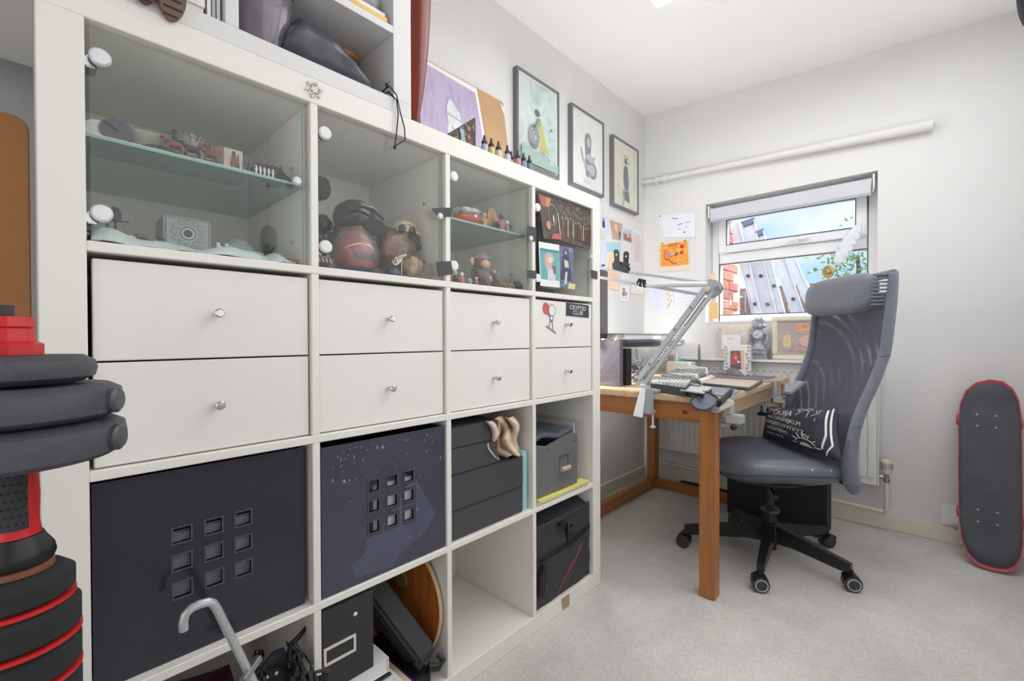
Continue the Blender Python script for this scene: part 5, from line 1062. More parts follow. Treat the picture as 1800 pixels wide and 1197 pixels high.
Mink = mat('ink', (88, 90, 104), .8); Mred = mat('red_pen', (226, 150, 150), .8); Mp1 = mat('note_white', (232, 234, 242), .8); Mp2 = mat('note_blue', (206, 216, 236), .8)
# far wall
note([(1156, 376), (1180, 379), (1182, 417), (1168, 417)], 'K', 'blank white sheet with a bent edge pinned beside the window', Mp1, off=.002, pins=[(.16, .09)], name='pinned_sheet')
note([(1178, 376), (1222, 373), (1222, 417), (1181, 418)], 'K', 'white handwritten letter pinned left of the window', Mp1, [(0, s_) for s_ in strokes([(.05, .22), (.12, .18), (.18, .22), (.32, .2)], .03)]+[(0, stroke([(.3, .5), (.42, .43)], .03)), (0, stroke([(.42, .43), (.50, .44)], .025)), (0, stroke([(.6, .40), (.82, .36)], .025)), (0, stroke([(.3, .66), (.42, .62)], .02)), (0, stroke([(.58, .60), (.68, .57)], .02)), (0, disc(.56, .78, .04, .04))], [mat('ink_blue', (120, 124, 150), .8)], off=.004, name='handwritten_letter')
Mor = paint_mat('orange_paint', [(214, 96, 50), (240, 170, 70), (232, 128, 50), (246, 196, 96), (210, 84, 56)], 28, 2.4, 3)
note([(1158.5, 426), (1210.5, 419.5), (1213, 474), (1158, 479)], 'K', 'orange abstract drawing in a clear sleeve pinned left of the window', mat('sleeve_cream', (226, 214, 190), .5),
     [(0, [(.05, .10), (.95, .06), (.97, .82), (.5, .84), (.06, .80)]), (2, disc(.32, .42, .10, .10))]+[(1, s_) for s_ in strokes([(.36, .12), (.62, .1), (.60, .18), (.30, .16)], .018)+strokes([(.24, .26), (.18, .44), (.22, .60), (.36, .62), (.46, .74), (.62, .76)], .02)+strokes([(.22, .60), (.40, .52), (.50, .48)], .014)+strokes([(.50, .50), (.58, .42), (.64, .46)], .016)]+[(3, disc(.78, .22, .07, .07)), (3, disc(.76, .42, .06, .06)), (4, [(.55, .46), (.62, .38), (.66, .44), (.58, .54)])], [Mor, mat('brown_line', (92, 52, 44), .8), mat('mauve_spot', (196, 140, 140), .8), mat('red_spot', (206, 62, 44), .8), mat('olive_spot', (110, 110, 70), .8)], off=.003, pins=[(.12, .05), (.88, .05)], name='orange_drawing', cat='picture')
note([(1141, 502), (1167, 503), (1166, 546), (1148, 549)], 'K', 'pale lilac handwritten list on the wall beneath the lamp arm', mat('note_lilac', (224, 226, 244), .8), scr(11, seed=2, w=.012), [mat('ink_lilac', (190, 192, 214), .8)], off=.002, name='handwritten_list')
note([(1170, 505), (1180, 504), (1185, 540), (1172, 542)], 'K', 'pink and teal patterned strip beneath the lamp arm', mat('pattern_white', (238, 226, 222), .8), [(k % 3, disc(.2+.55*((k*37) % 10)/10, .08+.085*k, .13, .035)) for k in range(11)], [mat('pt_pink', (226, 110, 130), .7), mat('pt_teal', (120, 186, 178), .7), mat('pt_peach', (240, 190, 160), .7)], off=.003, name='patterned_strip')
note([(1187, 512), (1228, 512), (1224, 530), (1187, 538)], 'K', 'white handwritten note partly behind the lamp elbow', Mp1, scr(3, seed=4, y0=.25, y1=.8, w=.03), [mat('ink_grey2', (180, 184, 190), .8)], off=.002)
note([(1248, 484), (1256, 478), (1262, 500), (1256, 545)], 'K', 'thin peach paper shape hanging at the left edge of the window', mat('peach_note', (242, 214, 172), .8), off=.003, name='peach_note')
note([(1247, 532), (1262, 532), (1263, 560), (1246, 560)], 'K', 'peach sticky note under the left corner of the window', mat('peach_note2', (246, 208, 150), .8), off=.004, name='peach_note')
# left wall
note([(1056, 352), (1066, 357), (1066, 372), (1056, 368)], 'L', 'white slip with red writing under the middle picture', Mp1, scr(4, seed=8, w=.05), [Mred], name='red_written_slip')
note([(1057, 373), (1069, 380), (1070, 415), (1057, 412)], 'L', 'pale blue card with a small dark figure on the left wall', Mp2, [(0, disc(.30, .30, .16, .09)), (0, [(.14, .38), (.46, .38), (.5, .66), (.12, .66)]), (1, disc(.30, .30, .09, .05))], [Mdk, mat('pk', (220, 180, 176), .8)], name='figure_card')
note([(1055, 405), (1063, 407), (1063, 421), (1055, 421)], 'L', 'small pale green card at the edge of the shelving unit', mat('pale_green', (206, 212, 196), .8), off=.003, name='small_card')
Mpk = paint_mat('pink_brown_print', [(150, 84, 70), (226, 170, 150), (200, 130, 110), (236, 200, 184), (110, 84, 84)], 60, 1.5, 3)
note([(1072, 386), (1094, 394), (1091, 423), (1077, 419)], 'L', 'pink and brown picture card on the left wall above the lamp clip', Mpk, [(0, [(.3, .2), (.6, .18), (.55, .6), (.35, .5)]), (1, [(.7, .5), (.95, .5), (.9, .95), (.75, .9)])], [mat('pk2', (240, 190, 170), .8), mat('gn2', (110, 116, 100), .8)], off=.002, name='picture_card', cat='picture')
note([(1095, 400), (1111, 405), (1111, 428), (1093, 421)], 'L', 'pale blue card with two small pink figures on the left wall', mat('card_sky', (190, 206, 226), .8), [(0, disc(.28, .5, .18, .26)), (1, disc(.74, .5, .15, .22)), (2, disc(.28, .36, .1, .1)), (0, [(.1, .7), (.9, .6), (.9, .95), (.2, .95)])], [mat('br3', (170, 116, 104), .8), mat('pk3', (226, 150, 140), .8), mat('sk3', (236, 214, 190), .8)], name='figures_card', cat='picture')
note([(1112, 402), (1127, 408), (1127, 466), (1112, 466)], 'L', 'tall white sheet with lines of red writing near the room corner', Mp1, scr(18, seed=11, w=.014, x0=.05, x1=.85), [Mred], name='red_written_sheet')
note([(1056, 423), (1066, 426), (1066, 471), (1056, 471)], 'L', 'pale blue sheet at the edge of the shelving unit above the lamp arm', Mp2, [(0, [(.1, .88), (.7, .86), (.7, .93), (.1, .95)])], [M_dark], off=.002, name='blue_sheet')
note([(1066, 426), (1091, 428), (1090, 475), (1066, 470)], 'L', 'peach and aqua sheet with writing behind the large clip', mat('peach_sheet', (244, 220, 200), .8), [(0, [(0, 0), (1, 0), (1, .34), (0, .38)])]+[(1, s_[1]) for s_ in scr(5, .1, .8, .5, .95, seed=5, w=.02)], [mat('aqua', (170, 214, 224), .8), mat('pch', (226, 186, 160), .8)], off=.003, name='peach_sheet')
note([(1068, 474), (1088, 478), (1087, 511), (1073, 508)], 'L', 'peach note with writing between the two lamp bars', mat('peach_sheet2', (244, 212, 184), .8), scr(3, seed=15, y0=.15, y1=.4, w=.03), [mat('pch2', (206, 160, 130), .8)], off=.004, name='peach_note')
note([(1089, 500), (1107, 503), (1104, 531), (1090, 529)], 'L', 'white card with a grey floral ink drawing below the lamp bars', M_paper, [(0, disc(.4, .3, .16, .14)), (1, disc(.4, .3, .08, .07)), (0, disc(.62, .52, .18, .12)), (1, disc(.62, .52, .10, .06)), (0, disc(.35, .55, .12, .12)), (0, stroke([(.6, .62), (.7, .85)], .04)), (0, stroke([(.35, .6), (.3, .8)], .03))], [mat('flower_ink', (132, 134, 142), .8), mat('flower_light', (200, 202, 206), .8)], off=.003, name='flower_drawing', cat='picture')
note([(1110, 496), (1132, 505), (1131, 519), (1108, 515)], 'L', 'cream card hanging under the small binder clip', mat('cream_note', (236, 234, 222), .8), off=.003, name='cream_card')
note([(1092, 478), (1108, 480), (1108, 498), (1092, 496)], 'L', 'pale sheet on the left wall between the lamp bars', mat('pale_sheet', (222, 230, 234), .8), off=.002, name='pale_sheet')
# ================================================================== DESK
M_pine = wood_mat('orange_pine', (186, 124, 68), (158, 98, 48), 2, 2.2, .42, .15); M_pineX = wood_mat('orange_pine_x', (182, 118, 64), (148, 90, 44), 0, 2.2, .42, .15); M_pineY = wood_mat('orange_pine_y', (186, 122, 66), (154, 94, 46), 1, 2.2, .42, .15)
M_top = wood_mat('pale_desk_top', (214, 188, 158), (192, 158, 122), 1, 2, .4, .1)
dk = thing('wooden_desk', 'orange pine desk with a worn pale top standing against the left wall', 'desk', (.37, 2.19, 0))
DX0, DX1, DY0, DY1, DZ = -.02, .775, 1.645, 2.745, .735
obj('desk_top', G().box((DX0, DY0, DZ-.024), (DX1, DY1, DZ)), M_top, dk, bev=.003)
ly = ((1.660, 1.716), (2.672, 2.728)); lx_ = ((0, .055), (.702, .757))
for a, b in lx_:
    for c, d in ly: obj('leg', G().box((a, c, 0), (b, d, DZ-.024)), M_pine, dk, bev=.003)
obj('apron', G().box((.055, 1.664, .637), (.702, 1.684, DZ-.024)), M_pineX, dk, bev=.001); obj('apron', G().box((.055, 2.70, .637), (.702, 2.72, DZ-.024)), M_pineX, dk, bev=.001)
obj('apron', G().box((.004, 1.716, .637), (.024, 2.672, DZ-.024)), M_pineY, dk, bev=.001); obj('apron', G().box((.737, 1.716, .650), (.754, 2.672, DZ-.024)), M_top, dk, bev=.001)  # right apron takes the pale top wood, painting in the light it reflects
obj('stretcher', G().box((.008, 1.716, 0), (.050, 2.672, .06)), M_pineY, dk, bev=.003); obj('stretcher', G().box((.055, 2.68, 0), (.702, 2.72, .055)), M_pineX, dk, bev=.003)
P = Kw(1204, 725, 1.6636); obj('wood_knot', G().prism([P+Vector((.013*math.cos(a), 0, .009*math.sin(a))) for a in [i*PI/8 for i in range(16)]], (0, -.0006, 0)), mat('knot_ring', (140, 78, 36), .5), dk, smooth=False); obj('wood_knot', G().prism([P+Vector((.007*math.cos(a), 0, .005*math.sin(a))) for a in [i*PI/8 for i in range(16)]], (0, -.001, 0)), mat('knot', (96, 50, 26), .5), dk, smooth=False)
zt = DZ+.0005
def slab(q, z0, z1, name, m, par=None, **k):
    P = [Tz(u, v, z1) for u, v in q]; g = G().prism([Vector((p.x, p.y, z0)) for p in P], (0, 0, z1-z0)); return obj(name, g, m, par, **k)
M_key = mat('key_grey', (178, 178, 176), .5); M_keyd = mat('key_dark', (92, 94, 98), .5)
tag(slab([(1238, 655), (1364, 662), (1344, 667.5), (1240, 661)], zt, zt+.003, 'mouse_pad', mat('mauve_pad', (126, 118, 128), .8)), 'mauve grey mouse pad at the back of the desk', 'mouse pad')
tag(slab([(1228, 676), (1262, 677), (1302, 686), (1290, 692), (1246, 690)], zt, zt+.003, 'desk_mat', mat('grey_mat', (128, 128, 136), .8)), 'grey desk mat in front of the drawing tablet', 'mat')
q = [(1258.7, 663.3), (1342, 668.7), (1318.7, 682), (1228.7, 673)]
t = thing('drawing_tablet', 'pale screened drawing tablet lying flat on the desk', 'tablet', Tz(1285, 673, zt))
slab(q, zt+.0035, zt+.012, 'tablet_body', mat('tablet_dark', (84, 82, 86), .4), t, bev=.002)
P = [Tz(u, v, zt+.0122) for u, v in [(1260, 664.4), (1337, 669.2), (1316, 680.5), (1234, 672.6)]]; g = G().prism(P, (0, 0, .0005)); obj('surface', g, mat('tablet_face', (202, 184, 174), .35, var=.1, scale=5), t, smooth=False)
# mouse
P = Tz(1294, 658, zt+.004); t = thing('computer_mouse', 'grey ergonomic mouse on the mauve mouse pad', 'mouse', (P.x, P.y-.03, zt+.0035))
P = Vector((P.x, P.y-.03, zt+.0036)); ax = Vector((.9, -.2, 0)).normalized(); ay = Vector((.2, .9, 0)).normalized()
def mous(a, b):
    s_ = a*2-1; w_ = .040*(1-abs(s_)**2.6)**.5 if abs(s_) < 1 else 0; h_ = .046*(1-((s_+.15)/1.15)**2*.9)*max(0, (1-abs(s_)**4)) if abs(s_) < 1 else 0; an = b*PI
    return P+ax*(.062*s_)+ay*(w_*math.cos(an))+Vector((0, 0, max(0, h_)*math.sin(an)))
obj('shell', G().grid(mous, 20, 14), mat('mouse_grey', (118, 120, 128), .35, var=.1, scale=20), t)
obj('scroll_wheel', G().cyl(P+ax*.035+ay*.004+Vector((0, 0, .031)), P+ax*.035-ay*.004+Vector((0, 0, .031)), .007, n=14), M_keyd, t)
# keyboards: rows of key caps
def keyb(q, z0, z1, rows, cols, kh, lab, mb, mk, name='keyboard', skew=.1, rowrise=0, capz=.6):
    t = thing(name, lab, 'keyboard', sum((Tz(u, v, z1) for u, v in q), Vector())/4); P = [Tz(u, v, z1) for u, v in q]
    g = G().prism([Vector((p.x, p.y, z0)) for p in P], (0, 0, z1-z0)); obj('case', g, mb, t, bev=.002)
    first = None
    for r in range(rows):
        for c in range(cols):
            a0, a1 = .04+.92*c/cols+.006, .04+.92*(c+1)/cols-.006; b0, b1 = .06+.86*r/rows+.012, .06+.86*(r+1)/rows-.012; hz = z1+.0004+rowrise*(rows-1-r)
            Q = [bil(P, x, y) for x, y in ((a0, b0), (a1, b0), (a1, b1), (a0, b1))]; cc = sum(Q, Vector())/4
            lo = [Vector((p.x, p.y, z1+.0003)) for p in Q]; up_ = [Vector((cc.x+(p.x-cc.x)*.78, cc.y+(p.y-cc.y)*.78, hz+kh)) for p in Q]
            g = G().add(lo+up_, [(3, 2, 1, 0), (4, 5, 6, 7), (0, 1, 5, 4), (1, 2, 6, 5), (2, 3, 7, 6), (3, 0, 4, 7)]); obj('key', g, mk, t, smooth=False)
    return t
keyb([(1207, 648), (1248, 654), (1216, 668.5), (1162, 659)], zt, zt+.026, 6, 13, .011, 'grey keyboard with tall rows of keys at the back left of the desk', M_grey, M_key, rowrise=.003)
keyb([(1160, 664), (1218, 671), (1206, 683), (1143, 674)], zt, zt+.030, 5, 9, .009, 'dark split ergonomic keyboard, left half near the front edge of the desk', M_dark, M_key, 'ergonomic_keyboard')
qp_ = [(1214, 676.5), (1252, 682.5), (1236, 692), (1195, 686)]; tag(slab(qp_, zt, zt+.019, 'keyboard_half', M_dark, bev=.002), 'low dark right half of the split keyboard beneath the light palm rest', 'keyboard')
tag(slab([(u, v-1.5) for u, v in qp_], zt+.0195, zt+.025, 'palm_rest', mat('palm_grey', (186, 187, 190), .7), bev=.002), 'light grey palm rest wedge at the right end of the dark ergonomic keyboard', 'palm rest')
tag(slab([(1214, 673), (1230, 675.5), (1231, 677.5), (1214, 675.5)], zt+.0255, zt+.031, 'stylus', M_grey, bev=.001), 'short grey stylus lying on the palm rest beside the drawing tablet', 'stylus')
tag(slab([(1228, 666), (1250, 658.5), (1258, 661), (1233, 671.5)], zt, zt+.02, 'keyboard_wedge', mat('wedge_cream', (214, 208, 198), .6), bev=.002), 'cream wedge right of the tall grey keyboard', 'wedge')
P = Tz(1229, 655, zt); P.y = min(P.y, 2.70); P.x = at(1229, 600, 1, P.y).x
t = thing('standing_stylus', 'tall thin grey stylus standing upright at the back of the desk', 'stylus', (P.x, P.y, zt)); obj('stylus_body', G().lathe([(.007, .008), (.0075, .05), (.0075, .13), (.0045, .165), (.0001, .182)], (P.x, P.y, zt), n=14), M_grey, t); obj('holder', G().lathe([(.018, 0), (.018, .006), (.009, .008)], (P.x, P.y, zt), n=18), M_dark, t)
g = G().tube([Tz(1236, 652, zt+.004), Tz(1245, 650.5, zt+.01), Tz(1256, 651.5, zt+.01), Tz(1266, 655, zt+.006), Tz(1275, 658, zt+.004)], .0018, 6); tag(obj('mouse_cable', g, M_grey), 'thin grey cable arching behind the mouse pad', 'cable')
# translucent file holder, roll, black box, cable tangle
t = thing('clear_file_holder', 'translucent grey magazine holder at the left front of the desk', 'holder', (.28, 1.79, zt))
Mtr = thin('smoky_plastic', (214, 212, 218), .04, opaque=.22, rough=.1, dcol=(176, 172, 184))
x0, x1, y0, y1, z0, z1 = .185, .328, 1.748, 1.775, zt, Kw(1091, 598, 1.748).z
g = G().box((x0, y0, z0), (x1, y0+.003, z1)).box((x1-.003, y0+.003, z0), (x1, y1, z1)).box((x0, y1, z0), (x1, y1+.003, z1)).box((x0, y0+.003, z0), (x0+.003, y1, z1)).box((x0+.003, y0+.003, z0), (x1-.003, y1, z0+.003)); obj('holder_body', g, Mtr, t, smooth=False)
t = thing('paper_roll', 'clear wrapped roll sticking out of the translucent magazine holder', 'roll', (.27, 1.79, zt+.004))
a, b = Vector((.20, 1.762, zt+.03)), Vector((.312, 1.762, z1+.008)); obj('roll', G().cyl(a, b, .0105, n=18), mat('beige_roll', (200, 176, 152), .6), t); obj('wrap', G().cyl(b-(b-a)*.02, b+(b-a).normalized()*.014, .0115, n=18), M_clear, t)
for k in range(3): o_ = Vector((0, .012*k-.012, -.05-.05*k)); tag(obj('wrapped_stick', G().cyl(Vector((.205, 1.762, zt+.02+.01*k))+Vector((0, o_.y*.5, 0)), Vector((.318, 1.762+o_.y*.5, z1+o_.z-.02)), .004, n=10), mat('stick_tan', (190, 164, 140), .6)), ['uppermost thin tan stick inside the translucent magazine holder', 'middle thin tan stick inside the translucent magazine holder', 'lowest thin tan stick inside the translucent magazine holder'][k], 'stick')
P = Tz(1101, 678, zt); tag(obj('black_case', G().box((P.x-.06, P.y, zt), (P.x, P.y+.05, Kw(1101, 613, P.y).z)), M_blackm, bev=.002), 'narrow black case standing right behind the translucent magazine holder', 'case')
P = Tz(1112, 672, zt); rr = random.Random(3); g = G()
for k in range(13):
    c = P+Vector((rr.uniform(-.03, .03), rr.uniform(.02, .06), 0)); pts = [c+Vector((.03*math.sin(a*1.3+k), .025*math.cos(a+k*2), .012+.11*(a/7)*rr.uniform(.7, 1)+.01*math.sin(a*2+k))) for a in [j*.7 for j in range(11)]]
    g.tube(pts, rr.uniform(.003, .0065), 6)
tag(obj('cable_tangle', g, mat('silver_cable', (176, 178, 186), .3, .5)), 'tangle of silver grey cables beside the black case on the desk', 'cables')
# monitor edge
t = thing('black_monitor', 'black monitor seen edge on between the shelving unit and the desk riser', 'monitor', (.1, 1.86, zt))
obj('screen', G().ob((.155, 1.86, 1.12), (.012, .004, 0), (-.05, .14, 0), (0, 0, .172)), M_black, t, bev=.004); obj('stand', G().box((.10, 1.86, zt+.012), (.13, 1.92, 1.05)).box((.02, 1.82, zt), (.15, 1.98, zt+.012)), M_dark, t, bev=.003)
# riser with laptop and papers
t = thing('desk_riser', 'white desk riser carrying a laptop and papers along the left wall', 'riser', (.07, 2.35, zt))
obj('top_plate', G().box((-.075, 2.02, .896), (.225, 2.68, .9062)), M_white, t, bev=.002)
for x in (-.06, .205):
    for y in (2.05, 2.65): obj('leg', G().cyl((x, y, zt), (x, y, .896), .007, n=12), M_white, t)
t = thing('closed_laptop', 'closed dark grey laptop on the white desk riser', 'laptop', (.07, 2.2, .8865)); obj('base', G().box((-.05, 2.0, .9065), (.235, 2.36, .924)), M_dark, t, bev=.004); obj('lid', G().box((-.05, 2.0, .9245), (.235, 2.36, .941)), mat('laptop_lid', (96, 98, 108), .4, .2), t, bev=.004)
t = thing('closed_laptop', 'closed silver white laptop right of the dark one on the desk riser', 'laptop', (.07, 2.5, .8865)); obj('base', G().box((-.05, 2.37, .9065), (.235, 2.70, .924)), mat('laptop_silver', (206, 207, 210), .4, .2), t, bev=.004); obj('lid', G().box((-.05, 2.37, .9245), (.235, 2.70, .939)), mat('laptop_silver', (206, 207, 210), .4, .2), t, bev=.004)
t = thing('drawing_pad', 'open white drawing pad lying on top of the two laptops', 'pad', (.08, 2.3, .918)); obj('pages', G().box((-.06, 1.99, .9415), (.22, 2.52, .968)), M_paper, t, bev=.002); obj('cover', G().box((-.062, 1.985, .9685), (.224, 2.53, .974)), mat('grey_cover', (176, 178, 176), .6), t, smooth=False)
g = G().tube([Vector((-.02+.03*k, 1.985+.006*math.sin(k*3), .956+.010*math.cos(k*3))) for k in range(9)], .002, 6); obj('spiral', g, M_steel, t)
tag(obj('white_carton', G().box((.16, 2.60, zt), (.30, 2.70, zt+.07)), M_white, bev=.003), 'small white carton at the back of the desk left of the keyboards', 'carton')
P = Kw(1196, 640, 2.64); g = G().cyl((P.x, 2.64, zt+.0705), (P.x-.01, 2.64, zt+.10), .004).cyl((P.x+.012, 2.65, zt+.0705), (P.x+.020, 2.65, zt+.092), .004); tag(obj('teal_clips', g, mat('teal_plastic', (84, 176, 192), .4)), 'two little teal pegs on the white carton', 'pegs')
P = Kw(1177, 632, 2.72); tag(obj('pink_card', G().box((P.x-.02, 2.735, zt), (P.x+.02, 2.738, P.z+.03)), paint_mat('pink_card', [(214, 120, 120), (236, 200, 196), (226, 160, 150)], 50, 1, 2), smooth=False), 'small pink card behind the lamp arm at the back of the desk', 'card')
# photo frame with rose
P = Kw(1293, 650, 2.69); fx0, fx1 = Kw(1272, 640, 2.69).x, Kw(1320, 640, 2.69).x; fz1 = Kw(1290, 606, 2.69).z
t = thing('ornate_photo_frame', 'white ornate frame with a red rose picture standing at the back of the desk', 'picture frame', ((fx0+fx1)/2, 2.70, zt))
cx_, W_, H_ = (fx0+fx1)/2, fx1-fx0, fz1-zt
g = G(); ring(g, fx0, fx1, zt, fz1, .035, 2.69, 2.70); obj('frame', g, M_white, t, bev=.002)
g = G()
for s_ in (-1, 1):
    for k in range(9): g.ell((cx_+s_*(W_/2-.014+.005*math.sin(k*1.9)), 2.687, zt+.012+k*(H_-.02)/8), (.010, .005, .008), 8, 6, amp=.4, seed=k)
obj('carved_scroll', g, mat('frame_scroll', (206, 208, 214), .5, var=.2, scale=150), t)
q = [Vector((fx0+.035, 2.694, fz1-.035)), Vector((fx1-.035, 2.694, fz1-.035)), Vector((fx1-.035, 2.694, zt+.012)), Vector((fx0+.035, 2.694, zt+.012))]
g = G(); nY = Vector((0, -1, 0)); card(g, q, -.003, nY); obj('picture', g, mat('rose_bg', (104, 96, 112), .6), t, smooth=False)
g = G(); art(g, q, nY, [(1, [(.72, 0), (1, 0), (1, 1), (.80, 1)]), (0, disc(.38, .26, .30, .22)), (0, disc(.24, .50, .20, .16)), (2, disc(.40, .30, .12, .08)), (3, disc(.60, .48, .12, .05))], .0008); obj('rose', g, [mat('rose_red', (216, 76, 78), .6, var=.2, scale=60), mat('peach_strip', (232, 194, 168), .6), mat('rose_pink', (236, 150, 136), .6), M_white], t, smooth=False)
# shelf over the radiator
RZ = .826
struct('trim_1', G().box((.14, 2.765, RZ-.014), (1.12, YW-.001, RZ)), M_white, bev=.002)
x0, x1 = Kw(1261, 590, 2.83).x, Kw(1321, 590, 2.83).x; zt1 = Kw(1290, 571, 2.83).z
t = thing('cloth_sachet', 'tan and white fabric pouch with faint lettering propped above the radiator', 'pouch', ((x0+x1)/2, 2.84, RZ))
def sac(a, b): r = math.sin(PI*a)**.35*math.sin(PI*b)**.35 if 0 < a < 1 and 0 < b < 1 else 0; return Vector((x0+(x1-x0)*a, 2.845-.025*r, RZ+.001+(zt1-RZ)*(1-b)))
obj('pouch', G().grid(sac, 16, 14).grid(lambda a, b: Vector((x0+(x1-x0)*a, 2.847+.012*(sac(a, b).y < 2.84), RZ+.001+(zt1-RZ)*(1-b))), 16, 14, flip=True), paint_mat('tan_linen', [(214, 190, 172), (228, 210, 194), (236, 220, 206)], 12, 1, 2), t)
q = [sac(.16, .3), sac(.72, .3), sac(.72, .72), sac(.16, .72)]; q = [Vector((p.x, 2.815, p.z)) for p in q]; g = G(); card(g, q, .0006, nY); obj('label_patch', g, M_paper, t, smooth=False)
g = G()
for k, s_ in enumerate(('MEID', 'LIL')): text_on(g, s_, .34, lambda x, y, k=k: bil(q, .5+x*.5, .30+.42*k-y*.9)+nY*.0010)
obj('lettering', g, mat('faint_ink', (186, 190, 198), .8), t, smooth=False)
g = G().cyl(sac(.08, .14)+Vector((0, -.004, 0)), sac(.08, .14)+Vector((0, .004, 0)), .006, n=12); obj('eyelet', g, mat('eyelet', (190, 170, 150), .5), t)
# silver clock ornament
P = Kw(1334, 629, 2.81); ox = P.x; t = thing('silver_clock_ornament', 'ornate silver mantel ornament with scrolls standing above the radiator', 'ornament', (ox, 2.81, RZ))
Msv = mat('aged_silver', (176, 178, 186), .35, .6, var=.35, scale=110, bump=.6, bscale=160)
obj('plinth', G().box((ox-.053, 2.775, RZ+.0005), (ox+.053, 2.845, RZ+.008)).box((ox-.046, 2.78, RZ+.008), (ox+.046, 2.84, RZ+.052)).box((ox-.052, 2.777, RZ+.052), (ox+.052, 2.843, RZ+.060)), Msv, t, bev=.002)
obj('name_plate', G().box((ox-.028, 2.777, RZ+.022), (ox+.028, 2.78, RZ+.038)), M_grey, t, bev=.001)
g = G().lathe([(.040, .060), (.036, .075), (.022, .090), (.020, .105), (.030, .120), (.036, .140), (.030, .160), (.022, .172), (.034, .182), (.036, .192), (.016, .205), (.012, .215)], (ox, 2.81, RZ), n=20); obj('body', g, Msv, t)
for s_ in (-1, 1): obj('scroll', G().tube([Vector((ox+s_*(.030+.016*math.sin(a)), 2.80, RZ+.075+.026*a+.008*math.cos(a*3))) for a in [i*.3 for i in range(16)]], .006, 8), Msv, t); obj('scroll', G().tube([Vector((ox+s_*(.012+.020*math.sin(a*.9)), 2.795, RZ+.195+.010*a)) for a in [i*.35 for i in range(10)]], [.006-.0005*i for i in range(10)], 8), Msv, t)
g = G()
for s_ in (-1, 0, 1): g.lathe([(.008, 0), (.010, .010), (.005, .022), (.0001, .034 if s_ else .028)], (ox+s_*.014, 2.81, RZ+.213), n=10)
obj('crest', g, Msv, t)
obj('clock_face', G().lathe([(.022, 0), (.022, .004), (.018, .005), (.0001, .005)], (ox, 2.779, RZ+.140), (0, -1, 0), 22), mat('clock_face', (206, 208, 212), .4), t); obj('hands', G().bar((ox, 2.773, RZ+.140), (ox+.008, 2.773, RZ+.154), .002, .001, (0, 1, 0)).bar((ox, 2.773, RZ+.140), (ox-.012, 2.773, RZ+.134), .002, .001, (0, 1, 0)), M_dark, t, smooth=False)
# gold framed still life
a0, a1 = Kw(1357, 600, 2.83).x, Kw(1357, 600, 2.83).x+.36; z1_ = Kw(1360, 557, 2.83).z; t = thing('gold_framed_painting', 'gold framed still life painting of fruit and flowers propped above the radiator', 'painting', ((a0+a1)/2, 2.835, RZ))
Mgf = mat('pale_gold', (230, 222, 202), .45)
for p, r_ in (((a0, RZ+.0005), (a1, RZ+.0265)), ((a0, z1_-.026), (a1, z1_)), ((a0, RZ+.0265), (a0+.026, z1_-.026)), ((a1-.026, RZ+.0265), (a1, z1_-.026))): obj('frame_bar', G().box((p[0], 2.822, p[1]), (r_[0], 2.848, r_[1])), Mgf, t, bev=.006)
q = [Vector((a0+.024, 2.834, z1_-.024)), Vector((a1-.024, 2.834, z1_-.024)), Vector((a1-.024, 2.834, RZ+.024)), Vector((a0+.024, 2.834, RZ+.024))]
g = G(); card(g, q, -.004, nY); obj('canvas', g, paint_mat('still_life', [(168, 156, 164), (196, 174, 168), (182, 164, 164), (206, 180, 170), (176, 160, 168)], 26, 2, 7), t, smooth=False)
g = G(); art(g, q, nY, [(0, disc(.12+.035*(k % 3), .45+.09*(k//3), .030, .055)) for k in range(12)]+[(1, disc(.38, .22, .12, .16)), (1, disc(.50, .28, .10, .12)), (2, disc(.50, .58, .16, .18)), (2, disc(.44, .56, .06, .16)), (3, disc(.50, .84, .20, .08)), (4, disc(.70, .36, .14, .12)), (4, disc(.30, .80, .14, .07)), (1, stroke([(.6, .3), (.9, .15)], .03))], .0008); obj('painted_fruit', g, [mat('f_yellow', (220, 200, 150), .7, var=.15, scale=90), mat('f_orange', (208, 164, 138), .7, var=.2, scale=90), mat('f_peach', (216, 180, 164), .7, var=.1, scale=60), mat('f_green', (158, 164, 156), .7, var=.2, scale=60), mat('f_rose', (196, 160, 164), .7, var=.2, scale=70)], t, smooth=False)
# quill on a stand on the window board
P = Kw(1456, 478, 2.93); t = thing('quill_stand', 'white feather quill in a gold rosette holder behind the chair headrest', 'quill', (P.x, 2.93, wz0+.0065))
Mgo = mat('antique_gold', (186, 158, 100), .35, .6)
obj('stem', G().lathe([(.03, 0), (.03, .006), (.006, .010), (.005, P.z-wz0-.02)], (P.x, 2.93, wz0+.0065), n=16), Mgo, t)
g = G().tube([P+Vector((.020*math.cos(a), -.004, .028*math.sin(a))) for a in [i*2*PI/16 for i in range(16)]], .008, 8, closed=True); g.ell(P, (.012, .010, .016), 12, 8, amp=.3); g.cyl(P, (P.x, 2.93, wz0+.10), .005); obj('gold_rosette', g, Mgo, t)
q0, q1 = Kw(1466, 470, 2.93), Kw(1516, 388, 2.93); mid = Kw(1484, 425, 2.93)
def qs(s_): return q0*(1-s_)**2+mid*2*s_*(1-s_)+q1*s_*s_
obj('shaft', G().tube([P]+[qs(i/12) for i in range(13)], [.003]+[.0028-.0002*i for i in range(13)], 6), M_white, t)
def fe(a, b):
    s_ = .10+.90*a; c_ = qs(s_); tn = (qs(min(1, s_+.02))-qs(max(0, s_-.02))).normalized(); sd = Vector((tn.z, 0, -tn.x)); w_ = .045*math.sin(PI*min(1, a*.95+.04))**.5*(1 if b > .5 else .55); w_ *= 1-.35*(math.sin(a*42) > .72)
    return c_+sd*(b-.5)*2*w_-tn*abs(b-.5)*.03+Vector((0, -.006*math.cos((b-.5)*3), 0))
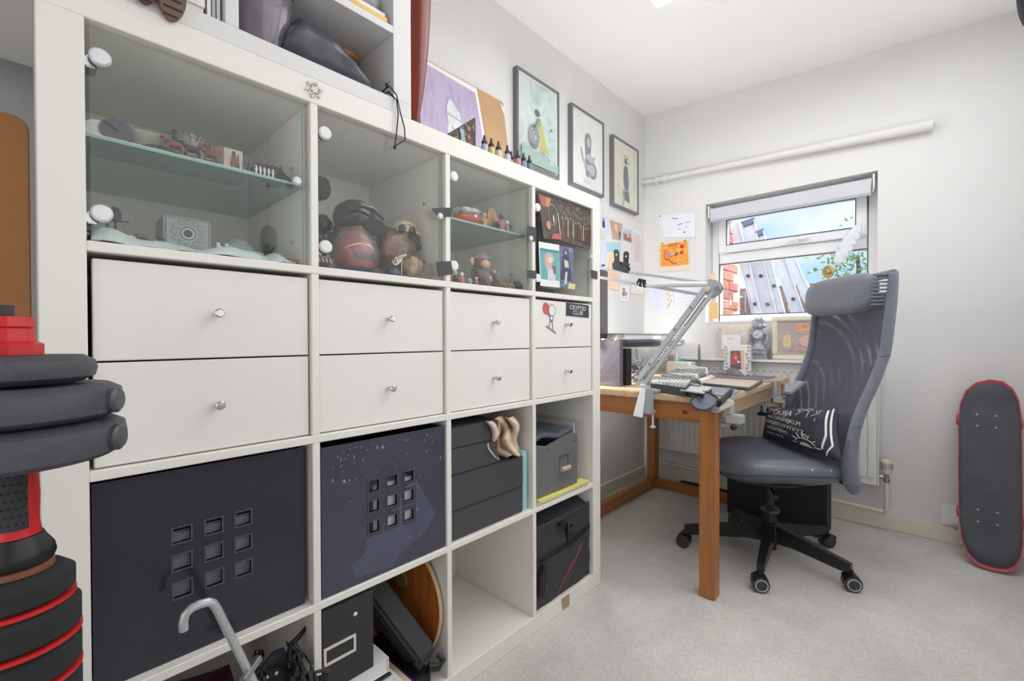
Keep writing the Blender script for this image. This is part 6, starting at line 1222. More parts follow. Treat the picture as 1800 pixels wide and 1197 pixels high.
obj('vane', G().sheet(fe, 60, 8, .0012), mat('feather', (226, 230, 236), .7), t, sharp=3)
# ---- lamp arm clamped to the desk
Ml = mat('lamp_grey', (178, 184, 188), .4, .2); Mlw = mat('lamp_white', (214, 218, 220), .4)
lp = thing('drafting_lamp', 'grey spring arm drafting lamp clamped to the front edge of the desk', 'lamp', Kw(1139, 675, 1.66))
B0 = Kw(1128, 672, 1.68); E0 = Kw(1250, 507, 1.78); cx0 = Kw(1133, 700, 1.64).x; cx1 = Kw(1149, 700, 1.64).x
obj('clamp', G().box((cx0, 1.622, .655), (cx1, 1.643, .755)).box((cx0, 1.643, zt+.0005), (cx1+.012, 1.70, .748)).box((cx0, 1.643, .655), (cx1, 1.662, .672)), Ml, lp, bev=.003)
obj('clamp_screw', G().cyl((cx1-.01, 1.654, .60), (cx1-.01, 1.654, .70), .004).ell((cx1-.01, 1.654, .602), (.012, .012, .006)), Mlw, lp)
obj('pivot_base', G().lathe([(.020, 0), (.018, .012), (.010, .018), (.008, .035)], (B0.x+.01, 1.68, .7485), n=18).prism([B0+Vector((-.035, .012, -.012)), B0+Vector((.03, .012, -.012)), B0+Vector((.04, .012, .035)), B0+Vector((.0, .012, .045))], (0, -.004, 0)), Ml, lp, bev=0)
dl = (E0-B0).normalized(); pl_ = Vector((0, 1, 0)); sd = dl.cross(pl_).normalized()
for s_, w_ in ((-1, .014), (1, .022)): obj('lower_arm', G().bar(B0+sd*s_*.016-pl_*.004+dl*.005, E0+sd*s_*.016-pl_*.004-dl*.01, w_, .012, pl_), Ml, lp, bev=.002)
obj('spring', G().tube([B0+dl*.05+dl*(.0022*i)+.007*(math.cos(i*1.25)*sd+math.sin(i*1.25)*pl_)+pl_*.012 for i in range(110)], .0014, 5), M_steel, lp)
obj('tension_rod', G().cyl(B0+dl*.28+pl_*.012, E0-dl*.04+pl_*.012, .003), M_steel, lp)
for f_ in (.18, .55, .78): P = B0.lerp(E0, f_)-pl_*.012+sd*.016; obj('bolt', G().cyl(P, P+pl_*.006, .005, n=12), M_grey, lp)
EL = [Kw(1238, 494, 1.775), Kw(1250, 490, 1.775), Kw(1262, 494, 1.775), Kw(1269, 505, 1.775), Kw(1263, 515, 1.775), Kw(1250, 524, 1.775), Kw(1240, 518, 1.775)]
obj('elbow_plate', G().prism(EL, (0, .006, 0)).prism([p+Vector((0, .022, 0)) for p in EL], (0, .006, 0)), Ml, lp)
P = Kw(1261.5, 507.5, 1.775); obj('elbow_knob', G().cyl(P+Vector((0, -.012, 0)), P+Vector((0, .035, 0)), .009, n=16), M_grey, lp); P = Kw(1244, 508, 1.775); obj('elbow_bush', G().cyl(P+Vector((0, -.008, 0)), P+Vector((0, .032, 0)), .011, n=16), mat('brass_bush', (216, 204, 180), .4), lp)
T0, T1 = Kw(1245, 498, 1.785), at(1050, 471, 0, .27); L0, L1 = Kw(1236, 519, 1.785), at(1050, 487, 0, .27)
T1 += (T1-T0)*.12; L1 += (L1-L0)*.12
obj('upper_arm', G().bar(T0, T1, .010, .010, pl_), Ml, lp, bev=.002); obj('upper_arm', G().bar(L0, L1, .012, .012, pl_), Ml, lp, bev=.002)
S0 = onseg(L0, L1, 1138); obj('spring_cover', G().tube([S0+Vector((0, -.004, .002)), (S0+T0)/2+Vector((0, -.006, .0)), T0+Vector((0, -.008, -.004))], [.010, .012, .010], 12), Mlw, lp)
lh_ = Vector((.06, 1.645, L1.z)); obj('lamp_head', G().lathe([(.022, .0), (.03, -.02), (.075, -.11), (.073, -.11), (.028, -.02), (.0001, -.004)], lh_+Vector((0, 0, .02)), n=28), Mlw, lp); obj('head_joint', G().tube([L1, T1, lh_+Vector((0, 0, .03))], .008, 8), Ml, lp)
obj('bulb', G().ell(lh_+Vector((0, 0, -.055)), .028, 16, 10), mat('bulb_glow', (255, 250, 240), .5, emit=2), lp)
lb_ = light('lamp_bulb_light', 'SPOT', tuple(lh_+Vector((.0, .02, -.10))), (0, 0, 0), 60, (.98, .99, 1), shadow_soft_size=.05, spot_size=math.radians(115), spot_blend=.9); aim(lb_, (.38, .80, -.55)); light('lamp_up_light', 'POINT', tuple(lh_+Vector((.02, .12, .02))), (0, 0, 0), 14, (.98, .99, 1), shadow_soft_size=.07)
# clips on the lamp
P = onseg(T0, T1, 1092); t = thing('bulldog_clip', 'large black bulldog clip standing on the upper lamp bar', 'clip', P)
ud = (T1-T0).normalized(); 
def cp(a, b, c=0): return P+ud*(-a)+Vector((0, c, b))
g = G().prism([cp(-.034, .030, -.012), cp(.034, .022, -.012), cp(.034, -.006, -.006), cp(-.034, .002, -.006)], (0, .003, 0)).prism([cp(-.034, .030, .012), cp(.034, .022, .012), cp(.034, -.006, .006), cp(-.034, .002, .006)], (0, -.003, 0)).bar(cp(-.034, .031), cp(.034, .024), .024, .003, (0, 1, 0)); obj('jaws', g, mat('clip_black', (62, 62, 64), .35, .3), t, bev=.001)
for a_, c_ in ((-.012, -.018), (.014, .016)):
    ol = [(-.014, .024), (.014, .022), (.011, .040), (.012, .078), (.006, .088), (-.006, .088), (-.012, .078), (-.011, .040)]
    obj('clip_handle', G().prism([cp(a_+x, z_, c_*(.4+z_*7)) for x, z_ in ol], (0, .0015, 0)), mat('clip_black', (62, 62, 64), .35, .3), t, smooth=False)
    obj('finger_hole', G().cyl(cp(a_, .066, c_*.86-.002), cp(a_, .066, c_*.86+.0035), .0035, n=12), M_white, t)
P = onseg(L0, L1, 1128); t = thing('binder_clip', 'small black binder clip with wire handles on the lower lamp bar', 'clip', P-Vector((0, 0, .02)))
g = G().prism([cp(-.016, .014, -.010), cp(.016, .010, -.010), cp(.016, -.010, -.007), cp(-.016, -.008, -.007)], (0, .0015, 0)).prism([cp(-.016, .014, .010), cp(.016, .010, .010), cp(.016, -.010, .007), cp(-.016, -.008, .007)], (0, -.0015, 0)).bar(cp(-.016, .014), cp(.016, .011), .021, .002, (0, 1, 0)); obj('clip_body', g, M_black, t, smooth=False)
for c_ in (-.009, .009): obj('wire_handle', G().tube([cp(-.006, .008, c_*1.2), cp(-.010, -.012, c_*1.5), cp(-.006, -.028, c_*1.6), cp(.006, -.030, c_*1.6), cp(.010, -.014, c_*1.5), cp(.006, .008, c_*1.2)], .0012, 6), M_silver, t)
# rolled white cloth hanging by the clamp
t = thing('rolled_paper', 'white rolled paper tube hanging from the lamp clamp over the desk edge', 'roll', Kw(1122, 738, 1.625))
a, b = Kw(1131, 682, 1.618), Kw(1121.5, 732, 1.600); obj('paper', G().tube([a, a.lerp(b, .4), b], [.008, .014, .019], 18), M_paper, t); d_ = (b-a).normalized(); obj('core', G().cyl(b, b+d_*.001, .010, n=16), mat('core_brown', (104, 66, 40), .7), t)
# ---- arm rests clamped to the desk
Mpad = mat('pad_blue_grey', (92, 95, 112), .5, var=.08, scale=20)
def rest(near):
    if near:
        t = thing('clamp_arm_rest', 'blue grey padded arm rest clamped to the near right corner of the desk', 'arm rest', (.80, 1.66, .735)); py = 1.60
        ol = [(1213, 706), (1217, 700), (1237, 688), (1248, 691), (1262, 700), (1259, 709), (1252, 716), (1240, 721), (1227, 719.5), (1218, 714)]
        n0 = Kw(1238, 706, py); nn = Vector((.30, -.55, .62)).normalized(); P = [atp(u, v, n0, nn) for u, v in ol]; g = G().prism(P, -nn*.012); obj('pad', g, Mpad, t, bev=.004)
        obj('pad_rim', G().tube([p+nn*.001 for p in P], .0035, 6, closed=True), M_dark, t)
        a, b = Kw(1262, 711, 1.62), Kw(1286, 688, 1.70); obj('side_pad', G().bar(a, b, .014, .042, (.5, -.3, .8)), M_dark, t, bev=.006)
        a, b = Kw(1258, 718, 1.64), Kw(1284, 706, 1.72); obj('hinge_arm', G().bar(a, b, .03, .020), mat('arm_cream', (206, 200, 188), .5), t, bev=.003); obj('bracket', G().bar(Kw(1255, 723, 1.64), Kw(1282, 711, 1.72), .026, .012), Ml, t, bev=.002)
        y = 1.74
    else:
        t = thing('clamp_arm_rest', 'grey arm rest clamped to the far right side of the desk beside the chair', 'arm rest', (.80, 2.40, .735)); y = 2.42
    x = .778
    obj('clamp_plate', G().box((x, y-.022, .672), (x+.016, y+.022, zt+.008)).box((x-.05, y-.022, zt+.0005), (x, y+.022, zt+.008)), Ml, t, bev=.002)
    obj('clamp_block', G().box((x+.000, y-.028, .640), (x+.052, y+.026, .671)), Ml, t, bev=.003)
    obj('lower_jaw', G().box((x-.075, y-.012, .620), (x+.02, y+.012, .636)), Ml, t, bev=.002)
    obj('screw', G().cyl((x-.055, y, .575), (x-.055, y, .690), .004), M_dark, t); obj('screw_knob', G().lathe([(.014, 0), (.020, .004), (.020, .010), (.008, .018)], (x-.055, y, .570), n=16), M_black, t)
    if near: obj('side_knob', G().lathe([(.010, 0), (.010, .012), (.006, .016)], (x+.03, y-.03, .630), (0, -1, 0), 14), M_black, t)
    else:
        obj('arm', G().bar((x+.03, y-.01, .655), (x+.075, y-.04, .700), .02, .022), Ml, t, bev=.003); obj('pad', G().bar((x+.06, y-.05, .690), (x+.11, y+.01, .745), .055, .016), mat('pad_grey', (150, 156, 166), .5), t, bev=.005)
rest(True); rest(False)
# computer and dark box under the desk
t = thing('computer_tower', 'black perforated computer case on the floor behind the office chair', 'computer', (.75, 2.59, 0))
obj('case', G().box((.532, 2.52, .008), (.972, 2.665, .30)), M_blackm, t, bev=.006)
g = G()
for i in range(24):
    for j in range(13): g.lathe([(.004, 0), (.004, .0008)], (.60+i*.0155+(j % 2)*.0078, 2.52, .03+j*.019), (0, -1, 0), 6)
obj('mesh_holes', g, mat('mesh_dark', (10, 10, 12), .6), t, smooth=False, kind='stuff')
for x in (.56, .94): obj('foot', G().box((x, 2.54, 0), (x+.02, 2.65, .008)), M_black, t, smooth=False)
x0, x1 = Kw(1197, 860, 2.78).x, .52; tag(obj('flat_dark_box', G().box((x0, 2.735, 0), (x1, 2.79, Kw(1197, 848, 2.74).z)), M_blackm, bev=.003), 'low black box on the floor behind the rear desk stretcher', 'box')
# ================================================================== OFFICE CHAIR
cC = Vector((.82, 2.165, 0)); bA = Vector((.795, .607, 0)).normalized(); nA = Vector((bA.y, -bA.x, 0)); UP = Vector((0, 0, 1))
Mfab = mat('chair_fabric', (108, 112, 124), .8, var=.08, scale=40, bump=.3, bscale=300, sheen=.3); Mlea = mat('seat_leather', (98, 102, 113), .36, var=.12, scale=6, bump=.12, bscale=60); Mblk = mat('chair_black', (26, 27, 30), .35)
ch = thing('office_chair', 'grey high back swivel office chair with mesh back beside the desk', 'chair', (cC.x, cC.y, 0))
# star base
ca = [Vector((.858, 1.851, 0)), Vector((1.110, 2.088, 0)), Vector((.505, 2.012, 0)), Vector((.984, 2.450, 0)), Vector((.60, 2.415, 0))]
for k, p in enumerate(ca):
    d = (p-cC).normalized(); e = p-d*.002; s_ = d.cross(UP)
    q = [cC+d*.03+UP*.150, e+UP*.098, e+UP*.068, e-d*.03+UP*.062, cC+d*.10+UP*.080, cC+d*.03+UP*.075]
    g = G(); w0, w1 = .020, .013
    def pr_(pts, w): return [x for x in pts]
    n_ = len(q); L = [x+s_*(w0 if i in (0, 4, 5) else w1) for i, x in enumerate(q)]; Rr = [x-s_*(w0 if i in (0, 4, 5) else w1) for i, x in enumerate(q)]
    g.add(L+Rr, [tuple(range(n_)), tuple(reversed(range(n_, 2*n_)))]+[(i, n_+i, n_+(i+1) % n_, (i+1) % n_) for i in range(n_)]); obj('base_arm', g, Mblk, ch, bev=.002)
    ang = [.5, .45, .1, 1.0, .3][k]; rd = Vector((math.cos(ang), math.sin(ang), 0)); ax = rd.cross(UP)
    cs = obj('caster', G().lathe([(.0001, -.009), (.025, -.009), (.029, -.006), (.029, .006), (.025, .009), (.0001, .009)], p+ax*.014+UP*.0295, ax, 26).lathe([(.0001, -.009), (.025, -.009), (.029, -.006), (.029, .006), (.025, .009), (.0001, .009)], p-ax*.014+UP*.0295, ax, 26), mat('caster_dark', (60, 61, 66), .4), ch)
    for s2 in (-1, 1):
        obj('wheel_ring', G().lathe([(.0225, 0), (.0225, .0014), (.0190, .0014), (.0190, 0), (.0225, 0)], p+ax*s2*.0232+UP*.0295, ax*s2, 26), mat('caster_ring', (190, 192, 196), .4) if k < 2 else M_dark, cs)
    obj('wheel_cover', G().grid(lambda a, b: p+ax*(a-.5)*.050+rd*.032*math.cos(.4+b*2.2)+UP*(.0295+.032*math.sin(.4+b*2.2)), 4, 12), Mblk, cs); obj('stem', G().cyl(p+UP*.055, p+UP*.075, .0065), Mblk, cs)
obj('hub', G().lathe([(.040, .070), (.045, .080), (.040, .150), (.030, .158)], cC, n=24), Mblk, ch); obj('gas_column', G().lathe([(.0245, .04), (.0245, .17), (.0245, .205), (.030, .21), (.030, .215), (.014, .22), (.014, .36)], cC, n=24), Mblk, ch)
obj('column_cap', G().lathe([(.032, .200), (.036, .206), (.034, .216), (.020, .222)], cC, n=24).ob(cC+UP*.215+nA*.03-bA*.01, nA*.03, bA*.018, UP*.005), mat('cap_grey', (70, 72, 80), .3), ch)
SZ = .452
obj('mechanism', G().box((-.09, -.07, .335), (.10, .07, .375)) if False else G().ob(cC+UP*.352, bA*.10, nA*.075, UP*.022), Mblk, ch, bev=.006)
obj('adjust_lever', G().tube([cC+UP*.345+nA*.06-bA*.04, cC+UP*.335+nA*.15-bA*.06, cC+UP*.328+nA*.20-bA*.07], [.006, .006, .009], 8), Mblk, ch); obj('adjust_lever', G().tube([cC+UP*.345-nA*.06-bA*.06, cC+UP*.33-nA*.16-bA*.08, cC+UP*.325-nA*.2-bA*.085], [.006, .006, .009], 8), Mblk, ch)
def seatf(a, b):
    # a round the outline, b from rim centre bottom (0) over the side to the top centre (1)
    th = 2*PI*a; e = .58 if math.sin(th) > 0 else .82; cx_, sy_ = math.cos(th), math.sin(th); X_ = math.copysign(abs(cx_)**e, cx_)*.235; Y_ = math.copysign(abs(sy_)**e, sy_)*.262
    if b < .35: f = .25+.75*(b/.35)**.6; z_ = SZ-.100+.052*(b/.35)**2
    else:
        c_ = (b-.35)/.65; f = math.cos(c_*PI/2)**.42; z_ = SZ-.048+.062*math.sin(min(1, c_*1.35)*PI/2)**.8
    if b >= .999: f = 0
    x_, y_ = X_*f, Y_*f; r2 = (y_/.26)**2
    z_ += .014*r2*max(0, f-.2)-.014*max(0, (-x_-.13)/.10)**2+.01*math.sin(PI*(x_/.53+.5))*f
    return cC+bA*(x_-.015)+nA*(y_+.002)+UP*z_
obj('seat', G().grid(seatf, 64, 26), Mlea, ch, sharp=3); obj('seat_shell', G().grid(lambda a, b: cC+bA*(.22*math.cos(2*PI*a)*(.35+.65*b**.5)-.035)+nA*(.22*math.sin(2*PI*a)*(.35+.65*b**.5))+UP*(SZ-.115+.045*b), 40, 8), mat('shell_grey', (48, 49, 54), .5), ch)
seam = [seatf(i/64, .36) for i in range(64)]; obj('seam', G().tube([p+(p-cC-UP*p.z).normalized()*.001 for p in seam], .002, 6, closed=True), M_dark, ch)
for a, r_ in ((.21, .005), (.17, .004)): P = seatf(a+.03, .48); obj('worn_spot', G().ell(P, r_, 8, 6), mat('worn_pale', (190, 188, 182), .8), ch)
P = seatf(.115, .42); obj('torn_patch', G().ell(P, (.010, .010, .008), 10, 7, amp=.6, seed=3, fr=5), M_blackm, ch)
# back rails from the photographed profile
near = [(1571, 478), (1569, 510), (1565, 550), (1557, 613), (1547, 645), (1534, 678), (1518, 712), (1505, 748), (1497, 786), (1493, 824), (1498, 850), (1501, 868)]
far = [(1446, 490), (1443, 520), (1441, 550), (1431, 613), (1421, 645), (1406, 678), (1389, 712)]
NR = [atp(u, v, cC+nA*.245, nA) for u, v in near]; FRl = [atp(u, v, cC-nA*.245, nA) for u, v in far]
prof = [((p-cC).dot(bA), p.z) for p in NR]; fp = [((p-cC).dot(bA), p.z) for p in FRl]
dB = sum(a[0]-b[0] for a, b in zip(fp, prof))/len(fp); print('far rail offset', dB, prof[0], fp[0])
NRs = NR; FRs = [cC-nA*.245+bA*(a+dB*.6)+UP*z_ for a, z_ in prof]
def catm(P, s):
    s = s*(len(P)-1); i = min(int(s), len(P)-2); f = s-i; g_ = lambda k: P[max(0, min(len(P)-1, k))]
    a, b, c, d = g_(i-1), g_(i), g_(i+1), g_(i+2); return .5*((2*b)+(c-a)*f+(2*a-5*b+4*c-d)*f*f+(3*b-a-3*c+d)*f**3)
rad_ = [.015, .017, .018, .018, .018, .018, .018, .019, .021, .028, .030, .012]
def rr_(s): s = s*(len(rad_)-1); i = min(int(s), len(rad_)-2); return rad_[i]*(1-s+i)+rad_[i+1]*(s-i)
for Q in (NRs, FRs): obj('back_rail', G().tube([catm(Q, i/44) for i in range(45)], [rr_(i/44) for i in range(45)], 12), Mfab, ch, sharp=3)
for f_ in (.64, .30): obj('rail_seam', G().tube([catm(NRs, f_)+(bA*math.cos(a)+UP*.25*math.cos(a)+nA*math.sin(a))*.0188 for a in [i*2*PI/16 for i in range(16)]], .0014, 6, closed=True), M_dark, ch)
obj('cross_tube', G().tube([catm(NRs, .93), catm(NRs, .93).lerp(catm(FRs, .93), .5)+bA*.03, catm(FRs, .93)], .016, 10), Mblk, ch); obj('back_bracket', G().tube([catm(NRs, .90).lerp(catm(FRs, .90), .5)+bA*.03, cC+bA*.10+UP*.36, cC+bA*.02+UP*.355], [.02, .022, .02], 8), Mblk, ch)
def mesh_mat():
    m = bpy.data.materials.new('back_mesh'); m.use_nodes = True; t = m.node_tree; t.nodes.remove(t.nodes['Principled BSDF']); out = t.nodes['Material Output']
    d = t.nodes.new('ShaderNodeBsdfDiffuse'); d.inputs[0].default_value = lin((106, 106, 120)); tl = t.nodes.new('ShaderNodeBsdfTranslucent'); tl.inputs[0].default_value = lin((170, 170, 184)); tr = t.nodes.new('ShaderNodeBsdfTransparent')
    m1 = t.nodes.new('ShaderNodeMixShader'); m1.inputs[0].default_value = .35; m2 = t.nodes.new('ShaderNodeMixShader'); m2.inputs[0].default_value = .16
    co = t.nodes.new('ShaderNodeTexCoord'); wv = t.nodes.new('ShaderNodeTexWave'); wv.wave_type = 'RINGS'; wv.rings_direction = 'SPHERICAL'; wv.inputs['Scale'].default_value = 7; wv.inputs['Distortion'].default_value = 1.6; wv.inputs['Detail'].default_value = 1.5; wv.inputs['Detail Scale'].default_value = .9  # pale streaks painted into the mesh transparency, imitating bright moiré bands
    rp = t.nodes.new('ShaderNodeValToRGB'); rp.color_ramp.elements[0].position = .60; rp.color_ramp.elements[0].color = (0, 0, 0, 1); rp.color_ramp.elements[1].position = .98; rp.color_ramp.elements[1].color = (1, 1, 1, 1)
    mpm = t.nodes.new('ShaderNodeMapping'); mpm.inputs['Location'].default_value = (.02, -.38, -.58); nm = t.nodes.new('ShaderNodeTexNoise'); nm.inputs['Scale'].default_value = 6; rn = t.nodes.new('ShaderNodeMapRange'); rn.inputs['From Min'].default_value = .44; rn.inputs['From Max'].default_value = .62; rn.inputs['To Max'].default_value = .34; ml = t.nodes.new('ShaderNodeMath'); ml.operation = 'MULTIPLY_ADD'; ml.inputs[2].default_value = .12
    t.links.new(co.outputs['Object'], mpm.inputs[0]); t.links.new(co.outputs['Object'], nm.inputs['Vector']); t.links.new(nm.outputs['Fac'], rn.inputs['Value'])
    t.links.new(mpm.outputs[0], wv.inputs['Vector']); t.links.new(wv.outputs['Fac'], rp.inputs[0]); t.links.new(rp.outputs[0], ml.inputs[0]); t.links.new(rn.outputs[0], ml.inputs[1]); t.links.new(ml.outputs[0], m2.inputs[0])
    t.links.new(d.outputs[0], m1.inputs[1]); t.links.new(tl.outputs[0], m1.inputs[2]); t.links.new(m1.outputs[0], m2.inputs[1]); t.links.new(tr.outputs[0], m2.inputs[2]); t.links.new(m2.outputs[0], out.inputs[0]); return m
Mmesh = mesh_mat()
def bk(a, b): s_ = .10+.80*b; return catm(FRs, s_).lerp(catm(NRs, s_), a)+bA*.035*math.sin(PI*a)*(.4+.6*b)
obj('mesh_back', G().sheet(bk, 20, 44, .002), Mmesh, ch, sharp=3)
obj('top_bar', G().tube([catm(FRs, .01), catm(FRs, .01).lerp(catm(NRs, .01), .5)+bA*.02, catm(NRs, .01)], .015, 10), Mfab, ch)
# headrest cushion
tl_, tr_, br_, bl_ = catm(FRs, -.0)+UP*.012, catm(NRs, 0)+UP*.012, catm(NRs, .175), catm(FRs, .175)
def hr(a, b):
    p = bil([tl_, tr_, br_, bl_], .0+a*.95, .5); up_ = (tl_-bl_)*(1-a)+(tr_-br_)*a; th = 2*PI*b; ex = (1-abs(2*a-1)**5)**.4 if 0 < a < 1 else 0
    c_, s_ = math.cos(th), math.sin(th); e = .6
    return p-bA*.040+up_*.52*math.copysign(abs(c_)**e, c_)*ex+(-bA)*.036*math.copysign(abs(s_)**e, s_)*ex
obj('headrest', G().grid(hr, 36, 28), Mfab, ch, sharp=3)
g = G()
for k in range(9):
    b_ = .12+k*.09; p = bil([tl_, tr_, br_, bl_], .95, b_); g.tube([p-bA*.055, p-bA*.03+nA*.010, p+nA*.012], .0035, 6)
obj('gathered_edge', g, Mfab, ch)
# ---- printed cushion on the seat
Pc = cC+bA*.150+UP*(SZ+.030); ux = (nA*1.0+bA*.05).normalized(); uy = (UP*.95+bA*.34).normalized(); un = ux.cross(uy).normalized()
if un.dot(CAM-Pc) < 0: un = -un
PL = [atp(1348, 716, cC+bA*.085+UP*.5, (un)), atp(1474, 714, cC+bA*.085+UP*.5, un), atp(1480, 814, cC+bA*.085+UP*.5, un), atp(1340, 768, cC+bA*.085+UP*.5, un)]
cu = thing('printed_cushion', 'small dark cushion printed with white letters and a rising sun on the chair seat', 'cushion', (PL[2]+PL[3])/2)
def cus(x, y, side=1):
    r = max(0, 1-abs(2*x-1)**2.6)*max(0, 1-abs(2*y-1)**2.6); inx = .5+(x-.5)*(1-.07*math.sin(PI*y)); iny = .5+(y-.5)*(1-.09*math.sin(PI*x))
    wr = .006*noise.noise(Vector((x*5, y*4, 3)))+.004*math.sin(7*y+9*x)
    return bil(PL, inx, iny)+un*side*(.048*r**.55+(wr if side > 0 else 0)*r)
obj('cushion_body', G().grid(lambda a, b: cus(a, 1-b), 40, 30).grid(lambda a, b: cus(a, 1-b, -1), 40, 30, flip=True), mat('cushion_navy', (52, 54, 68), .85, var=.08, scale=20, bump=.2), cu, sharp=3)
Mpr_ = mat('cushion_white', (222, 222, 214), .85)
cf = lambda x, y: cus(min(.985, max(.015, x)), min(.985, max(.015, y)))+un*.0016
def ctext(s_, size, x0, y0, slope=0, asp=1.0, name='lettering'):
    vs, fs = text2d(s_, size); g = G(); bm = bmesh.new(); vv = [bm.verts.new((x, y, 0)) for x, y in vs]
    for f in fs:
        try: bm.faces.new([vv[i] for i in f])
        except ValueError: pass
    bmesh.ops.triangulate(bm, faces=bm.faces[:]); bmesh.ops.subdivide_edges(bm, edges=[e for e in bm.edges if e.calc_length() > size*.3], cuts=1, use_grid_fill=False)
    bm.verts.index_update(); g.add([cf(x0+v.co.x*asp, y0-v.co.y*1.55+slope*v.co.x) for v in bm.verts], [[v.index for v in f.verts] for f in bm.faces]); bm.free(); obj(name, g, Mpr_, cu, smooth=False)
ctext('OUIJA', .150, .40, .22, .06, .80); ctext('YES', .070, .15, .10, .02); ctext('ABCDEFGHIJKLM', .092, .415, .41, .20, .80); ctext('NOPQRSTUVWXYZ', .092, .40, .57, .22, .78); ctext('1234567890', .086, .32, .71, .20, .86); ctext('GOOD BYE', .055, .28, .85, .16)
g = G()
def cstroke(pts, r): g.tube([cf(x, y) for x, y in pts], r, 5)
cstroke([(.02, .16), (.10, .20), (.17, .17), (.25, .10), (.30, .04)], .0014)
for k in range(7): a = PI+k*PI/6; cstroke([(.70+.10*math.cos(a), .90+.14*math.sin(a)), (.70+.16*math.cos(a), .90+.24*math.sin(a))], .0014)
cstroke([(.58, .86), (.63, .80), (.70, .78), (.77, .80), (.82, .86)], .0014)
cstroke([(.60, .10), (.66, .07), (.70, .12), (.64, .16), (.60, .10)], .0014); cstroke([(.70, .10), (.76, .06), (.80, .10), (.74, .14), (.70, .10)], .0014); cstroke([(.66, .16), (.62, .26)], .0012); cstroke([(.76, .15), (.75, .30)], .0012); cstroke([(.84, .12), (.84, .36)], .0014); cstroke([(.88, .10), (.86, .20), (.80, .26)], .0012)
cstroke([(.72, .68), (.76, .72), (.72, .76), (.68, .72), (.72, .68)], .0014)
obj('line_drawing', g, Mpr_, cu)
g = G(); g.grid(lambda a, b: cf(.935+.018*a-.10*max(0, b-.62)**1.3*2.2, .10+.78*b), 2, 24); obj('border_stripe', g, Mpr_, cu); g = G().grid(lambda a, b: cf(.972+.014*a-.26*max(0, b-.75)**1.2*2.0, .06+.92*b), 2, 24); obj('border_stripe', g, Mpr_, cu)
g = G().grid(lambda a, b: cf(.70+.075*math.cos(PI+a*PI), .935-.075*math.sin(a*PI)*b), 14, 4); obj('sun_disc', g, Mpr_, cu)
# ================================================================== SKATEBOARD
bl0, br0, tp = Vector((1.455, 2.655, .0)), Vector((1.59, 2.655, 0)), None
sk = thing('skateboard', 'worn black grip skateboard with a red edge leaning on its tail in the corner', 'skateboard', (1.51, 2.68, 0))
n0 = Tz(1745, 1007, 0); n0.y = 2.66; tilt = Vector((0, .20, .98)).normalized(); sn = Vector((-.02, -.98, .20)).normalized()
ol = [(1684.5, 740), (1687, 712), (1697, 690), (1714, 677), (1738, 672), (1762, 675), (1780, 687), (1791, 706), (1796, 735), (1797.5, 830), (1799, 960), (1795, 985), (1786, 1000), (1770, 1007), (1745, 1004), (1718, 995), (1701, 978), (1690, 952), (1685, 915), (1684, 830)]
OP = [atp(u, v, n0, sn) for u, v in ol]; zb_ = min(p.z for p in OP); ht = max(p.z for p in OP)
def kick(p): s_ = (p.z-zb_)/(ht-zb_); k_ = max(0, .16-s_)/.16; k2 = max(0, s_-.84)/.16; return p+sn*(.035*k_**1.6+.03*k2**1.6)
ctr = sum(OP, Vector())/len(OP)
def ringp(f, off): return [kick(ctr+(p-ctr)*f)+sn*off for p in OP]
def deck(g, offa, offb, f=1.0):
    K = 7; vs = []; n_ = len(OP)
    for off in (offa, offb):
        for k in range(1, K+1): vs += ringp(f*k/K, off)
        vs.append(kick(ctr)+sn*off)
    N1 = K*n_+1; fs = []
    for s_ in (0, 1):
        b = s_*N1; rv = (lambda t_: t_) if s_ == 0 else (lambda t_: tuple(reversed(t_)))
        for i in range(n_): fs.append(rv((b+N1-1, b+i, b+(i+1) % n_)))
        for k in range(K-1):
            for i in range(n_): fs.append(rv((b+k*n_+i, b+(k+1)*n_+i, b+(k+1)*n_+(i+1) % n_, b+k*n_+(i+1) % n_)))
    for i in range(n_): a = (K-1)*n_+i; c_ = (K-1)*n_+(i+1) % n_; fs.append((a, a+N1, c_+N1, c_))
    g.add(vs, fs)
lift = Vector((0, 0, -zb_+.002)); ctr += lift; OP = [p+lift for p in OP]; zb_ += lift.z; ht += lift.z
g = G(); deck(g, 0, -.010); obj('deck', g, mat('deck_red', (196, 66, 74), .4), sk, sharp=.9)
g = G(); deck(g, .0036, .0006, .968); obj('grip_tape', g, mat('grip_grey', (94, 95, 101), .9, var=.12, scale=9, bump=.5, bscale=400), sk, sharp=3)
dz_ = UP; sx = Vector((1, -.02, 0))
for zz in (.59, .20):
    for i in (-1, 1):
        for j in (-1, 1): P = kick(Vector((ctr.x-.008+i*.028, 0, zz+j*.024))); P.y = ctr.y+(P.z-ctr.z)*(.20/.98)+(P.x-ctr.x)*(-.02/.98); obj('bolt', G().lathe([(.0042, 0), (.0042, .0022), (.0001, .0026)], P+sn*.0036, sn, 10), M_steel, sk)
    P = Vector((ctr.x, ctr.y+(zz-ctr.z)*.204, zz))-sn*.011; obj('truck', G().ob(P-sn*.008, sx*.028, tilt*.04, sn*.008).bar(P-sn*.035-sx*.085, P-sn*.035+sx*.085, .016, .016), M_steel, sk, bev=.002)
    for s_ in (-1, 1): Q = P-sn*.035+sx*.085*s_; obj('wheel', G().lathe([(.015, -.015), (.0255, -.012), (.0255, .012), (.015, .015)], Q, sx, 20), mat('wheel_red', (196, 96, 80), .5), sk)
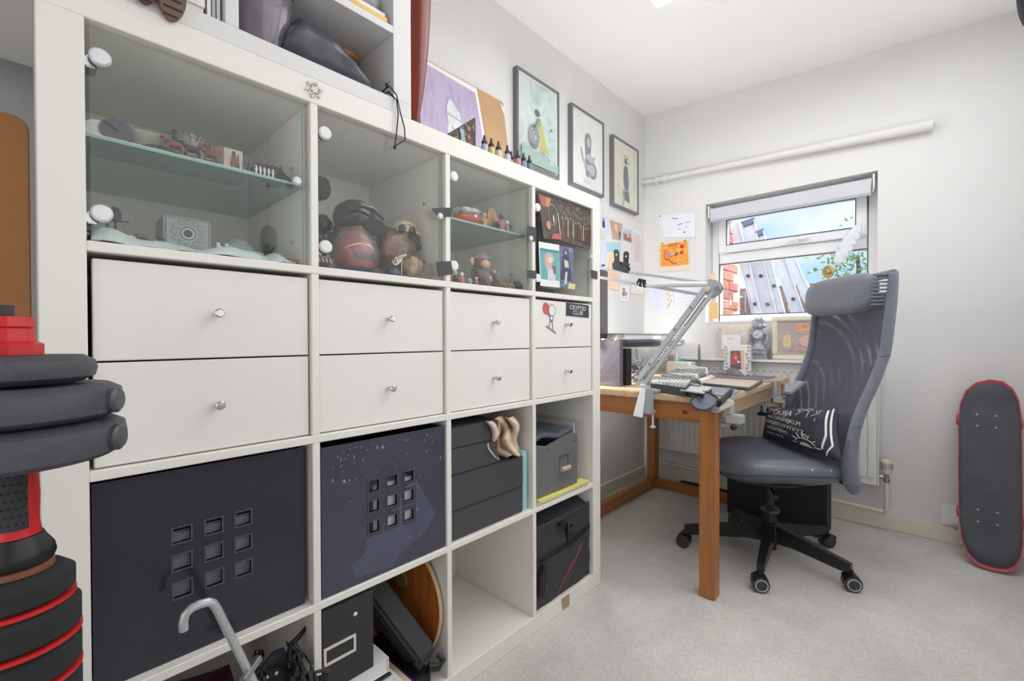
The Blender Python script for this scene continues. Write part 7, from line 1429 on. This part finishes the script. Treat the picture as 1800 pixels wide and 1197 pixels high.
# ================================================================== FOREGROUND LEFT
DXc, DYc = .62, -.021
fr_ = thing('foam_roller', 'tall black foam roller with red rings at the left edge of the photo', 'foam roller', (DXc, DYc, 0)); Mfo = mat('foam_black', (42, 42, 44), .9, var=.1, scale=120, bump=.12, bscale=260); Mre = mat('bright_red', (206, 36, 40), .4)
zz = .712; segs = []
for k, h_ in enumerate((.030, .036, .036)+(.05,)*10):
    r_ = .046 if k == 0 else .0505; z0 = max(0, zz-h_); obj('foam_section', G().lathe([(r_-.006, z0), (r_, z0+.005), (r_, zz-.008), (r_-.009, zz)], (DXc, DYc, 0), n=40), Mfo, fr_)
    if z0 <= 0: break
    obj('red_ring', G().lathe([(r_+.0006, z0-.004), (r_+.0006, z0)], (DXc, DYc, 0), n=40), Mre, fr_); zz = z0-.004
db = thing('dumbbell', 'black and red adjustable dumbbell standing upright on the foam roller', 'dumbbell', (DXc, DYc, .713))
obj('washer', G().lathe([(.030, .713), (.030, .719), (.024, .721)], (DXc, DYc, 0), n=32), mat('washer_brown', (136, 84, 62), .5), db)
obj('lower_collar', G().lathe([(.0295, .7215), (.0315, .727), (.030, .735), (.024, .745), (.022, .750)], (DXc, DYc, 0), n=32), M_black, db)
obj('handle', G().lathe([(.0205, .7505), (.0185, .765), (.0195, .79), (.0185, .815), (.020, .830)], (DXc, DYc, 0), n=32), Mre, db)
gp = obj('grip', G().grid(lambda a, b: Vector((DXc+(.0208-.0012*math.sin(PI*b))*math.cos(-.9+a*1.45), DYc+(.0208-.0012*math.sin(PI*b))*math.sin(-.9+a*1.45), .760+.062*b)), 14, 14), mat('grip_rubber', (48, 49, 52), .7), db)
g = G()
for i in range(5):
    for j in range(7): an = -.72+i*.27+(j % 2)*.13; g.ell((DXc+.0204*math.cos(an), DYc+.0204*math.sin(an), .766+j*.0082), .0012, 6, 4)
obj('grip_dots', g, M_blackm, gp, kind='stuff')
Mpl = mat('plate_black', (76, 77, 83), .55, var=.12, scale=30, bump=.15)
for k, (r_, z0, z1) in enumerate(((.091, .828, .867), (.088, .870, .906), (.066, .909, .938))):
    p_ = obj('weight_plate', G().lathe([(.016, z0), (r_-.012, z0), (r_-.002, z0+.006), (r_, (z0+z1)/2), (r_-.002, z1-.006), (r_-.012, z1), (.016, z1)], (DXc, DYc, 0), n=56), Mpl, db)
    if k < 2:
        an = 1.02 if k == 0 else 1.05; c_ = Vector((DXc+r_*math.cos(an), DYc+r_*math.sin(an), (z0+z1)/2)); d_ = Vector((math.cos(an), math.sin(an), 0)); obj('end_boss', G().lathe([(.014, -.004), (.014, .002), (.011, .0045), (.0001, .005)], c_, d_, 22), mat('boss_grey', (74, 75, 82), .4), p_)
obj('red_nut', G().lathe([(.030, .9385), (.030, .950), (.024, .953), (.022, .966), (.024, .968), (.022, .978), (.010, .979)], (DXc, DYc-.006, 0), n=10), Mre, db); obj('bar_end', G().cyl((DXc, DYc-.006, .9795), (DXc, DYc-.006, .990), .009), M_dark, db)
# rounded brown board beyond the side panel, on a black case
bxx = .11; ol = [(-70, 250), (-40, 208), (0, 195), (18, 199), (34, 206), (46, 216), (53, 228), (55, 260)]
P = [at(u, v, 0, bxx) for u, v in ol]; P = [Vector((bxx, min(p.y, -.0065), p.z)) for p in P]; zb2 = at(58, 838, 0, bxx).z; P = P+[Vector((bxx, -.0065, zb2)), Vector((bxx, P[0].y, zb2))]
bb = obj('rounded_board', G().prism(P, (-.012, 0, 0)), mat('tan_board', (182, 128, 76), .6, var=.06, scale=4), bev=.002); tag(bb, 'tall round topped tan board standing left of the shelving unit', 'board')
tag(obj('tall_black_case', G().box((.04, -.16, 0), (.20, -.008, zb2-.001)), M_blackm, bev=.004), 'tall black case under the tan board left of the shelving unit', 'case')
# dark fabric thing hanging at the top right edge
t = thing('hanging_bag', 'small dark grey pouch hanging on a cord at the top right edge of the photo', 'bag', (1.56, .66, 1.26))
obj('bag_body', G().grid(lambda a, b: Vector((1.416+.036*max(0, 1-abs(2*b-1)**5)**.5*math.cos(2*PI*a), .66+.03*max(0, 1-abs(2*b-1)**4)**.5*math.sin(2*PI*a), 1.42-.18*b)), 36, 24), mat('bag_dark_grey', (74, 76, 84), .8, var=.1, scale=20), t)
obj('strap', G().bar((1.416, .66, 1.41), (1.416, .66, cz(1.416)), .003, .003, (0, 1, 0)), M_white, t, smooth=False)
obj('side_buckle', G().box((1.374, .64, 1.287), (1.392, .66, 1.32)), M_black, t, bev=.003)
# ================================================================== BOTTOM LEFT CELL: hook, plastic bags, folded holder
xh = .455
t = thing('metal_hook', 'bent silver metal hook bar rising in front of the bottom left cell', 'hook', at(445, 1197, 0, xh)); t_ = t
hk = [at(u, v, 0, xh) for u, v in [(323, 1108), (322, 1094), (326, 1080), (337, 1069), (351, 1062), (366, 1058), (374, 1060), (381, 1070), (400, 1108), (420, 1148), (441, 1190)]]; last = hk[-1]; hk.append(last+(last-hk[-2])*2.2); hk.append(Vector((hk[-1].x-.02, hk[-1].y+.005, .03)))
obj('bar', G().tube(hk, .0068, 10), mat('galv_bar', (196, 200, 202), .35, .5), t)
a_, b_ = at(425, 1200, 0, xh+.02), at(456, 1155, 0, xh-.01); obj('cross_bar', G().bar(a_, b_, .012, .012, (1, 0, 0)), M_steel, t, bev=.002)
obj('foot_block', G().box((xh-.035, hk[-1].y-.03, 0), (xh+.01, hk[-1].y+.03, .03)), M_black, t, bev=.003)
def crump(q, x, dep, seed, lab, m, name='plastic_bag', amp=.012):
    P = [at(u, v, 0, x) for u, v in q]
    def f(a, b): p = bil(P, a, b); e = min(1, 5*min(a, 1-a, b, 1-b)); return p+Vector((1, 0, 0))*(dep*math.sin(PI*a)*math.sin(PI*b)+amp*noise.noise(Vector((a*5+seed, b*6, seed)))+amp*.7*abs(math.sin(a*14+b*9+seed)))+Vector((0, .006, .006))*noise.noise(Vector((a*8, b*8, seed+5)))*e
    o = obj(name, G().sheet(f, 26, 26, .0015), m, sharp=.5); tag(o, lab, 'plastic bag'); return o
Mpb = mat('bin_bag', (26, 26, 29), .22, bump=.6, scale=20, bscale=26, coat=.4)
crump([(502, 1128), (516, 1124), (600, 1235), (508, 1240)], XF-.01, .03, 2, 'glossy black plastic bag with a twisted top at the right of the bottom left cell', Mpb)
crump([(446, 1142), (462, 1140), (470, 1225), (430, 1225)], XF-.02, .02, 7, 'crumpled black plastic bag tip behind the metal hook', Mpb)
g = G().prism([at(u, v, 0, XF-.04) for u, v in [(505, 1132), (513, 1128), (555, 1082), (557, 1083), (520, 1134)]], (-.003, 0, 0)); tag(obj('plastic_film', g, Mpb, smooth=False), 'thin stretched black plastic strip reaching up to the cell divider', 'plastic strip')
ho = thing('riveted_holder', 'black folding holder with two silver rivets in the bottom left cell', 'holder', at(500, 1197, 0, XF-.03)+Vector((0, 0, -.06)))
P = [at(u, v, 0, XF-.03) for u, v in [(440, 1200), (458, 1176), (482, 1147), (500, 1140), (512, 1160), (512, 1215), (440, 1215)]]; obj('panel', G().prism(P, (-.008, 0, 0)), M_dark, ho, bev=.001)
P = [at(u, v, 0, XF-.018) for u, v in [(460, 1196), (468, 1182), (480, 1174), (492, 1172), (504, 1178), (510, 1190), (512, 1215), (462, 1215)]]; obj('rivet_plate', G().prism(P, (-.006, 0, 0)), M_blackm, ho, bev=.001)
for u, v in ((468.5, 1190), (485.5, 1182.5)): obj('rivet', G().lathe([(.0042, 0), (.0036, .002), (.0001, .0026)], at(u, v, 0, XF-.0178), X1, 14), M_silver, ho)
obj('bent_arm', G().tube([at(u, v, 0, XF-.006) for u, v in [(545, 1183), (556, 1178), (568, 1176), (577, 1178), (578, 1184)]], [.007, .007, .007, .006, .005], 8), M_dark, ho)
